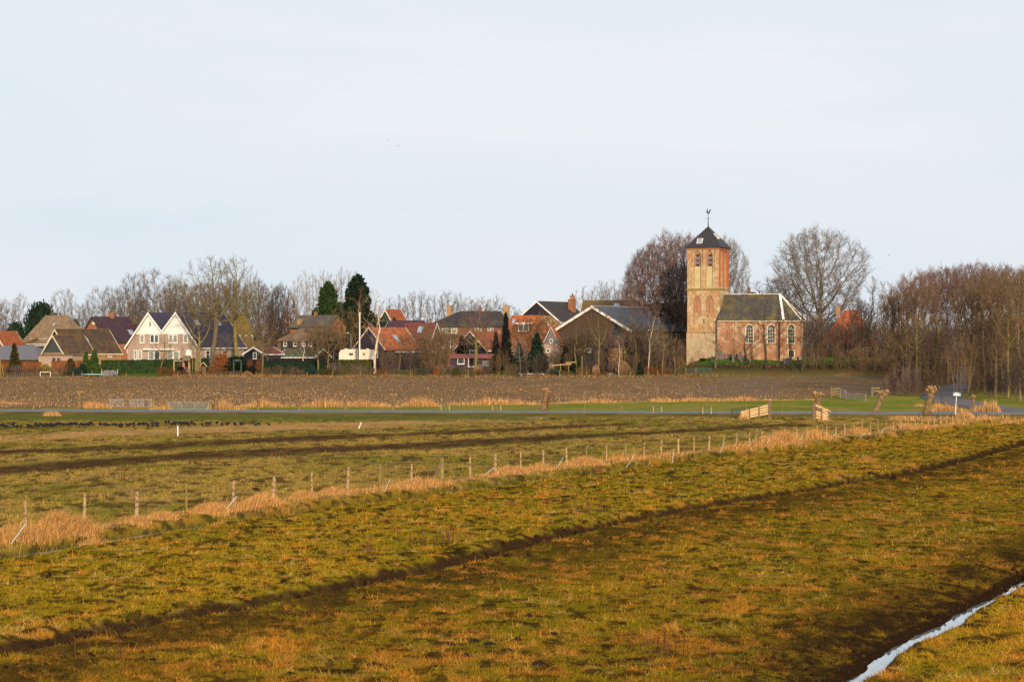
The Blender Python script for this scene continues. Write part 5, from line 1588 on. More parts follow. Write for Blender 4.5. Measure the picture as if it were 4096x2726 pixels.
def blob_pts(rx, rz, lumps, seed, flat=0.0):
    gg = np.random.default_rng(seed)
    c = gg.normal(0, 1, (lumps, 3)); c /= np.linalg.norm(c, axis=1)[:, None]; c[:, 2] = np.abs(c[:, 2]) * 1.1 - .15
    c *= gg.uniform(.35, .75, (lumps, 1)); lr = gg.uniform(.28, .55, lumps)
    def fn(g, n):
        k = g.integers(0, lumps, n)
        d = g.normal(0, 1, (n, 3)); d /= np.linalg.norm(d, axis=1)[:, None]
        P = c[k] + d * (lr[k] * g.uniform(.55, 1.0, n))[:, None]
        P = P * np.array([rx, rx, rz]) + np.array([0, 0, rz * .62])
        ok = P[:, 2] > 0.02
        return P[ok], d[ok]
    return fn


def stem_mesh(H, r, name='stem'):
    S = [((0, 0, -.2), (0, 0, H * .5), r, r * .75), ((0, 0, H * .5), (0, 0, H), r * .75, r * .25)]
    me = segs_mesh(name, S, 7); me.materials.append(M['bark']); return me


EV = {
    'spruce': (leaf_cloud('spruce_foliage', 9000, conifer_pts(10, 3.0, 16), .30, 3, M['needle'], up=.2), stem_mesh(9.5, .16), 10.0, 6.0),
    'cypress': (leaf_cloud('cypress_foliage', 17000, stacked_pts(14, 10, 3.0), .30, 4, M['needle'], up=.9), stem_mesh(9.4, .2), 10.0, 6.2),
    'pine': (leaf_cloud('pine_foliage', 9000, blob_pts(3.4, 3.2, 34, 5), .30, 5, M['needle'], up=.6), stem_mesh(4.2, .22), 5.4, 7.0),
    'column': (leaf_cloud('column_foliage', 7000, conifer_pts(8, 1.3, 12, .5, .3), .24, 6, M['needle'], up=.6), stem_mesh(7.8, .12), 8.2, 2.5),
    'ragged': (leaf_cloud('ragged_shrub_foliage', 5200, stacked_pts(31, 3.4, 1.35, 34), .15, 31, M['leaf'], up=.3), stem_mesh(2.6, .08), 3.9, 3.0),
    'leafbush': (leaf_cloud('leafy_bush_foliage', 3600, blob_pts(1.5, 1.3, 22, 7), .13, 7, M['leaf']), stem_mesh(1.3, .06), 2.1, 3.1),
    'tallbush': (leaf_cloud('tall_bush_foliage', 5200, blob_pts(1.5, 2.1, 26, 8), .16, 8, M['leaf']), stem_mesh(2.2, .08), 3.5, 3.1),
    'beech': (leaf_cloud('beech_leaves', 1500, blob_pts(1.5, 1.5, 24, 9), .12, 9, M['leaf']), stem_mesh(1.9, .06), 2.4, 3.1),
}
GRN = dict(deep=(.014, .030, .017), green=(.030, .055, .018), blue=(.022, .045, .032), olive=(.065, .062, .018), rust=(.24, .085, .030), brown=(.095, .060, .030), black=(.016, .017, .014), yellow=(.24, .165, .035), pale=(.30, .17, .085), bright=(.045, .085, .022))


def evergreen(kind, name, label, px, d, ytop, wpx, col, group=None, cat='tree', ybase=None, fol='crown', stem='trunk'):
    fm, sm, top, wid = EV[kind]
    X = wx(px, d); zb = float(hz(X, d)) - .03 if ybase is None else wz(ybase, d)
    H = wz(ytop, d) - zb; Wm = wpx / F * d
    r = thing(name, label, cat, (X, d, zb), PICK.uniform(0, 6.28), group)
    r.scale = (Wm / wid, Wm / wid, H / top)
    k = PICK.uniform(.85, 1.15)
    a = link(stem, sm, r); setc(a, TRC['brown'])
    b = link(fol, fm, r); setc(b, tuple(x * k for x in GRN[col]))
    return r


def shrub(label, px, d, ytop, wpx, col, kind='bush', name='bare_shrub', group='bare shrubs along the edge of the field'):
    if kind in PROTO: return tree(kind, name, label, px, d, ytop, wpx, col, group, 'shrub', crown='twigs')
    return evergreen(kind, name, label, px, d, ytop, wpx, col, group, 'shrub', fol='foliage', stem='stem')


def hedge(name, label, pts, w, h, m, col, n, seed, leafs=.12):
    """clipped hedge along ground points (X, Y): a full box of leaves over a twiggy core"""
    g = np.random.default_rng(seed)
    P0 = np.array(pts, float); o = thing(name, label, 'hedge', (*P0[0], float(hz(*P0[0]))))
    L = np.hypot(*(np.diff(P0, axis=0)).T); cum = np.concatenate([[0], np.cumsum(L)])
    base = np.array([P0[0][0], P0[0][1], float(hz(*P0[0]))])
    def fn(g, n):
        t = g.uniform(0, cum[-1], n)
        x = np.interp(t, cum, P0[:, 0]); y = np.interp(t, cum, P0[:, 1])
        i = np.clip(np.searchsorted(cum, t) - 1, 0, len(L) - 1)
        dx = np.diff(P0[:, 0])[i] / L[i]; dy = np.diff(P0[:, 1])[i] / L[i]
        face = g.integers(0, 3, n)
        q = np.where(face == 0, -w / 2, np.where(face == 1, w / 2, g.uniform(-w / 2, w / 2, n))); z = np.where(face == 2, h, g.uniform(0.05, h, n))
        q = q + g.normal(0, .06, n); z = z + g.normal(0, .05, n) * (face == 2)
        P = np.stack([x - dy * q, y + dx * q, hz(x, y) + z], 1) - base
        return P, np.stack([np.where(face == 0, dy, -dy), np.where(face == 0, -dx, dx), 0 * x + (face == 2)], 1)
    fm = leaf_cloud(name + '_leaves', n, fn, leafs, seed, M['leaf'])
    b = link('leaves', fm, o); setc(b, GRN[col])
    mb = MB()
    for i in range(len(P0) - 1):
        a, c = P0[i] , P0[i + 1]; d_ = (c - a) / L[i]; nn = np.array([-d_[1], d_[0]]) * (w / 2 - .05)
        V = []
        for q in (a + d_ * .05, c - d_ * .05):
            z = float(hz(*q)); V += [(*(q - nn), z - .1), (*(q + nn), z - .1), (*(q + nn), z + h - .06), (*(q - nn), z + h - .06)]
        mb.add([tuple(np.array(v) - base) for v in V], [(0, 1, 2, 3), (7, 6, 5, 4), (0, 4, 5, 1), (1, 5, 6, 2), (2, 6, 7, 3), (3, 7, 4, 0)])
    c = mb.build('core', M['leaf'], o); setc(c, tuple(x * .8 for x in GRN[col]))
    return o


def gpt(px, d): return (wx(px, d), d)


# --- trees behind and among the houses, from the thatched farm towards the church
T = tree
for i, (px, yt, w) in enumerate(((-20, 1185, 110), (20, 1196, 90), (78, 1172, 84), (256, 1153, 116), (318, 1212, 90), (352, 1200, 80), (408, 1143, 130), (462, 1146, 124), (498, 1150, 120))):
    T('open', 'bare_tree', f'bare open tree behind the farm roofs, {ORD[i]} counting towards the white house', px, 486 + 5 * (i % 3), yt, w, 'brown' if i < 2 else 'grey', 'bare trees behind the thatched farm')
evergreen('pine', 'pine_tree', 'dark ragged pine rising behind the thatched farm roof', 168, 488, 1190, 170, 'deep')
evergreen('pine', 'pine_tree', 'low dark pine clump beside the orange roof corner', 62, 482, 1275, 110, 'deep')
evergreen('pine', 'pine_tree', 'small dark pine at the hip end of the thatched farm', 302, 484, 1262, 56, 'deep')
for i, (px, yt, w) in enumerate(((532, 1090, 130), (612, 1074, 185))):
    T('open', 'bare_tree', ('tall bare tree behind the purple roof ridge', 'broad tall bare tree behind the first white gable')[i], px, 466, yt, w, 'brown', trunkcol='olive')
for i, (px, yt, w, c) in enumerate(((566, 1190, 120, 'purple'), (666, 1150, 130, 'brown'), (705, 1118, 150, 'olive'), (760, 1128, 160, 'brown'), (812, 1125, 150, 'purple'), (868, 1130, 150, 'olive'), (925, 1120, 150, 'brown'), (980, 1135, 130, 'olive'), (1030, 1118, 130, 'grey'), (1082, 1140, 120, 'brown'))):
    T('open' if i % 2 else 'broad', 'bare_tree', f'bare tree behind the white twin gabled house, {ORD[i]} counting from the purple roof', px, 478 + 6 * (i % 3), yt, w, c, 'bare trees behind the white house', trunkcol='olive')
for i, (px, yt, w, k, c) in enumerate(((1120, 1135, 110, 'broad', 'dark'), (1150, 1180, 90, 'upright', 'brown'), (1068, 1240, 110, 'bush', 'purple'), (1100, 1215, 130, 'open', 'purple'))):
    T(k, 'bare_tree', ('dark ivy hung tree between the mossy thatch and the grey tiled house', 'slim brown tree next to the ivy hung tree', 'low purple thicket tree below the ivy hung tree', 'spreading purple tree beside the mossy thatch')[i], px, 474, yt, w, c, trunkcol='brown')
T('upright', 'bare_tree', 'orange brown upright tree by the ivy hung tree', 1166, 472, 1165, 62, 'orange')
for i, px in enumerate((1192, 1222, 1256, 1290, 1326, 1362, 1392, 1420, 1452)):
    T('upright', 'poplar_tree', f'slender pale poplar behind the grey tiled house, {ORD[i]} from the ivy hung tree', px, 492 + 4 * (i % 2), (1100, 1082, 1092, 1078, 1095, 1068, 1078, 1085, 1130)[i], 74, 'pale', 'poplars behind the grey tiled house')
evergreen('cypress', 'cypress_tree', 'shorter of two dark green cypresses, behind the grey tiled house', 1312, 478, 1126, 150, 'green', ybase=1330)
evergreen('cypress', 'cypress_tree', 'taller of two dark green cypresses, behind the flagpole', 1431, 470, 1100, 205, 'deep', ybase=1390)
for i, (px, yt, w, c) in enumerate(((1500, 1200, 90, 'purple'), (1555, 1188, 90, 'brown'), (1600, 1178, 92, 'brown'), (1645, 1166, 96, 'brown'), (1690, 1160, 92, 'brown'), (1735, 1176, 90, 'grey'), (1790, 1162, 90, 'olive'), (1842, 1172, 104, 'grey'), (1890, 1196, 90, 'purple'), (1930, 1186, 96, 'purple'), (1985, 1182, 96, 'purple'), (2035, 1215, 76, 'brown'), (2075, 1236, 60, 'warm'), (2118, 1225, 60, 'warm'))):
    T('upright' if i < 6 else 'open', 'bare_tree', f'twiggy skyline tree behind the orange roofs, {ORD[i]} counting from the flagpole', px, 500 + 5 * (i % 3), yt, w, c, 'skyline trees behind the orange roofs')
for i, (px, yt, w, c) in enumerate(((2300, 1190, 70, 'grey'), (2330, 1142, 86, 'grey'), (2368, 1165, 80, 'purple'), (2398, 1120, 88, 'grey'), (2428, 1128, 84, 'purple'), (2458, 1118, 92, 'grey'), (2500, 1128, 90, 'purple'), (2545, 1140, 90, 'purple'))):
    T('upright' if i % 2 else 'open', 'bare_tree', f'hazy bare tree behind the ochre ridge, {ORD[i]} from the stout chimney', px, 515 + 5 * (i % 3), yt, w, c, 'trees behind the ochre roof')

# --- the great trees by the church
T('broad', 'elm_tree', 'great purple brown elm with a dense dome crowding the church tower', 2672, 446, 930, 300, 'purple', trunkcol='dark', var=0)
T('broad', 'elm_tree', 'dark stemmed elm leaning against the tower side of the great dome', 2738, 452, 938, 230, 'purple', trunkcol='dark', var=1)
T('broad', 'elm_tree', 'lower elm filling the outer flank of the great dome by the tower', 2592, 456, 985, 240, 'purple', trunkcol='dark')
T('broad', 'elm_tree', 'pale bare tree whose crown shows just behind the church tower', 2905, 486, 950, 190, 'grey')
T('broad', 'elm_tree', 'great bare tree with a wide rounded crown beyond the nave', 3268, 474, 914, 380, 'grey', trunkcol='brown', var=2)
T('open', 'bare_tree', 'bare tree standing under the flank of the great rounded tree', 3092, 482, 1105, 190, 'grey')
T('open', 'bare_tree', 'low bare tree over the apse roof beneath the great rounded tree', 3150, 476, 1120, 160, 'brown')
T('upright', 'bare_tree', 'solitary ivy dark tree between the great rounded tree and the wood', 3502, 470, 1106, 170, 'grey', trunkcol='dark')
for i, (px, yt, w, c, k) in enumerate(((3250, 1240, 110, 'purple', 'open'), (3300, 1225, 110, 'dark', 'thin'), (3345, 1245, 110, 'brown', 'thin'), (3400, 1215, 120, 'dark', 'thin'), (3448, 1200, 110, 'dark', 'broad'), (3480, 1225, 100, 'dark', 'thin'), (3540, 1235, 90, 'purple', 'open'), (3575, 1190, 100, 'purple', 'alder'))):
    T(k, 'bare_tree', f'dark tangled tree before the hidden orange farmhouse, {ORD[i]} counting from the apse', px, 440 + 3 * (i % 3), yt, w, c, 'dark trees by the hidden farmhouse')

# --- trees along the edge of the field, in front of the houses
T('high', 'bare_tree', 'massive front tree with an olive trunk before the white house', 845, 424, 1022, 240, 'olive', trunkcol='brown', var=0)
T('high', 'bare_tree', 'slender side stem tree growing beside the massive front tree', 945, 428, 1024, 200, 'olive', trunkcol='olive', var=1)
T('forked', 'bare_tree', 'crooked forked tree reaching across the white gables', 792, 420, 1205, 190, 'olive', trunkcol='olive', var=1)
T('young', 'bare_tree', 'young leaning tree by the clipped green hedge', 640, 417, 1325, 110, 'olive', lean=8)
T('young', 'pollard_tree', 'twiggy pollard crown against the white house door', 745, 428, 1352, 62, 'dark')
T('forked', 'bare_tree', 'twin stemmed tree before the dark garden shed', 1048, 414, 1290, 120, 'olive')
T('alder', 'bare_tree', 'dense brown tree before the long low shed', 1272, 416, 1290, 120, 'warm', trunkcol='olive')
T('alder', 'bare_tree', 'second brown tree before the long low shed, nearer the caravan', 1310, 418, 1305, 100, 'warm', trunkcol='olive')
T('birch', 'birch_tree', 'thin pair of birch stems before the long low shed', 1208, 420, 1320, 52, 'birch')
T('upright', 'bare_tree', 'bare tree between the grey tiled house and the cypresses', 1368, 446, 1212, 110, 'olive')
T('birch', 'birch_tree', 'pale topped birch standing directly behind the flagpole', 1441, 427, 1142, 120, 'orange', trunkcol='orange')
T('forked', 'lopped_tree', 'lopped tree with stubby limbs behind the caravan', 1408, 446, 1245, 70, 'olive')
T('birch', 'birch_tree', 'white barked birch at the end of the caravan hedge', 1500, 420, 1150, 130, 'birch')
T('young', 'bare_tree', 'young tree before the plain orange roof', 1596, 422, 1340, 90, 'brown', trunkcol='olive')
T('upright', 'bare_tree', 'brown tree close to the dark red roof', 1690, 428, 1295, 70, 'warm')
T('bush', 'bare_tree', 'wide spreading many stemmed tree before the brick terrace', 1742, 412, 1310, 150, 'warm')
T('young', 'bare_tree', 'upright tree rising from the spreading many stemmed tree', 1744, 416, 1235, 110, 'warm', trunkcol='olive')
T('high', 'bare_tree', 'yellow trunked tree with a purple crown beside the purple shed', 1898, 415, 1238, 150, 'purple', trunkcol='olive', lean=4)
T('young', 'bare_tree', 'slim twin stems behind the purple shed', 1862, 428, 1330, 60, 'brown', trunkcol='olive')
evergreen('column', 'ivy_column', 'tall ivy clad column tree before the bright orange roof', 2024, 424, 1255, 46, 'black', ybase=1482)
evergreen('column', 'ivy_column', 'short dark yew before the scarlet roof', 1984, 428, 1330, 36, 'black', ybase=1470)
evergreen('spruce', 'spruce_tree', 'dark spruce by the grey gabled annex', 2148, 418, 1336, 96, 'deep')
evergreen('spruce', 'spruce_tree', 'narrow spruce between the ivy column and the dark spruce', 2076, 422, 1372, 60, 'deep')
T('young', 'bare_tree', 'thin tree before the ivy column and the spruces', 2080, 414, 1340, 70, 'grey')
T('young', 'bare_tree', 'brown tree veiling the slate roofed house gable', 2150, 440, 1240, 130, 'warm')
T('young', 'bare_tree', 'dark slim tree beside the grey gabled annex', 2236, 424, 1360, 60, 'dark')
T('young', 'bare_tree', 'olive stemmed tree before the great barn, nearest the annex', 2305, 418, 1275, 130, 'warm', trunkcol='olive', lean=2)
T('forked', 'bare_tree', 'olive forked tree before the apex of the great barn', 2393, 414, 1215, 140, 'warm', trunkcol='olive')
T('young', 'bare_tree', 'slender tree before the green door of the great barn', 2450, 424, 1300, 80, 'purple')
T('upright', 'bare_tree', 'tall twiggy tree before the blue grey barn roof', 2530, 424, 1215, 120, 'brown', trunkcol='brown')
T('birch', 'birch_tree', 'thin staked birch at the very edge of the field before the barn', 2476, 407, 1335, 40, 'birch')
T('birch', 'birch_tree', 'leaning white birch before the barn roof end', 2592, 418, 1238, 60, 'birch', lean=7)
T('young', 'bare_tree', 'olive tree at the foot of the elms before the churchyard', 2650, 412, 1265, 120, 'olive')
T('young', 'bare_tree', 'brown tree before the elm trunks beside the tower', 2700, 416, 1330, 110, 'warm')
T('alder', 'bare_tree', 'small thin tree below the church tower', 2610, 420, 1330, 90, 'brown')
for i, (px, d, yt, w, c, k) in enumerate(((2862, 411, 1288, 120, 'dark', 'thin'), (2992, 412, 1300, 140, 'dark', 'thin'), (3066, 409.5, 1170, 170, 'dark', 'thin'), (3169, 409, 1215, 110, 'dark', 'thin'), (3208, 408.5, 1150, 170, 'dark', 'thin'), (3012, 412, 1370, 60, 'brown', 'thin'))):
    T(k, 'bare_tree', f'thin tree on the churchyard bank before the nave, {ORD[i] if i < 5 else "smallest and"} {"counting from the tower" if i < 5 else "twiggiest of them"}', px, d, yt, w, c, 'trees on the churchyard bank', trunkcol='dark' if i else 'brown')
for i, (px, d, yt, w) in enumerate(((3245, 410, 1370, 80), (3322, 409, 1355, 100), (3390, 411, 1390, 90), (3468, 408.5, 1365, 110), (3560, 409, 1395, 90))):
    T('bush', 'coppice_shrub', f'rusty coppiced shrub on the bank beyond the nave, {ORD[i]} from the apse', px, d, yt, w, 'warm', 'coppiced shrubs on the bank', cat='shrub', crown='twigs')

# --- the wood along the lane
WOOD = [(3580, 277, 1168, 162, 'warm', 'alder'), (3612, 277, 1140, 162, 'warm', 'alder'), (3640, 284, 1100, 162, 'purple', 'alder'), (3665, 270, 1120, 148, 'warm', 'alder'), (3682, 292, 1075, 175, 'purple', 'alder'), (3705, 300, 1085, 162, 'purple', 'alder'),
        (3738, 296, 1066, 175, 'purple', 'alder'), (3766, 322, 1062, 175, 'purple', 'alder'), (3792, 340, 1064, 162, 'brown', 'alder'), (3822, 345, 1060, 162, 'purple', 'upright'), (3876, 264, 1130, 162, 'warm', 'alder'), (3858, 330, 1052, 175, 'purple', 'alder'),
        (3893, 292, 1046, 189, 'purple', 'alder'), (3918, 300, 1056, 175, 'purple', 'alder'), (3940, 274, 1080, 162, 'warm', 'alder'), (3952, 318, 1048, 189, 'brown', 'alder'), (3982, 262, 1105, 162, 'warm', 'alder'), (4002, 305, 1052, 189, 'brown', 'upright'), (4034, 252, 1072, 202, 'warm', 'alder'),
        (4060, 280, 1060, 202, 'warm', 'alder'), (4082, 240, 1085, 202, 'warm', 'open'), (4110, 268, 1062, 202, 'brown', 'alder'), (4150, 255, 1070, 202, 'warm', 'alder'), (4020, 340, 1055, 189, 'pale', 'upright'), (4090, 335, 1058, 202, 'pale', 'upright'), (4200, 262, 1060, 216, 'warm', 'alder')]
for i, (px, d, yt, w, c, k) in enumerate(WOOD):
    T(k, 'woodland_tree', f'bare trunked tree of the wood by the lane, {ORD[i]} from the ploughed field', px, d, yt, w, c, 'woodland trees along the lane', trunkcol=('olive', 'brown', 'warm')[i % 3])
for i, (px, d, yt, w, c) in enumerate(((3600, 262, 1470, 110, 'purple'), (3650, 259, 1460, 110, 'purple'), (3700, 262, 1465, 110, 'warm'), (3636, 300, 1400, 130, 'dark'), (3690, 310, 1390, 130, 'dark'), (3740, 318, 1400, 120, 'warm'), (3930, 258, 1470, 110, 'warm'), (3985, 250, 1470, 110, 'dark'), (4040, 246, 1440, 120, 'dark'), (4085, 232, 1400, 130, 'dark'), (3800, 352, 1380, 120, 'dark'), (3860, 372, 1370, 120, 'purple'), (3950, 340, 1350, 160, 'dark'), (4040, 330, 1330, 180, 'dark'), (4110, 300, 1300, 200, 'dark'), (3560, 268, 1500, 70, 'purple'))):
    T('bush', 'woodland_shrub', f'twiggy shrub under the trees of the wood, {ORD[i]} counting from the ploughed field', px, d, yt, w, c, 'undergrowth shrubs of the wood', cat='shrub', crown='twigs')
T('fan', 'willow_coppice', 'fan shaped coppiced willow beside the bend of the lane', 3846, 247, 1316, 150, 'warm', trunkcol='warm')
T('young', 'bare_tree', 'small dark stemmed sapling before the lane bend', 3764, 243, 1500, 60, 'dark')

# --- shrubs, hedges
hedge('clipped_hedge', 'long clipped dark green hedge before the white house', [gpt(405, 419), gpt(560, 421), gpt(720, 422.5)], 1.3, 2.35, None, 'green', 9000, 21)
hedge('clipped_hedge', 'dark clipped hedge continuing behind the play set', [gpt(722, 426), gpt(960, 428)], 1.2, 2.4, None, 'deep', 5000, 22)
hedge('olive_hedge', 'olive brown clipped hedge in front of the caravan', [gpt(1342, 423), gpt(1503, 423.5)], 1.1, 2.25, None, 'olive', 6000, 23)
hedge('beech_hedge', 'rust coloured beech hedge before the grey roofed barn', [gpt(0, 417), gpt(165, 418)], .9, 2.1, None, 'rust', 3800, 24)
hedge('beech_hedge', 'rust coloured beech hedge by the flat roofed shed', [gpt(205, 419.5), gpt(345, 420.5)], .8, 2.2, None, 'rust', 3000, 25)
hedge('beech_hedge', 'low rusty hedge beside the brown tiled house', [gpt(412, 424), gpt(508, 425)], .8, 1.6, None, 'rust', 2200, 26)
hedge('laurel_hedge', 'dark evergreen hedge below the long low shed', [gpt(1055, 419), gpt(1180, 420), gpt(1360, 420.5)], 1.4, 2.2, None, 'deep', 6500, 27)
E = shrub
E('tall glossy evergreen shrub beside the brown tiled house', 345, 414, 1392, 50, 'bright', 'ragged', 'evergreen_shrub', None)
E('tall glossy evergreen shrub, fuller of the pair by the brown tiled house', 378, 413.5, 1384, 62, 'bright', 'ragged', 'evergreen_shrub', None)
E('dark rounded shrub before the flat roofed shed', 282, 414, 1424, 78, 'brown', 'ragged', 'evergreen_shrub', None)
E('yellow tinged bush before the flat roofed shed', 184, 414, 1454, 62, 'yellow', 'leafbush', 'evergreen_shrub', None)
E('olive conifer before the grey roofed barn', 58, 416, 1375, 50, 'olive', 'column', 'garden_conifer', None)
E('bluish low bush by the trampoline end', 296, 411, 1470, 60, 'blue', 'leafbush', 'evergreen_shrub', None)
E('dark low bush beside the glossy evergreen pair', 325, 412, 1450, 44, 'deep', 'leafbush', 'evergreen_shrub', None)
E('dark dense little bush below the play set', 722, 411, 1460, 36, 'black', 'tallbush', 'evergreen_shrub', None)
E('orange leaved young beech on a yellow stem', 882, 412, 1405, 80, 'rust', 'beech', 'beech_sapling', None)
E('dark evergreen thicket behind the garden arch', 945, 418, 1415, 110, 'deep', 'tallbush', 'evergreen_shrub', None)
E('near black rounded bush before the dark shed', 1008, 411, 1462, 58, 'black', 'leafbush', 'evergreen_shrub', None)
E('grey green bush at the field edge before the long low shed', 1246, 408, 1462, 64, 'blue', 'leafbush', 'evergreen_shrub', None)
E('grey green flowering bush next to the blue green bush', 1312, 408, 1470, 76, 'olive', 'leafbush', 'evergreen_shrub', None)
E('dark mound of a bush at the foot of the flagpole', 1440, 409, 1462, 76, 'brown', 'bush')
E('green and rust bush before the purple shed', 1826, 408, 1464, 48, 'olive', 'leafbush', 'evergreen_shrub', None)
E('small orange leaved beech at the field edge', 1744, 408, 1464, 32, 'rust', 'leafbush', 'beech_sapling', None)
E('grey green bush by the white plank at the field edge', 2226, 408, 1470, 56, 'blue', 'leafbush', 'evergreen_shrub', None)
E('dark upright evergreen at the field edge before the barn end', 2560, 407.5, 1440, 44, 'deep', 'ragged', 'evergreen_shrub', None)
E('dark conifer behind the trees before the great barn', 2300, 424, 1390, 90, 'deep', 'ragged', 'evergreen_shrub', None)
E('dark holly by the corner of the great barn', 2262, 426, 1370, 70, 'black', 'ragged', 'evergreen_shrub', None)
E('clipped dark green dome bush in the churchyard', 2813, 417.5, 1431, 34, 'green', 'leafbush', 'evergreen_shrub', None)
E('dark conifer in the hollow behind the purple shed', 1848, 430, 1345, 50, 'black', 'column', 'garden_conifer', None)
E('dark tree crown beside the small orange gable', 1578, 468, 1256, 36, 'deep', 'pine', 'garden_conifer', None)
E('ochre pampas clump before the great barn', 2386, 409.5, 1458, 38, 'pale', 'leafbush', 'pampas_clump', None)
E('tall straw pampas behind the thin staked birch', 2490, 415, 1438, 60, 'pale', 'tallbush', 'pampas_clump', None)
E('big dry reed clump against the barn wall', 2462, 420, 1380, 60, 'pale', 'tallbush', 'pampas_clump', None)
E('straw clump before the purple shed', 1918, 411, 1458, 46, 'pale', 'leafbush', 'pampas_clump', None)
E('sandy clump by the garden arch', 990, 407.5, 1482, 46, 'pale', 'leafbush', 'pampas_clump', None)
lowb = [(30, 413, 1462, 70, 'dark'), (78, 413, 1455, 80, 'purple'), (112, 412, 1462, 60, 'warm'), (142, 412.5, 1460, 50, 'brown'), (226, 412, 1462, 54, 'purple'), (250, 411.5, 1458, 50, 'warm'), (310, 407, 1493, 90, 'brown'), (468, 407, 1490, 40, 'dark'),
        (664, 408, 1462, 86, 'rust'), (700, 407.5, 1478, 56, 'rust'), (752, 409, 1475, 60, 'warm'), (790, 408, 1478, 50, 'olive'), (832, 407.5, 1458, 80, 'rust'), (868, 407.5, 1478, 50, 'brown'), (915, 407.5, 1480, 60, 'warm'), (950, 407.5, 1475, 56, 'brown'), (1085, 408, 1466, 90, 'warm'), (1140, 408, 1458, 100, 'warm'), (1180, 407.5, 1468, 60, 'purple'), (1205, 408, 1475, 60, 'brown'),
        (1470, 409, 1466, 60, 'brown'), (1525, 408, 1466, 80, 'rust'), (1580, 408, 1470, 70, 'brown'), (1645, 408, 1468, 60, 'warm'), (1704, 408, 1466, 80, 'dark'), (1786, 409, 1455, 70, 'purple'), (1876, 409, 1455, 60, 'warm'), (1935, 409, 1465, 60, 'warm'), (2046, 408, 1450, 60, 'warm'), (2092, 408, 1460, 60, 'dark'), (2120, 410, 1420, 90, 'dark'), (2165, 407.5, 1478, 60, 'dark'),
        (2206, 408, 1470, 50, 'warm'), (2272, 407.5, 1478, 60, 'warm'), (2330, 407.5, 1462, 66, 'ginger'), (2350, 413, 1410, 90, 'dark'), (2408, 407, 1482, 50, 'rust'), (2440, 407.5, 1490, 60, 'warm'), (2520, 408, 1465, 80, 'warm'), (2600, 408, 1462, 70, 'rust'), (2640, 408, 1475, 90, 'rust'), (2690, 409, 1462, 90, 'warm'), (2744, 414, 1425, 90, 'ginger'), (2780, 413, 1440, 60, 'warm'), (1020, 412, 1430, 60, 'rust'), (1335, 414, 1440, 80, 'purple'), (1420, 412, 1450, 60, 'brown'), (2440, 418, 1430, 110, 'purple'), (2570, 420, 1410, 110, 'warm'), (2660, 422, 1400, 110, 'purple')]
for i, (px, d, yt, w, c) in enumerate(lowb):
    E(f'bare twiggy shrub along the far edge of the field, {ORD[i]} from the grey barn', px, d, yt, w, c)


# far tangle of twigs closing the view behind the village, and the twiggy undergrowth of the wood's interior
def thicket(name, label, X, Y, hmax, n, col, wid, seed):
    g = np.random.default_rng(seed)
    z0 = hz(X, Y); k = g.random(n) ** 1.15
    top = hmax * (0.55 + 0.75 * fbm(X, Y * .5, 9, seed, 3))
    z = z0 + k * top
    L = g.uniform(.5, 1.5, n)
    dx = g.normal(0, .38, n) * L; dy = g.normal(0, .3, n) * L
    a = g.uniform(0, 6.283, n)
    w = wid * g.uniform(.5, 1.4, n)
    ox = np.cos(a) * w; oy = np.sin(a) * w
    V = np.empty((n, 4, 3), np.float32)
    V[:, 0] = np.stack([X - ox, Y - oy, z], 1); V[:, 1] = np.stack([X + ox, Y + oy, z], 1)
    V[:, 2] = np.stack([X + dx + ox * .4, Y + dy + oy * .4, z + L], 1); V[:, 3] = np.stack([X + dx - ox * .4, Y + dy - oy * .4, z + L], 1)
    c = np.array(col)[g.integers(0, len(col), n)] * g.uniform(.7, 1.3, (n, 1))
    me = fastmesh(name, V.reshape(-1, 3), np.arange(n * 4), 4, np.repeat(c, 4, 0))
    me.materials.append(M['vblade'])
    o = link(name, me); o["kind"] = "stuff"; o["label"] = label
    return o


n = 70000
X = RNG.uniform(-165, 165, n); Y = RNG.uniform(525, 585, n)
thicket('far_thicket', 'grey brown tangle of distant bare thicket behind the village', X, Y, 8.0, n, [(.12, .095, .075), (.10, .078, .066), (.14, .115, .085)], .05, 301)
n = 46000
X = RNG.uniform(-112, 30, n); Y = RNG.uniform(470, 500, n)
thicket('garden_thicket', 'brown tangle of garden thicket behind the houses', X, Y, 6.0, n, [(.095, .07, .05), (.085, .06, .05), (.12, .085, .05)], .045, 303)
n = 30000
X = RNG.uniform(52, 112, n); Y = RNG.uniform(432, 500, n)
thicket('churchyard_thicket', 'dark tangle of bare thicket beyond the churchyard', X, Y, 7.0, n, [(.07, .052, .042), (.085, .06, .05), (.06, .05, .036)], .045, 305)
n = 105000
Y = RNG.uniform(262, 400, n); X = 57 + (Y - 262) * .06 + RNG.uniform(0, 44, n)
lx = np.interp(Y, [250, 292, 310, 345, 385, 425], [47, 55, 62, 70.5, 77, 87])
k = np.abs(X - lx) > 4.0
thicket('wood_undergrowth', 'dark brown twiggy undergrowth between the trunks of the wood', X[k], Y[k], 8.0, int(k.sum()), [(.090, .058, .038), (.11, .066, .042), (.07, .050, .036), (.13, .074, .042)], .035, 307)

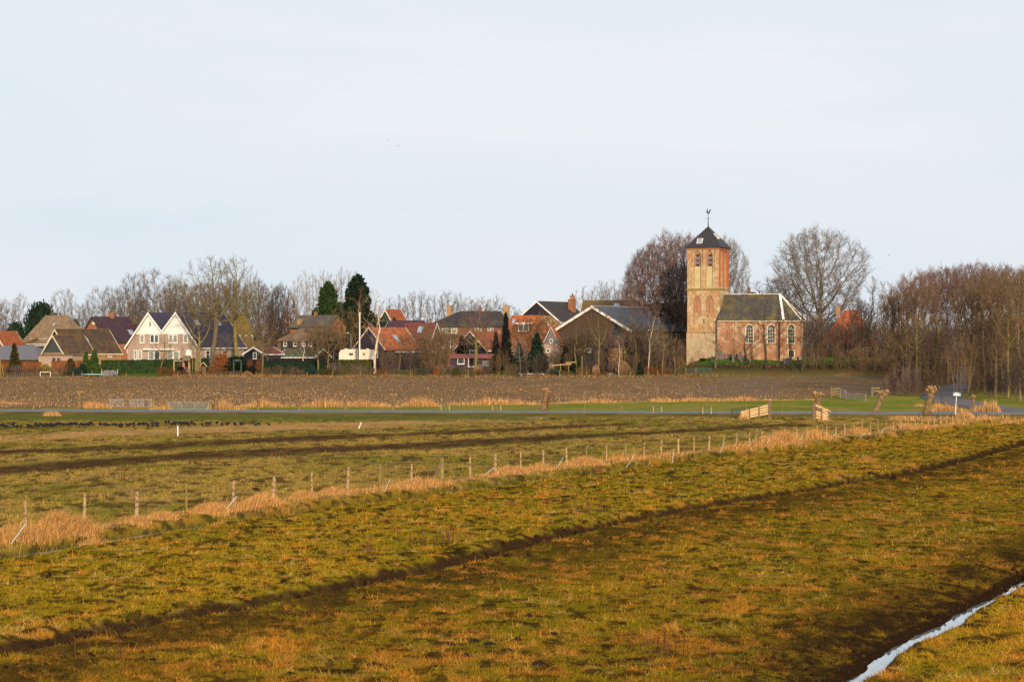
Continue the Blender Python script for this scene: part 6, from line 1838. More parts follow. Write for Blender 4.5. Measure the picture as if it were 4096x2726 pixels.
# more of the veil of garden trees and shrubs before the houses
for i, (px, d_, yt, w, c, k) in enumerate(((1530, 425, 1330, 90, 'brown', 'young'), (1560, 418, 1400, 80, 'warm', 'bush'), (1640, 424, 1330, 100, 'warm', 'alder'), (1668, 414, 1400, 100, 'dark', 'bush'), (1705, 424, 1350, 90, 'warm', 'bush'), (1780, 426, 1310, 110, 'warm', 'alder'), (1815, 430, 1330, 100, 'brown', 'forked'), (1768, 418, 1390, 70, 'warm', 'bush'),
        (1940, 428, 1310, 100, 'purple', 'thin'), (1982, 416, 1410, 70, 'warm', 'bush'), (2010, 418, 1390, 60, 'warm', 'bush'), (2050, 430, 1300, 110, 'warm', 'alder'), (2110, 434, 1270, 120, 'warm', 'alder'), (2190, 436, 1250, 130, 'warm', 'open'), (2185, 414, 1400, 100, 'dark', 'bush'), (2250, 418, 1400, 90, 'warm', 'bush'), (2265, 428, 1330, 90, 'brown', 'alder'),
        (2345, 424, 1310, 100, 'brown', 'alder'), (2420, 420, 1380, 90, 'warm', 'bush'), (2495, 424, 1330, 100, 'purple', 'alder'), (2560, 424, 1290, 110, 'brown', 'alder'), (2620, 426, 1300, 110, 'warm', 'alder'), (2680, 420, 1350, 120, 'purple', 'bush'), (1170, 428, 1330, 90, 'brown', 'young'), (1240, 426, 1340, 110, 'warm', 'alder'), (1330, 446, 1300, 110, 'brown', 'forked'), (1395, 446, 1310, 90, 'purple', 'young'), (1470, 446, 1270, 110, 'purple', 'young'),
        (1075, 424, 1350, 90, 'brown', 'young'), (1000, 430, 1330, 100, 'brown', 'young'), (905, 430, 1330, 110, 'olive', 'forked'), (870, 418, 1400, 90, 'brown', 'bush'))):
    T(k, 'garden_tree', f'brown garden tree veiling the house fronts, {ORD[i]} in a scattered group around the gardens', px, d_, yt, w, c, 'garden trees before the houses', trunkcol='olive' if i % 2 else 'brown')

for i, (px, d_, yt, w, c) in enumerate(((3568, 280, 1330, 100, 'purple'), (3622, 266, 1350, 100, 'warm'), (3668, 282, 1320, 110, 'purple'), (3716, 270, 1360, 90, 'warm'), (3735, 305, 1290, 110, 'purple'), (3800, 330, 1260, 110, 'brown'), (3905, 272, 1330, 110, 'warm'), (3965, 266, 1320, 120, 'purple'), (4010, 258, 1340, 110, 'warm'), (4062, 262, 1300, 120, 'warm'), (4100, 240, 1330, 120, 'brown'), (3880, 340, 1240, 120, 'purple'))):
    T('young', 'woodland_sapling', f'small understorey tree among the trunks of the wood, {ORD[i]} counting from the ploughed field', px, d_, yt, w, c, 'understorey trees of the wood', trunkcol='brown')

# ------------------------------------------------------------------ fence along the ditch
def fence_at(px):
    """point of the fence line seen in photo column px"""
    Ys = np.linspace(50, 184, 1200); Xs = np.interp(Ys, FENCE[0], FENCE[1])
    i = int(np.argmin(np.abs(2048 + Xs / Ys * F - px)))
    return Xs[i], Ys[i]


def post_mesh(seed, H, r):
    R = random.Random(seed); mb = MB(); n = 7
    rings = [(-.3, 1.0), (.25 * H, 1.05), (.6 * H, .97), (.93 * H, .9), (H, .72)]
    V = []
    ph = [R.uniform(.78, 1.2) for _ in range(n)]
    for z, k in rings:
        ox, oy = R.gauss(0, .006), R.gauss(0, .006)
        for i in range(n):
            t = 6.283 * i / n; V.append((ox + math.cos(t) * r * k * ph[i], oy + math.sin(t) * r * k * ph[i], z + (R.uniform(-.03, .03) if z == H else 0)))
    fs = [(j * n + i, j * n + (i + 1) % n, (j + 1) * n + (i + 1) % n, (j + 1) * n + i) for j in range(4) for i in range(n)] + [tuple(4 * n + i for i in range(n))]
    mb.add(V, fs); return mb


POSTS = [(100, 2006, 0), (337, 1978, 0), (546, 1962, 0), (746, 1936, 1), (930, 1923, 0), (1093, 1907, 0), (1248, 1890, 0), (1389, 1867, 0), (1520, 1858, 1), (1645, 1856, 0), (1881, 1824, 0), (1981, 1815, 0), (2082, 1805, 0), (2175, 1799, 0), (2265, 1789, 0),
         (2344, 1783, 1), (2425, 1778, 0), (2503, 1773, 1), (2575, 1769, 0), (2645, 1758, 0), (2713, 1754, 0), (2775, 1748, 0), (2835, 1741, 0), (2894, 1739, 1), (2947, 1731, 0), (2999, 1730, 0), (3047, 1724, 0), (3095, 1720, 0), (3140, 1717, 0), (3185, 1714, 0), (3227, 1709, 0),
         (3267, 1702, 0), (3305, 1704, 0), (3343, 1701, 0), (3378, 1696, 0), (3413, 1692, 1), (3448, 1686, 0), (3480, 1685, 1), (3512, 1681, 1), (3545, 1677, 1), (3574, 1682, 0), (3603, 1675, 0), (3632, 1672, 0), (3661, 1670, 0), (3686, 1665, 0), (3714, 1666, 0), (3738, 1664, 0), (3762, 1663, 0), (3786, 1663, 0), (3810, 1662, 0), (3831, 1662, 0)]
PG = 'split timber posts along the fence ditch'
WOODS = {0: M['postwood'], 1: M['mossywood']}
for i, (px, yt, k) in enumerate(POSTS):
    x, y = fence_at(px); H = max(.45, wz(yt, y) - float(hz(x, y)))
    o = post_mesh(i, H, .041 + .010 * ((i * 7) % 3)).build('fence_post', WOODS[k], None)
    o.location = (x, y, float(hz(x, y))); o.rotation_euler = (random.gauss(0, .02), random.gauss(0, .025), random.uniform(0, 6))
    nth = ORD[len(POSTS) - 1 - i]
    tag(o, f"{'mossy' if k else 'weathered'} split fence post by the ditch, {nth} counting from the road sign", 'post', PG)
x, y = fence_at(1768)
sp = thing('strainer_post', 'stout yellow mossy corner post with a leaning brace in the fence', 'post', (x, y, float(hz(x, y))), 0, PG)
post_mesh(91, wz(1832, y) - float(hz(x, y)), .10).build('post', M['mossywood'], sp)
MB().bar((-.42, -.1, -.1), (-.03, 0, wz(1836, y) - float(hz(x, y))), .09).build('brace', M['oldwood'], sp)
o = post_mesh(92, 1.0, .07).build('fence_post', M['mossywood'], None); x, y = fence_at(3016); o.location = (x, y - .3, float(hz(x, y))); o.rotation_euler = (0, .16, 0)
tag(o, 'mossy yellow fence post leaning over beside its upright neighbours', 'post', PG)
for i, px in enumerate((3920, 3948)):
    y = 182.0; x = wx(px, y); o = post_mesh(70 + i, .75, .06).build('fence_post', M['oldwood'], None); o.location = (x, y, float(hz(x, y)))
    tag(o, f'short fence post in the reeds past the road sign, {("first", "second")[i]} one', 'post', PG)

RODS = [((99, 2095), (40, 2180), 'rodblue'), ((946, 1984), (899, 2048), 'rodblue'), ((1561, 1914), (1535, 1971), 'rodwhite'), ((1975, 1871), (1926, 1914), 'rodwhite'), ((2253, 1829), (2227, 1877), 'rodwhite'), ((2541, 1815), (2505, 1856), 'rodwhite'), ((2696, 1795), (2687, 1843), 'rodwhite'),
        ((2897, 1769), (2880, 1809), 'rodwhite'), ((3078, 1754), (3063, 1786), 'rodwhite'), ((3211, 1746), (3182, 1773), 'rodblue'), ((3345, 1730), (3331, 1745), 'rodblue'), ((3463, 1731), (3440, 1746), 'rodwhite'), ((3541, 1709), (3523, 1735), 'rodwhite'), ((3639, 1697), (3630, 1714), 'rodwhite')]
for i, (a, b, m) in enumerate(RODS):
    d = gd(b[1]); x0 = wx(b[0], d); z0 = float(hz(x0, d)); x1 = wx(a[0], d); z1 = wz(a[1], d)
    e = MB().tube([(-.04 * (x1 - x0), 0, -.05), (x1 - x0, .1, z1 - z0)], .010 + .00004 * d, 6).build('electric_fence_rod', M[m], None); e.location = (x0, d, z0)
    tag(e, f"{'pale blue' if m == 'rodblue' else 'white'} plastic rod leaning in the ditch grass, {ORD[len(RODS) - 1 - i]} counting from the road sign", 'fence rod', 'leaning plastic rods along the ditch')
for (a, b, lb) in (((711, 1702), (711, 1742), 'white marker post standing upright behind the flock of black birds'), ((1446, 1687), (1433, 1714), 'white marker post leaning in the straw strip of the meadow')):
    d = gd(b[1]); x0 = wx(b[0], d); x1 = wx(a[0], d)
    e = MB().tube([(0, 0, -.05), (x1 - x0, 0, wz(a[1], d) - float(hz(x0, d)))], .045, 8).build('marker_post', M['oldwhite'], None); e.location = (x0, d, float(hz(x0, d)))
    tag(e, lb, 'marker post')

# ------------------------------------------------------------------ pollard willows along the road
M['willowbark'] = m_simple('willow_bark', (0.29, 0.185, 0.088), (0.125, 0.078, 0.040), 4, 0.95, b=0.8)
M['willowcut'] = m_simple('fresh_pruning_cut', (0.52, 0.29, 0.125), (0.38, 0.20, 0.085), 6, 0.9)


def lump(seed, rx, ry, rz, n=14, rough=.22):
    g = np.random.default_rng(seed); V = []; fs = []
    rows = 9
    for i in range(rows):
        ph = math.pi * i / (rows - 1)
        for j in range(n):
            th = 2 * math.pi * j / n; k = 1 + g.normal(0, rough) * (0 < i < rows - 1)
            V.append((rx * math.sin(ph) * math.cos(th) * k, ry * math.sin(ph) * math.sin(th) * k, rz * math.cos(ph) * k))
    for i in range(rows - 1):
        for j in range(n): fs.append((i * n + j, i * n + (j + 1) % n, (i + 1) * n + (j + 1) % n, (i + 1) * n + j))
    return V, fs


def willow(label, px, yb, yt, hw, tw, lean=0.0, d=None, seed=0, shoots=False):
    """hw, tw: widths of head and trunk in photo pixels; lean: sideways shift of the head in pixels"""
    R = random.Random(seed + int(px)); d = d or gd(yb)
    x = wx(px, d); z0 = float(hz(x, d)); s = d / F
    H = wz(yt, d) - z0; rw = hw * s / 2; rt = tw * s / 2; lx = lean * s
    r = thing('pollard_willow', label, 'tree', (x, d, z0), 0, 'pollard willows along the road')
    pts = [(lx * t + R.gauss(0, .03), R.gauss(0, .03), H * .84 * t - (.2 if t == 0 else 0)) for t in (0, .2, .45, .7, 1)]
    pts[0] = (0, 0, -.2)
    MB().tube(pts, [rt * 1.5, rt * 1.12, rt, rt * .98, rt * 1.25], 10).build('trunk', M['willowbark'], r, smooth=True)
    mb = MB()
    hz_ = min(rw * .9, H * .2)
    for k in range(7):
        a = 6.283 * k / 7 + R.uniform(-.3, .3); q = rw * .5
        V, fs = lump(seed * 9 + k + int(px), rw * .48, rw * .48, hz_ * R.uniform(.5, .75), 10, .16)
        c = (lx + math.cos(a) * q, math.sin(a) * q, H - hz_ * R.uniform(.75, 1.1)); mb.add([(c[0] + v[0], c[1] + v[1], c[2] + v[2]) for v in V], fs)
    V, fs = lump(seed + 5, rw * .7, rw * .7, hz_ * .8, 12, .15); mb.add([(lx + v[0], v[1], H - hz_ * 1.05 + v[2]) for v in V], fs)
    mb.build('head', M['willowbark'], r)
    for k in range(14):
        a = R.uniform(0, 6.283) if k % 2 else -math.pi / 2 + R.uniform(-1.3, 1.3); q = rw * R.uniform(.3, .95); el = R.uniform(.05, 1.1)
        c = Vector((lx + math.cos(a) * q, math.sin(a) * q, H - hz_ * (1.4 - el))); v = Vector((math.cos(a) * .8, math.sin(a) * .8, el)).normalized()
        MB().tube([c, c + v * rw * .34], [rw * .14, rw * .155], 7).build('cut_stub', M['willowcut'], r)
    if shoots:
        S = []
        for k in range(70):
            p = Vector((rt * .9 + R.uniform(0, .25), R.uniform(-.25, .25), R.uniform(0, .5 * H))); L = R.uniform(.6, 1.6)
            q = p + Vector((R.uniform(-.05, .28), R.uniform(-.2, .2), 1)).normalized() * L; S.append((tuple(p), tuple(q), .014, .006))
        me = segs_mesh('willow_shoots', S, 3); me.materials.append(M['twig']); o = link('shoots', me, r); setc(o, COL['rust'])
    return r


WIL = [(136, 1641, 1570, 17, 10, 4), (318, 1637, 1562, 26, 19, 0), (504, 1642, 1571, 20, 17, 4), (862, 1643, 1567, 25, 16, 2), (1033, 1644, 1571, 24, 13, 2), (1198, 1645, 1574, 22, 11, 3), (1382, 1647, 1581, 22, 13, 2), (1570, 1648, 1573, 24, 12, 4)]
for i, w in enumerate(WIL):
    willow(f"small pollard willow by the road, {ORD[i]} in the row starting from the metal gates' far side" if False else f'small pollard willow by the road, {ORD[i]} of the eight before the metal gates and reeds', w[0], w[1], w[2], w[3], w[4], w[5], seed=i)
willow('tall knobbly pollard willow with red shoots standing alone by the road', 2172, 1652, 1549, 32, 22, 14, seed=21, shoots=True)
willow('thick flat topped pollard willow behind the wooden gate wing', 3274, 1640, 1564, 41, 26, 0, d=204, seed=22)
willow('slanting pollard willow on the green beyond the wooden gate', 3498, 1659, 1557, 38, 22, 36, seed=23)
willow('stoutest pollard willow, leaning, beside the lane mouth', 3706, 1661, 1541, 46, 28, 20, seed=24)
willow('slim pollard willow rising from the reeds past the road sign', 3889, 1657, 1578, 20, 10, 4, seed=25)

# ------------------------------------------------------------------ gates
def gate_bars(name, label, pxa, ya, pxb, yb, yt, bars, m, group=None, r=.022, verts=2, d=None, d2=None):
    """tubular gate between two photo columns; (ya, yb): ground rows of its ends; yt: top row at the first end"""
    da = d or gd(ya); db = d2 or gd(yb)
    A = Vector((wx(pxa, da), da, 0)); B = Vector((wx(pxb, db), db, 0)); A.z = float(hz(A.x, A.y)); B.z = float(hz(B.x, B.y))
    H = wz(yt, da) - A.z
    o = thing(name, label, 'gate', tuple(A), 0, group)
    D = B - A
    f = MB()
    lo = .12
    f.tube([(0, 0, lo), (0, 0, H)], r * 1.3, 6).tube([tuple(D + Vector((0, 0, lo))), tuple(D + Vector((0, 0, H)))], r * 1.3, 6)
    f.tube([(0, 0, H), tuple(D + Vector((0, 0, H)))], r * 1.2, 6).tube([(0, 0, lo), tuple(D + Vector((0, 0, lo)))], r, 6)
    f.build('gate_frame', m, o)
    for k in range(1, bars):
        z = lo + (H - lo) * k / bars
        MB().tube([(0, 0, z), tuple(D + Vector((0, 0, z)))], r * .9, 6).build('rail', m, o)
    for k in range(1, verts):
        p = D * (k / verts); MB().tube([tuple(p + Vector((0, 0, lo))), tuple(p + Vector((0, 0, H)))], r * .8, 6).build('upright', m, o)
    for k in (0, 1):
        p = D * k; MB().bar(tuple(p + Vector((0, .06, -.3))), tuple(p + Vector((0, .06, H + .05))), .05).build('hinge_post', m, o)
    return o


gate_bars('metal_gate', 'long galvanised field gate behind a small pollard willow', 440, 1630, 606, 1630, 1597, 4, M['galv'], 'metal gates by the road', verts=3)
gate_bars('metal_gate', 'nearer galvanised field gate hung beside a timber post', 672, 1642, 833, 1643, 1608, 4, M['galv'], 'metal gates by the road', verts=3)
for i, (px, yb, yt, lb) in enumerate(((583, 1640, 1598, 'dark timber post at the end of the long metal gate'), (590, 1641, 1600, 'second dark timber post touching the long metal gate'), (668, 1642, 1596, 'square timber post carrying the nearer metal gate'), (842, 1641, 1598, 'timber post at the far end of the nearer metal gate'), (934, 1644, 1622, 'short stake in the reeds between two small willows'), (618, 1634, 1600, 'leaning timber post between the two metal gates'))):
    d = gd(yb); x = wx(px, d); o = post_mesh(120 + i, wz(yt, d) - float(hz(x, d)), .11 if i != 4 else .06).build('gate_post', M['oldwood'] if i in (0, 1, 4) else M['mossywood'], None)
    o.location = (x, d, float(hz(x, d))); tag(o, lb, 'post')
    if i == 5: o.rotation_euler = (0, -.25, 0)


def gate_wing(label, posts, boards, big):
    """posts: (px, ybase, ytop); boards: list of ((px, y), (px, y)) in the plane of the posts"""
    d = gd(posts[0][1]); x0 = wx(posts[0][0], d); o = thing('gate_wing', label, 'fence', (x0, d, float(hz(x0, d))))
    def P(px, py, off=0): return (wx(px, d) - x0, off, wz(py, d) - o.location.z)
    for i, (px, yb, yt) in enumerate(posts):
        w = .22 if i == big else .09
        a = P(px, yb); b = P(px, yt)
        mb = MB().box(a[0] - w / 2, a[0] + w / 2, .0 if i == big else -.13, w if i == big else -.05, -.3, b[2])
        if i == big: mb.box(a[0] - w / 2 - .03, a[0] + w / 2 + .03, -.03, w + .03, b[2] + .002, b[2] + .06)
        mb.build('post', M['oldwood'], o)
    for k, ((xa, ya), (xb, yb)) in enumerate(boards):
        a, b = Vector(P(xa, ya, -.02)), Vector(P(xb, yb, -.02))
        MB().bar(a, b, .035, .16, (0, 0, 1)).build('board', M['rawwood'], o)
    return o


gate_wing('pale board fence wing sloping up to a stout dark post', [(3079, 1671, 1604), (2998, 1674, 1629), (3036, 1672, 1622)],
          [((2964, 1648), (3072, 1620)), ((2964, 1656), (3072, 1631)), ((2964, 1664), (3072, 1641)), ((2980, 1670), (3072, 1652))], 0)
gate_wing('pale board fence wing sloping down from the opposite stout post', [(3256, 1677, 1611), (3286, 1677, 1630), (3316, 1679, 1640)],
          [((3262, 1619), (3322, 1645)), ((3290, 1640), (3314, 1655)), ((3264, 1645), (3314, 1664)), ((3264, 1656), (3314, 1671)), ((3264, 1668), (3314, 1679))], 0)
gate_bars('metal_gate', 'dark steel gate swung open behind the pale board wing', 2927, 1669, 3074, 1660, 1634, 3, M['darksteel'], None, verts=3)
# far field entrance
dF = 252
o = thing('board_fence', 'three boarded fence panel at the far field entrance', 'fence', (wx(3323, dF), dF, float(hz(wx(3323, dF), dF))))
for k in (1553, 1564, 1575): MB().bar((0, 0, wz(k + 3, dF) - o.location.z), (wx(3358, dF) - o.location.x, 0, wz(k, dF) - o.location.z), .04, .17).build('board', M['mossywood'], o)
for px in (3326, 3358): MB().box(wx(px, dF) - o.location.x - .08, wx(px, dF) - o.location.x + .08, .03, .19, -.3, wz(1548, dF) - o.location.z).build('post', M['oldwood'], o)
gate_bars('metal_gate', 'short galvanised gate leaf at the far field entrance, set at an angle', 3361, 1594, 3383, 1598, 1555, 4, M['galv'], 'metal gates of the far entrance', d=252, d2=243, verts=1)
gate_bars('metal_gate', 'long galvanised gate leaf at the far field entrance, swung open', 3384, 1598, 3463, 1606, 1571, 4, M['galv'], 'metal gates of the far entrance', d=243, d2=235, verts=2)
o = thing('board_fence', 'weathered board panel beside a pale post at the edge of the wood', 'fence', (wx(3489, 254), 254, float(hz(wx(3489, 254), 254))))
MB().box(-.12, .12, 0, .2, -.3, wz(1546, 254) - o.location.z).build('post', M['stone_grey'], o)
for k in (1551, 1562): MB().bar((.13, .05, wz(k, 254) - o.location.z), (wx(3520, 254) - o.location.x, .05, wz(k + 1, 254) - o.location.z), .04, .16).build('board', M['mossywood'], o)

# ------------------------------------------------------------------ staked saplings and bare poles
for i, (px, yb, yt, st) in enumerate(((1781, 1650, 1560, 1617), (1987, 1652, 1559, 1617), (2630, 1657, 1562, 1623), (2828, 1660, 1567, 1625))):
    d = gd(yb); x = wx(px, d); z = float(hz(x, d)); o = thing('staked_sapling', f'thin staked sapling with a black tie by the road, {ORD[i]} counting towards the church', 'sapling', (x, d, z), 0, 'staked saplings along the road')
    H = wz(yt, d) - z
    MB().tube([(0, 0, -.1), (.02, 0, H * .5), (0, 0, H)], [.028, .022, .012], 6).build('stem', M['mossywood'], o)
    for s in (-1, 1): MB().tube([(s * .36, 0, -.2), (s * .34, 0, wz(st, d) - z)], .032, 7).build('stake', M['rawwood'], o)
    hs = wz(st, d) - z - .03
    MB().bar((-.35, -.02, hs), (0, -.02, hs - .06), .03, .05).bar((0, -.02, hs - .06), (.35, -.02, hs), .03, .05).build('tie', M['stone_dark'], o)
for i, (px, yb, yt) in enumerate(((2338, 1655, 1562), (2485, 1656, 1558), (2984, 1659, 1568), (3128, 1662, 1566))):
    d = gd(yb); x = wx(px, d); H = wz(yt, d) - float(hz(x, d)); o = MB().tube([(0, 0, -.1), (.02, 0, H * .5), (-.01, 0, H)], [.03, .026, .012], 6).build('bare_sapling', M['mossywood'], None)
    o.location = (x, d, float(hz(x, d))); tag(o, f'unstaked bare sapling whip by the road, {ORD[i]} counting towards the church', 'sapling', 'bare sapling whips along the road')

# ------------------------------------------------------------------ road sign
d = gd(1663); x = wx(3821, d); z = float(hz(x, d)); o = thing('road_sign', 'blue and white street name sign on a pale pole at the lane corner', 'sign', (x, d, z))
tp = (wx(3826, d) - x, 0, wz(1582, d) - z)
MB().tube([(0, 0, -.2), tp], .035, 8).build('pole', M['oldwhite'], o)
x0, x1 = wx(3812, d) - x, wx(3842, d) - x; zt, zb_ = wz(1567.5, d) - z, wz(1581.5, d) - z; dz = -.035
def frs(t, zz, o_): return (t, -.05 - o_, zz + dz * (t - x0) / (x1 - x0))
pl2 = MB().fbox(frs, x0, x1, zb_, zt, 0, .03).build('name_plate', M['blue'], o)
w_, h_ = x1 - x0, zt - zb_
MB().fbox(frs, x0 + w_ * .24, x0 + w_ * .74, zb_ + h_ * .60, zb_ + h_ * .86, .031, .036).build('panel', M['white'], pl2)
MB().fbox(frs, x0 + w_ * .03, x0 + w_ * .97, zb_ + h_ * .08, zb_ + h_ * .44, .031, .036).build('panel', M['white'], pl2)

# ------------------------------------------------------------------ flagpole, garden things at the field's far edge
def onz(px, d): return (wx(px, d), d, float(hz(wx(px, d), d)))
P = onz(1438, 424); o = thing('flagpole', 'tall white flagpole in front of the caravan', 'flagpole', P)
MB().tube([(0, 0, -.2), (.06, 0, wz(1252, 424) - P[2])], [.14, .10], 10).build('pole', M['white'], o)
MB().tube([(.06, 0, wz(1252, 424) - P[2] - .02), (.06, 0, wz(1249, 424) - P[2])], .15, 8).build('cap', M['white'], o)
P = onz(161, 405.3); o = thing('goal_frame', 'small white football goal frame on the lawn', 'goal', P)
w = wx(202, 405.3) - P[0]; h_ = wz(1488, 405.3) - P[2]
MB().tube([(0, 0, -.1), (0, 0, h_)], .06, 8).build('post', M['oldwhite'], o); MB().tube([(w, 0, -.1), (w, 0, h_)], .06, 8).build('post', M['oldwhite'], o); MB().tube([(-.05, 0, h_ + .04), (w + .05, 0, h_ + .04)], .06, 8).build('crossbar', M['oldwhite'], o)
MB().tube([(0, 0, h_), (0, 1.0, 0)], .03, 6).build('stay', M['oldwhite'], o)
P = onz(372, 406.2); o = thing('trampoline', 'low round trampoline with a pale blue rim on the lawn', 'trampoline', P)
rr = (417 - 327) / 2 / F * 406; zt = wz(1497, 406.2) - P[2]
MB().tube([(0, 0, zt - .03), (0, 0, zt)], rr * .86, 28).build('mat', M['stone_dark'], o)
ring_o = [(math.cos(6.283 * k / 28) * rr, math.sin(6.283 * k / 28) * rr) for k in range(28)]; ring_i = [(a * .84, b * .84) for a, b in ring_o]
MB().ring(ring_o, ring_i, lambda t, zz, q: (t, zz, q), zt + .004, zt + .09).build('rim', M['rodblue'], o)
for k in range(6): a = 6.283 * k / 6 + .3; MB().tube([(math.cos(a) * rr * .93, math.sin(a) * rr * .93, -.05), (math.cos(a) * rr * .93, math.sin(a) * rr * .93, zt)], .035, 6).build('leg', M['galv'], o)
P = onz(407, 409); o = thing('wooden_garden_gate', 'ornamental double garden gate of pale vertical boards beside the lawn', 'gate', P)
w = wx(470, 409) - P[0]; zt = wz(1479, 409) - P[2]
for k in (0, .5, 1): MB().box(w * k - .06, w * k + .06, 0, .12, -.2, zt + (.12 if k != .5 else .0)).build('post', M['rawwood'] if k != .5 else M['oldwood'], o)
for s in (0, 1):
    poly = [(w * (.5 * s) + .08, .1), (w * (.5 * s + .5) - .08, .1)] + [(w * .5 * s + .08 + (w * .5 - .16) * (1 - t), zt - .1 - .32 * (t if s == 0 else 1 - t) ** 1 * 1.0 + (.25 * math.sin(math.pi * t) if True else 0)) for t in (0, .2, .4, .6, .8, 1)]
    MB().prism(poly, lambda t, zz, q: (t, .05 + q, zz), 0, .05).build('gate_leaf', M['greyboards'], o)
P = onz(28, 406.5); o = thing('garden_fence', 'low fence of thin pale stakes behind the football goal', 'fence', P)
w = wx(238, 406.5) - P[0]
for k in range(26): MB().box(w * k / 25 - .03, w * k / 25 + .03, 0, .06, -.2, .75 + .05 * (k % 3)).build('stake', M['stone_grey'] if k % 4 else M['mossywood'], o)
for zz in (.3, .62): MB().box(0, w, -.03, -.003, zz, zz + .04).build('rail', M['stone_grey'], o)
for i, (a, b) in enumerate((((2, 1430), (3, 1510)), ((8, 1460), (15, 1505)))):
    d = 406.0; q = onz(b[0], d); e = MB().tube([(0, 0, -.2), (wx(a[0], d) - q[0], 0, wz(a[1], d) - q[2])], .09, 7).build('timber_pole', M['mossywood'], None); e.location = q
    tag(e, ('taller', 'shorter')[i] + ' of two slanting yellowed timber poles at the lawn corner', 'pole')
# play set
P = onz(694, 413); o = thing('play_set', 'wooden play set with swing beam, roofed tower and lilac slide', 'play set', P)
X_ = lambda px: wx(px, 413) - P[0]
Z_ = lambda py: wz(py, 413) - P[2]
MB().tube([(0, 0, Z_(1442)), (X_(735), 0, Z_(1442))], .08, 8).build('swing_beam', M['rawwood'], o)
for s in (-.7, .7): MB().tube([(.1, 0, Z_(1443)), (-.25 + .3, s, -.1)], .07, 7).build('leg', M['rawwood'], o)
for (px, dy) in ((734, -.6), (757, -.6), (734, .8), (757, .8)): MB().box(X_(px) - .06, X_(px) + .06, dy - .06, dy + .06, -.1, Z_(1441)).build('tower_post', M['rawwood'], o)
MB().box(X_(733), X_(758), -.7, .9, 1.1, 1.2).build('platform', M['oldwood'], o)
MB().prism([(-.95, Z_(1441)), (.1, Z_(1421)), (1.15, Z_(1441)), (1.05, Z_(1443)), (.1, Z_(1424)), (-.85, Z_(1443))], lambda t, zz, q: (q, t, zz), X_(731), X_(763)).build('roof', M['oldwood'], o)
MB().add([(X_(757), -.72, 1.3), (X_(757), -1.2, 1.3), (X_(746), -1.2, .15), (X_(746), -.72, .15), (X_(757), -.72, 1.2), (X_(757), -1.2, 1.2), (X_(746), -1.2, .05), (X_(746), -.72, .05)], [(0, 1, 2, 3), (7, 6, 5, 4), (0, 4, 5, 1), (1, 5, 6, 2), (2, 6, 7, 3), (3, 7, 4, 0)]).build('slide', M['blueslide'], o)
for px in (770, 787): MB().box(X_(px) - .05, X_(px) + .05, -.05, .05, -.1, Z_(1430)).build('ladder_post', M['mossywood'], o)
for py in (1445, 1453, 1462, 1471): MB().box(X_(770) + .05, X_(787) - .05, -.03, .03, Z_(py) - .04, Z_(py) + .04).build('rung', M['mossywood'], o)
for px in (700, 712): MB().tube([(X_(px), 0, .5), (X_(px), 0, Z_(1443))], .012, 5).build('swing_rope', M['stone_dark'], o)
P = onz(711, 416); o = MB().prism([(0, .1), (wx(762, 416) - P[0], .1), (wx(762, 416) - P[0], 2.1), (.1, 2.0)], lambda t, zz, q: (t, q + .04 * math.sin(t * 5), zz), 0, .05).build('red_screen', M['redplastic'], None); o.location = P
tag(o, 'dull red cloth screen hanging behind the play set', 'screen')
P = onz(803, 415); o = thing('playhouse', 'tiny playhouse with a pale pitched roof beside the play set', 'playhouse', P)
w = wx(822, 415) - P[0]
MB().box(0, w, 0, .9, 0, 1.5).build('wall', M['oldwood'], o); MB().prism([(-.25, 1.45), (w / 2, 2.25), (w + .25, 1.45), (w + .25, 1.55), (w / 2, 2.38), (-.25, 1.55)], lambda t, zz, q: (t, q, zz), -.15, 1.05).build('roof', M['rawwood'], o)
P = onz(934, 410); o = thing('garden_arch', 'green wooden garden arch among dark shrubs', 'arch', P)
w = wx(964, 410) - P[0]; zt = wz(1443, 410) - P[2]
for (a, b) in ((0, 0), (w, 0), (0, .7), (w, .7)): MB().box(a - .06, a + .06, b - .06, b + .06, -.1, zt).build('post', M['greenpaint'], o)
MB().prism([(-.15, zt + .002), (w + .15, zt + .002), (w * .75, zt + .28), (w * .25, zt + .28)], lambda t, zz, q: (t, q, zz), -.15, .85).build('top', M['greenpaint'], o)
# stakes of the wire fence along the field's far edge
STK = [293, 328, 368, 505, 711, 821, 922, 1024, 1123, 1228, 1331, 1441, 1542, 1642, 1873, 1994, 2111, 2238, 2347, 2522, 2631]
for i, px in enumerate(STK):
    q = onz(px, 405.2); o = post_mesh(200 + i, .95 + .15 * (i % 3), .07).build('edge_stake', M['mossywood'], None); o.location = q
    tag(o, f'yellowed stake at the far edge of the ploughed field, {ORD[i]} counting towards the church', 'stake', 'stakes along the far edge of the field')
P = onz(2207, 411); o = thing('rail_fence', 'two railed timber fence before the corner of the great barn', 'fence', P)
for px in (2209, 2243, 2274): MB().box(wx(px, 411) - P[0] - .07, wx(px, 411) - P[0] + .07, 0, .12, -.2, wz(1452, 411) - P[2]).build('post', M['mossywood'], o)
MB().bar((0, -.04, wz(1461, 411) - P[2]), (wx(2285, 411) - P[0], -.04, wz(1455, 411) - P[2]), .05, .13).build('rail', M['rawwood'], o)
MB().bar((wx(2262, 411) - P[0], -.1, wz(1450, 411) - P[2]), (wx(2302, 411) - P[0], -.1, wz(1447, 411) - P[2]), .05, .13).build('rail', M['rawwood'], o)
P = onz(2328, 412); o = post_mesh(300, wz(1423, 412) - P[2], .1).build('timber_pole', M['mossywood'], None); o.location = P
tag(o, 'lone upright timber pole between two trees before the great barn', 'pole')
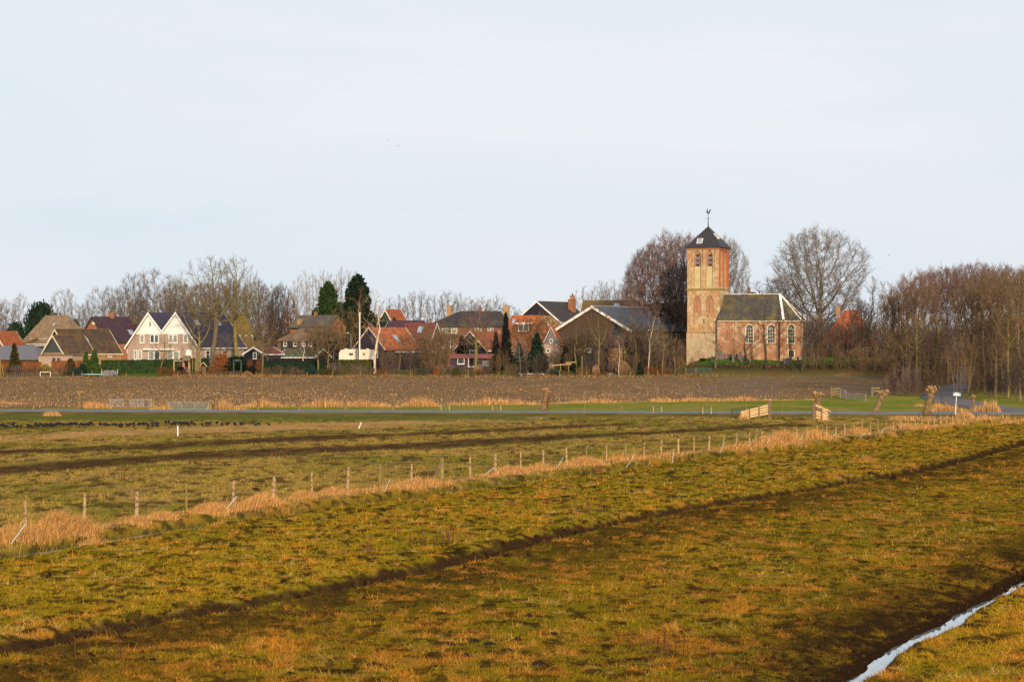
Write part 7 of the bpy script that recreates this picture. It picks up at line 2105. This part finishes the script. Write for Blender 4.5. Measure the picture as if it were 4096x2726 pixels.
P = onz(2072, 410.5); o = MB().box(0, wx(2200, 410.5) - P[0], 0, .5, .42, .50).box(.5, .8, .1, .4, 0, .418).box(4.6, 4.9, .1, .4, 0, .418).build('white_bench', M['white'], None); o.location = P
tag(o, 'long low white bench board on the lawn before the spruces', 'bench')
V, fs = lump(61, .95, .6, .5, 16, .16); P = onz(2442, 411); o = MB().add([(a, b, max(c, -.1) + .1) for a, b, c in V], fs).build('covered_heap', M['greyboards'], None); o.location = P
tag(o, 'grey covered heap on the lawn before the great barn', 'heap')
P = onz(1404, 440); o = thing('street_lamp', 'small street lamp beside the lopped tree behind the caravan', 'lamp', P)
MB().tube([(0, 0, 0), (0, 0, wz(1336, 440) - P[2]), (-.5, 0, wz(1331, 440) - P[2])], [.06, .045, .035], 7).build('pole', M['galv'], o)
MB().box(-.85, -.4, -.1, .1, wz(1332, 440) - P[2], wz(1332, 440) - P[2] + .12).build('lamp_head', M['oldwhite'], o)
P = onz(1288, 410); o = thing('marker_cone', 'small red and white cone in the garden before the long low shed', 'cone', P)
MB().tube([(0, 0, 0), (0, 0, .35)], [.16, .11], 10).build('cone_base', M['white'], o); MB().tube([(0, 0, .352), (0, 0, .75)], [.11, .03], 10).build('tip', M['tile_orange2'], o)
# churchyard gate
for (pa, pb, yt, m, lb) in ((2782, 2846, 1455, 'greenpaint', 'faded green field gate below the church tower'), (2742, 2780, 1452, 'darksteel', 'dark timber hurdle beside the faded green gate')):
    d = 408.6; P = onz(pa, d); o = thing('field_gate', lb, 'gate', P); w = wx(pb, d) - P[0]; H = 1.45
    for k in range(4): MB().box(0, w, 0, .05, .15 + k * .36, .33 + k * .36).build('board', M[m], o)
    for a in (.08, w * .5, w - .08): MB().box(a - .07, a + .07, -.06, -.003, -.2, H + .1).build('post', M['mossywood'] if a < .1 else M[m], o)
o = None

# ------------------------------------------------------------------ gravestones
GR = [(2843, 416.2, 1446, 12, .6, 'stone_dark', 0), (2871, 418, 1440, 9, 1.7, 'stone_grey', 1), (2885, 417.4, 1444, 13, 1.75, 'stone_grey', 1), (2899, 417.6, 1440, 7, 1.0, 'stone_dark', 0), (2914, 417.2, 1441, 8, 1.05, 'stone_dark', 0), (2923, 417.0, 1441, 9, 1.05, 'stone_dark', 0), (2932, 415.2, 1450, 9, 1.35, 'stone_grey', 1),
      (2947, 416.6, 1440, 8, 1.15, 'stone_dark', 0), (2961, 416.0, 1447, 12, 1.8, 'stone_grey', 2), (2970, 416.0, 1443, 8, .95, 'stone_dark', 0), (2980, 415.8, 1443, 7, 1.1, 'stone_dark', 0), (3000, 415.2, 1444, 6, 1.5, 'stone_grey', 1), (3136, 413.8, 1448, 9, .85, 'stone_dark', 0), (3145, 413.8, 1448, 9, .85, 'stone_dark', 0), (3156, 413.8, 1447, 10, 1.0, 'stone_dark', 0), (3192, 413.6, 1446, 8, 1.15, 'stone_dark', 0),
      (3246, 416, 1444, 6, 1.2, 'stone_dark', 0), (3255, 416, 1444, 7, 1.3, 'stone_dark', 0), (3273, 416, 1442, 8, 1.25, 'stone_grey', 1), (3366, 417, 1446, 8, 1.3, 'stone_dark', 0), (3374, 417, 1446, 8, 1.2, 'stone_dark', 0)]
for i, (px, d, _, w, h_, m, sh) in enumerate(GR):
    x, y, z = onz(px, d); hw = w / 2 / F * d
    poly = [(-hw, -.2), (hw, -.2), (hw, h_ * (.86 if sh else 1))] + ([(hw * .6, h_ * .96), (0, h_), (-hw * .6, h_ * .96)] if sh == 1 else [(0, h_)] if sh == 2 else []) + [(-hw, h_ * (.86 if sh else 1))]
    o = MB().prism(poly, lambda t, zz, q: (t, -q, zz), -.08, .08).build('gravestone', M[m], None); o.location = (x, y, z); o.rotation_euler = (random.gauss(0, .03), random.gauss(0, .03), random.gauss(0, .2))
    tag(o, f"{'rounded grey' if sh == 1 else 'pointed grey' if sh == 2 else 'square dark'} gravestone in the churchyard, {ORD[i]} counting from the tower", 'gravestone', 'gravestones before the nave')

# ------------------------------------------------------------------ black birds on the meadow
def bird_mesh(seed):
    R = random.Random(seed); mb = MB()
    S = [(-.21, .115, .008), (-.15, .13, .035), (-.08, .15, .066), (.0, .165, .082), (.08, .17, .072), (.13, .18, .045)]
    hd = R.choice((-1, 1)) * .0 + R.uniform(-.03, .03); dn = R.uniform(-.10, .07)
    S += [(.165, .20 + dn * .5, .034), (.19, .235 + dn, .036), (.215, .235 + dn, .026), (.245, .225 + dn, .010), (.275, .215 + dn, .003)]
    mb.tube([(x, hd * max(0, x) * 3, z) for x, z, r in S], [r for _, _, r in S], 9)
    mb.add([(-.12, -.03, .13), (-.12, .03, .13), (-.30, .045, .085), (-.30, -.045, .085), (-.12, -.03, .115), (-.12, .03, .115), (-.30, .045, .075), (-.30, -.045, .075)], [(0, 1, 2, 3), (7, 6, 5, 4), (0, 4, 5, 1), (1, 5, 6, 2), (2, 6, 7, 3), (3, 7, 4, 0)])
    for s in (-1, 1):
        mb.tube([(.01, s * .03, .10), (.02, s * .03, .0)], [.012, .007], 5)
        mb.tube([(.10, s * .055, .17), (-.02, s * .082, .165), (-.17, s * .05, .13)], [.018, .03, .008], 6)
    return mb


BM = []
for k in range(4):
    o = bird_mesh(k).build('black_bird', M['bird'], None, smooth=True); BM.append(o)
bx = [(12, 1712), (25, 1708), (35, 1714), (50, 1716), (60, 1715), (108, 1709), (116, 1712), (118, 1706), (150, 1716), (182, 1717), (240, 1710), (252, 1712), (272, 1714), (310, 1706), (316, 1712), (330, 1713), (345, 1709), (370, 1710), (380, 1713), (392, 1711), (405, 1709), (416, 1713), (430, 1713), (442, 1708), (456, 1714), (463, 1711), (485, 1709), (496, 1707), (505, 1706), (528, 1708), (540, 1707), (553, 1710),
      (588, 1711), (604, 1708), (616, 1708), (630, 1706), (648, 1705), (660, 1704), (668, 1706), (695, 1710), (712, 1708), (724, 1709), (735, 1709), (755, 1709), (770, 1708), (780, 1704), (792, 1704), (868, 1706), (880, 1707), (908, 1708), (920, 1706), (944, 1711), (990, 1707), (1008, 1709), (1040, 1711), (1050, 1709), (1062, 1710), (1100, 1707), (1116, 1712), (1130, 1707), (1162, 1706), (1168, 1713),
      (1208, 1706), (1215, 1705), (1242, 1705), (1255, 1706), (1264, 1705), (1285, 1709), (1293, 1713), (1325, 1704), (1328, 1708), (1326, 1715), (1357, 1704), (1360, 1711), (1379, 1705), (1378, 1712), (1443, 1699), (1470, 1698), (1498, 1708), (1523, 1700), (1527, 1706), (1562, 1702), (1575, 1703), (1582, 1705), (1610, 1701), (1617, 1704), (1634, 1703), (1642, 1707), (1669, 1701), (1692, 1706), (1757, 1707), (1798, 1703), (1812, 1704), (1832, 1702), (1890, 1702), (1933, 1706), (1982, 1704), (2048, 1705), (2102, 1703)]
used = set()
BP = [(x / 2.178, y) for x, y in bx] + [(900 + a / 2.356, 1480 + b / 2.356 + 3) for a, b in ((22, 527), (95, 530), (155, 525), (262, 515), (290, 532), (320, 525), (412, 527))]
for i, (px, py) in enumerate(BP):
    k = i % 4
    if k not in used: o = BM[k]; used.add(k)
    else: o = BM[k].copy(); C.objects.link(o)
    d = gd(py - 2); o.location = (wx(px, d), d, float(hz(wx(px, d), d)) + .01); o.rotation_euler = (0, 0, random.uniform(0, 6.283)); s = random.uniform(.95, 1.2); o.scale = (s * .72, s * .9, s * 1.1)
    tag(o, 'plump black bird feeding in the flock strung across the far meadow', 'bird', 'flock of black birds on the meadow')
# a few birds in the air
for i, (px, py, lb) in enumerate(((1555, 563, 'tiny distant bird flying high over the village, upper one of a pair'), (1590, 584, 'tiny distant bird flying high over the village, lower one of a pair'), (3555, 1021, 'distant bird flying above the solitary dark tree, upper of two'), (3521, 1073, 'distant bird flying above the solitary dark tree, lower of two'))):
    d = 430; mb = MB()
    mb.tube([(-.22, 0, 0), (0, 0, .02), (.2, 0, 0)], [.02, .06, .015], 6)
    for s in (-1, 1): mb.add([(.08, s * .04, .03), (-.08, s * .04, .03), (-.14, s * .34, .16), (.0, s * .36, .17), (-.18, s * .62, .08), (-.1, s * .63, .085)] + [(.08, s * .04, .01), (-.08, s * .04, .01), (-.14, s * .34, .145), (.0, s * .36, .155), (-.18, s * .62, .07), (-.1, s * .63, .075)],
                              [(0, 1, 2, 3), (3, 2, 4, 5), (9, 8, 7, 6), (11, 10, 8, 9), (0, 3, 9, 6), (3, 5, 11, 9), (1, 7, 8, 2), (2, 8, 10, 4), (4, 10, 11, 5)])
    o = mb.build('flying_bird', M['bird'], None); o.location = (wx(px, d), d, wz(py, d)); o.rotation_euler = (.2, .1, 1.2 + i); o.scale = (.6, .6, .6)
    tag(o, lb, 'bird')

# ------------------------------------------------------------------ molehills
M['soil'] = m_simple('dark_crumbly_soil', (0.026, 0.014, 0.008), (0.045, 0.024, 0.013), 9, 0.95, b=0.8)
MH = []
for k in range(4):
    g = np.random.default_rng(400 + k); V = []; fs = []; n = 18; rows = 7
    for i in range(rows):
        r = i / (rows - 1)
        for j in range(n):
            t = 6.283 * j / n; q = r * (1 + g.normal(0, .13)); V.append((q * math.cos(t), q * math.sin(t), max(-.04, (.42 * (1 - r ** 1.6) + g.normal(0, .055) * (r < .95)))))
    for i in range(rows - 1):
        for j in range(n): fs.append((i * n + j, i * n + (j + 1) % n, (i + 1) * n + (j + 1) % n, (i + 1) * n + j))
    MH.append(MB().add(V, fs).build('molehill', M['soil'], None, smooth=False))
MOLE = [(443, 2408, 62), (232, 2432, 44), (85, 2508, 30), (648, 2388, 22), (1022, 1956, 44), (362, 2487, 26), (2167, 1943, 30), (2560, 1956, 16), (2526, 1972, 30), (2119, 2464, 50), (1899, 2563, 56), (1801, 2576, 42), (1959, 2583, 54), (2024, 2601, 66), (2074, 2565, 58), (1866, 2622, 50), (2214, 2542, 50), (1495, 2664, 68), (2158, 2660, 78), (2262, 2442, 22),
        (3932, 1979, 24), (3983, 1980, 20), (3613, 1975, 26), (3727, 1751, 19), (3619, 1974, 24), (3377, 1806, 24), (3340, 1788, 18), (2822, 1894, 46), (2994, 1872, 20), (3152, 1862, 26), (3080, 1834, 14), (3481, 1896, 36), (2685, 1890, 36), (2509, 1889, 18), (2356, 1888, 20), (2778, 1904, 20), (427, 1906, 14), (105, 1823, 22), (556, 1877, 12), (1116, 1844, 14), (1465, 1826, 16), (3210, 2112, 26), (2720, 2210, 20), (2640, 2060, 14), (1400, 2035, 18), (1850, 2010, 18), (1160, 2700, 60), (900, 2560, 40), (610, 2640, 48), (2420, 2620, 40), (2600, 2690, 44), (1670, 2060, 20)]
for i, (px, py, w) in enumerate(MOLE):
    d = gd(py); x = wx(px, d); k = i % 4
    if i < 4: o = MH[i]
    else: o = MH[k].copy(); C.objects.link(o)
    r = w / 2 / F * d * 1.1; o.location = (x, d, float(hz(x, d, True)) - .01); o.scale = (r, r * 1.1, r * .95); o.rotation_euler = (0, 0, random.uniform(0, 6))
    tag(o, 'small dark molehill of loose soil thrown up on the grass', 'molehill', 'molehills scattered over the meadows')

# clods of soil along the furrow, the trampled ground and the ditch banks
n = 15000
Y = gd(RNG.uniform(1760, 2860, n)); sel = RNG.random(n)
X = np.where(sel < .72, np.interp(Y, TRENCH[0], TRENCH[1]) + RNG.normal(0, .24, n), np.where(sel < .8, np.interp(Y, TRENCH[0], TRENCH[1]) + 1.9 + RNG.normal(0, .9, n), np.interp(Y, WDY, WDL) - np.abs(RNG.normal(.5, .9, n))))
okk = ~((X > np.interp(Y, WDY, WDL) - .1) & (X < np.interp(Y, WDY, WDR) + .1)); X, Y = X[okk], Y[okk]; n = len(X)
r = RNG.gamma(3, .0085, n) * np.sqrt(Y / 60)
Z = hz(X, Y, True) + r * .3
oct_ = np.array([(1, 0, 0), (0, 1, 0), (-1, 0, 0), (0, -1, 0), (0, 0, 1), (0, 0, -1)], float)
V = (oct_[None] * RNG.uniform(.6, 1.3, (n, 6, 1)) * r[:, None, None] + RNG.normal(0, .25, (n, 6, 3)) * r[:, None, None]) + np.stack([X, Y, Z], 1)[:, None]
tri = np.array([(0, 1, 4), (1, 2, 4), (2, 3, 4), (3, 0, 4), (1, 0, 5), (2, 1, 5), (3, 2, 5), (0, 3, 5)])
cc = np.array((.040, .021, .011)) * RNG.uniform(.5, 1.5, (n, 1))
me = fastmesh('soil_clods', V.reshape(-1, 3), (np.arange(n)[:, None, None] * 6 + tri[None]).reshape(-1), 3, np.repeat(cc, 6, 0)); me.materials.append(M['vblade'])
o = link('soil_clods', me); o['kind'] = 'stuff'; o['label'] = 'dark soil clods along the furrow and the ditch banks'

# withered dock stalks
n = 260
cxy = [gp(px, py) for px, py in ((1130, 1830), (1240, 1845), (1190, 1855), (1450, 1828), (1320, 1850), (790, 1860), (840, 1880), (410, 2000), (430, 1995), (500, 1915), (1690, 2190), (1760, 2175), (1830, 2160), (2330, 2055), (2390, 2050), (2050, 1770), (2290, 1700), (2560, 1710), (3000, 1735), (1450, 2220), (2620, 2620), (2640, 2600), (400, 2640), (2290, 1705), (3880, 2180))]
px_ = RNG.integers(0, len(cxy), n); X = np.array([cxy[i][0] for i in px_]) + RNG.normal(0, .35, n); Y = np.array([cxy[i][1] for i in px_]) + RNG.normal(0, .6, n)
g = blades('dock_stalks', X, Y, RNG.uniform(.2, .55, n), RNG.uniform(.02, .04, n) * np.sqrt(Y / 70), np.tile(np.array((.10, .045, .025)), (n, 1)), .18, 2)
g['label'] = 'withered brown dock stalks standing in small patches on the meadows'
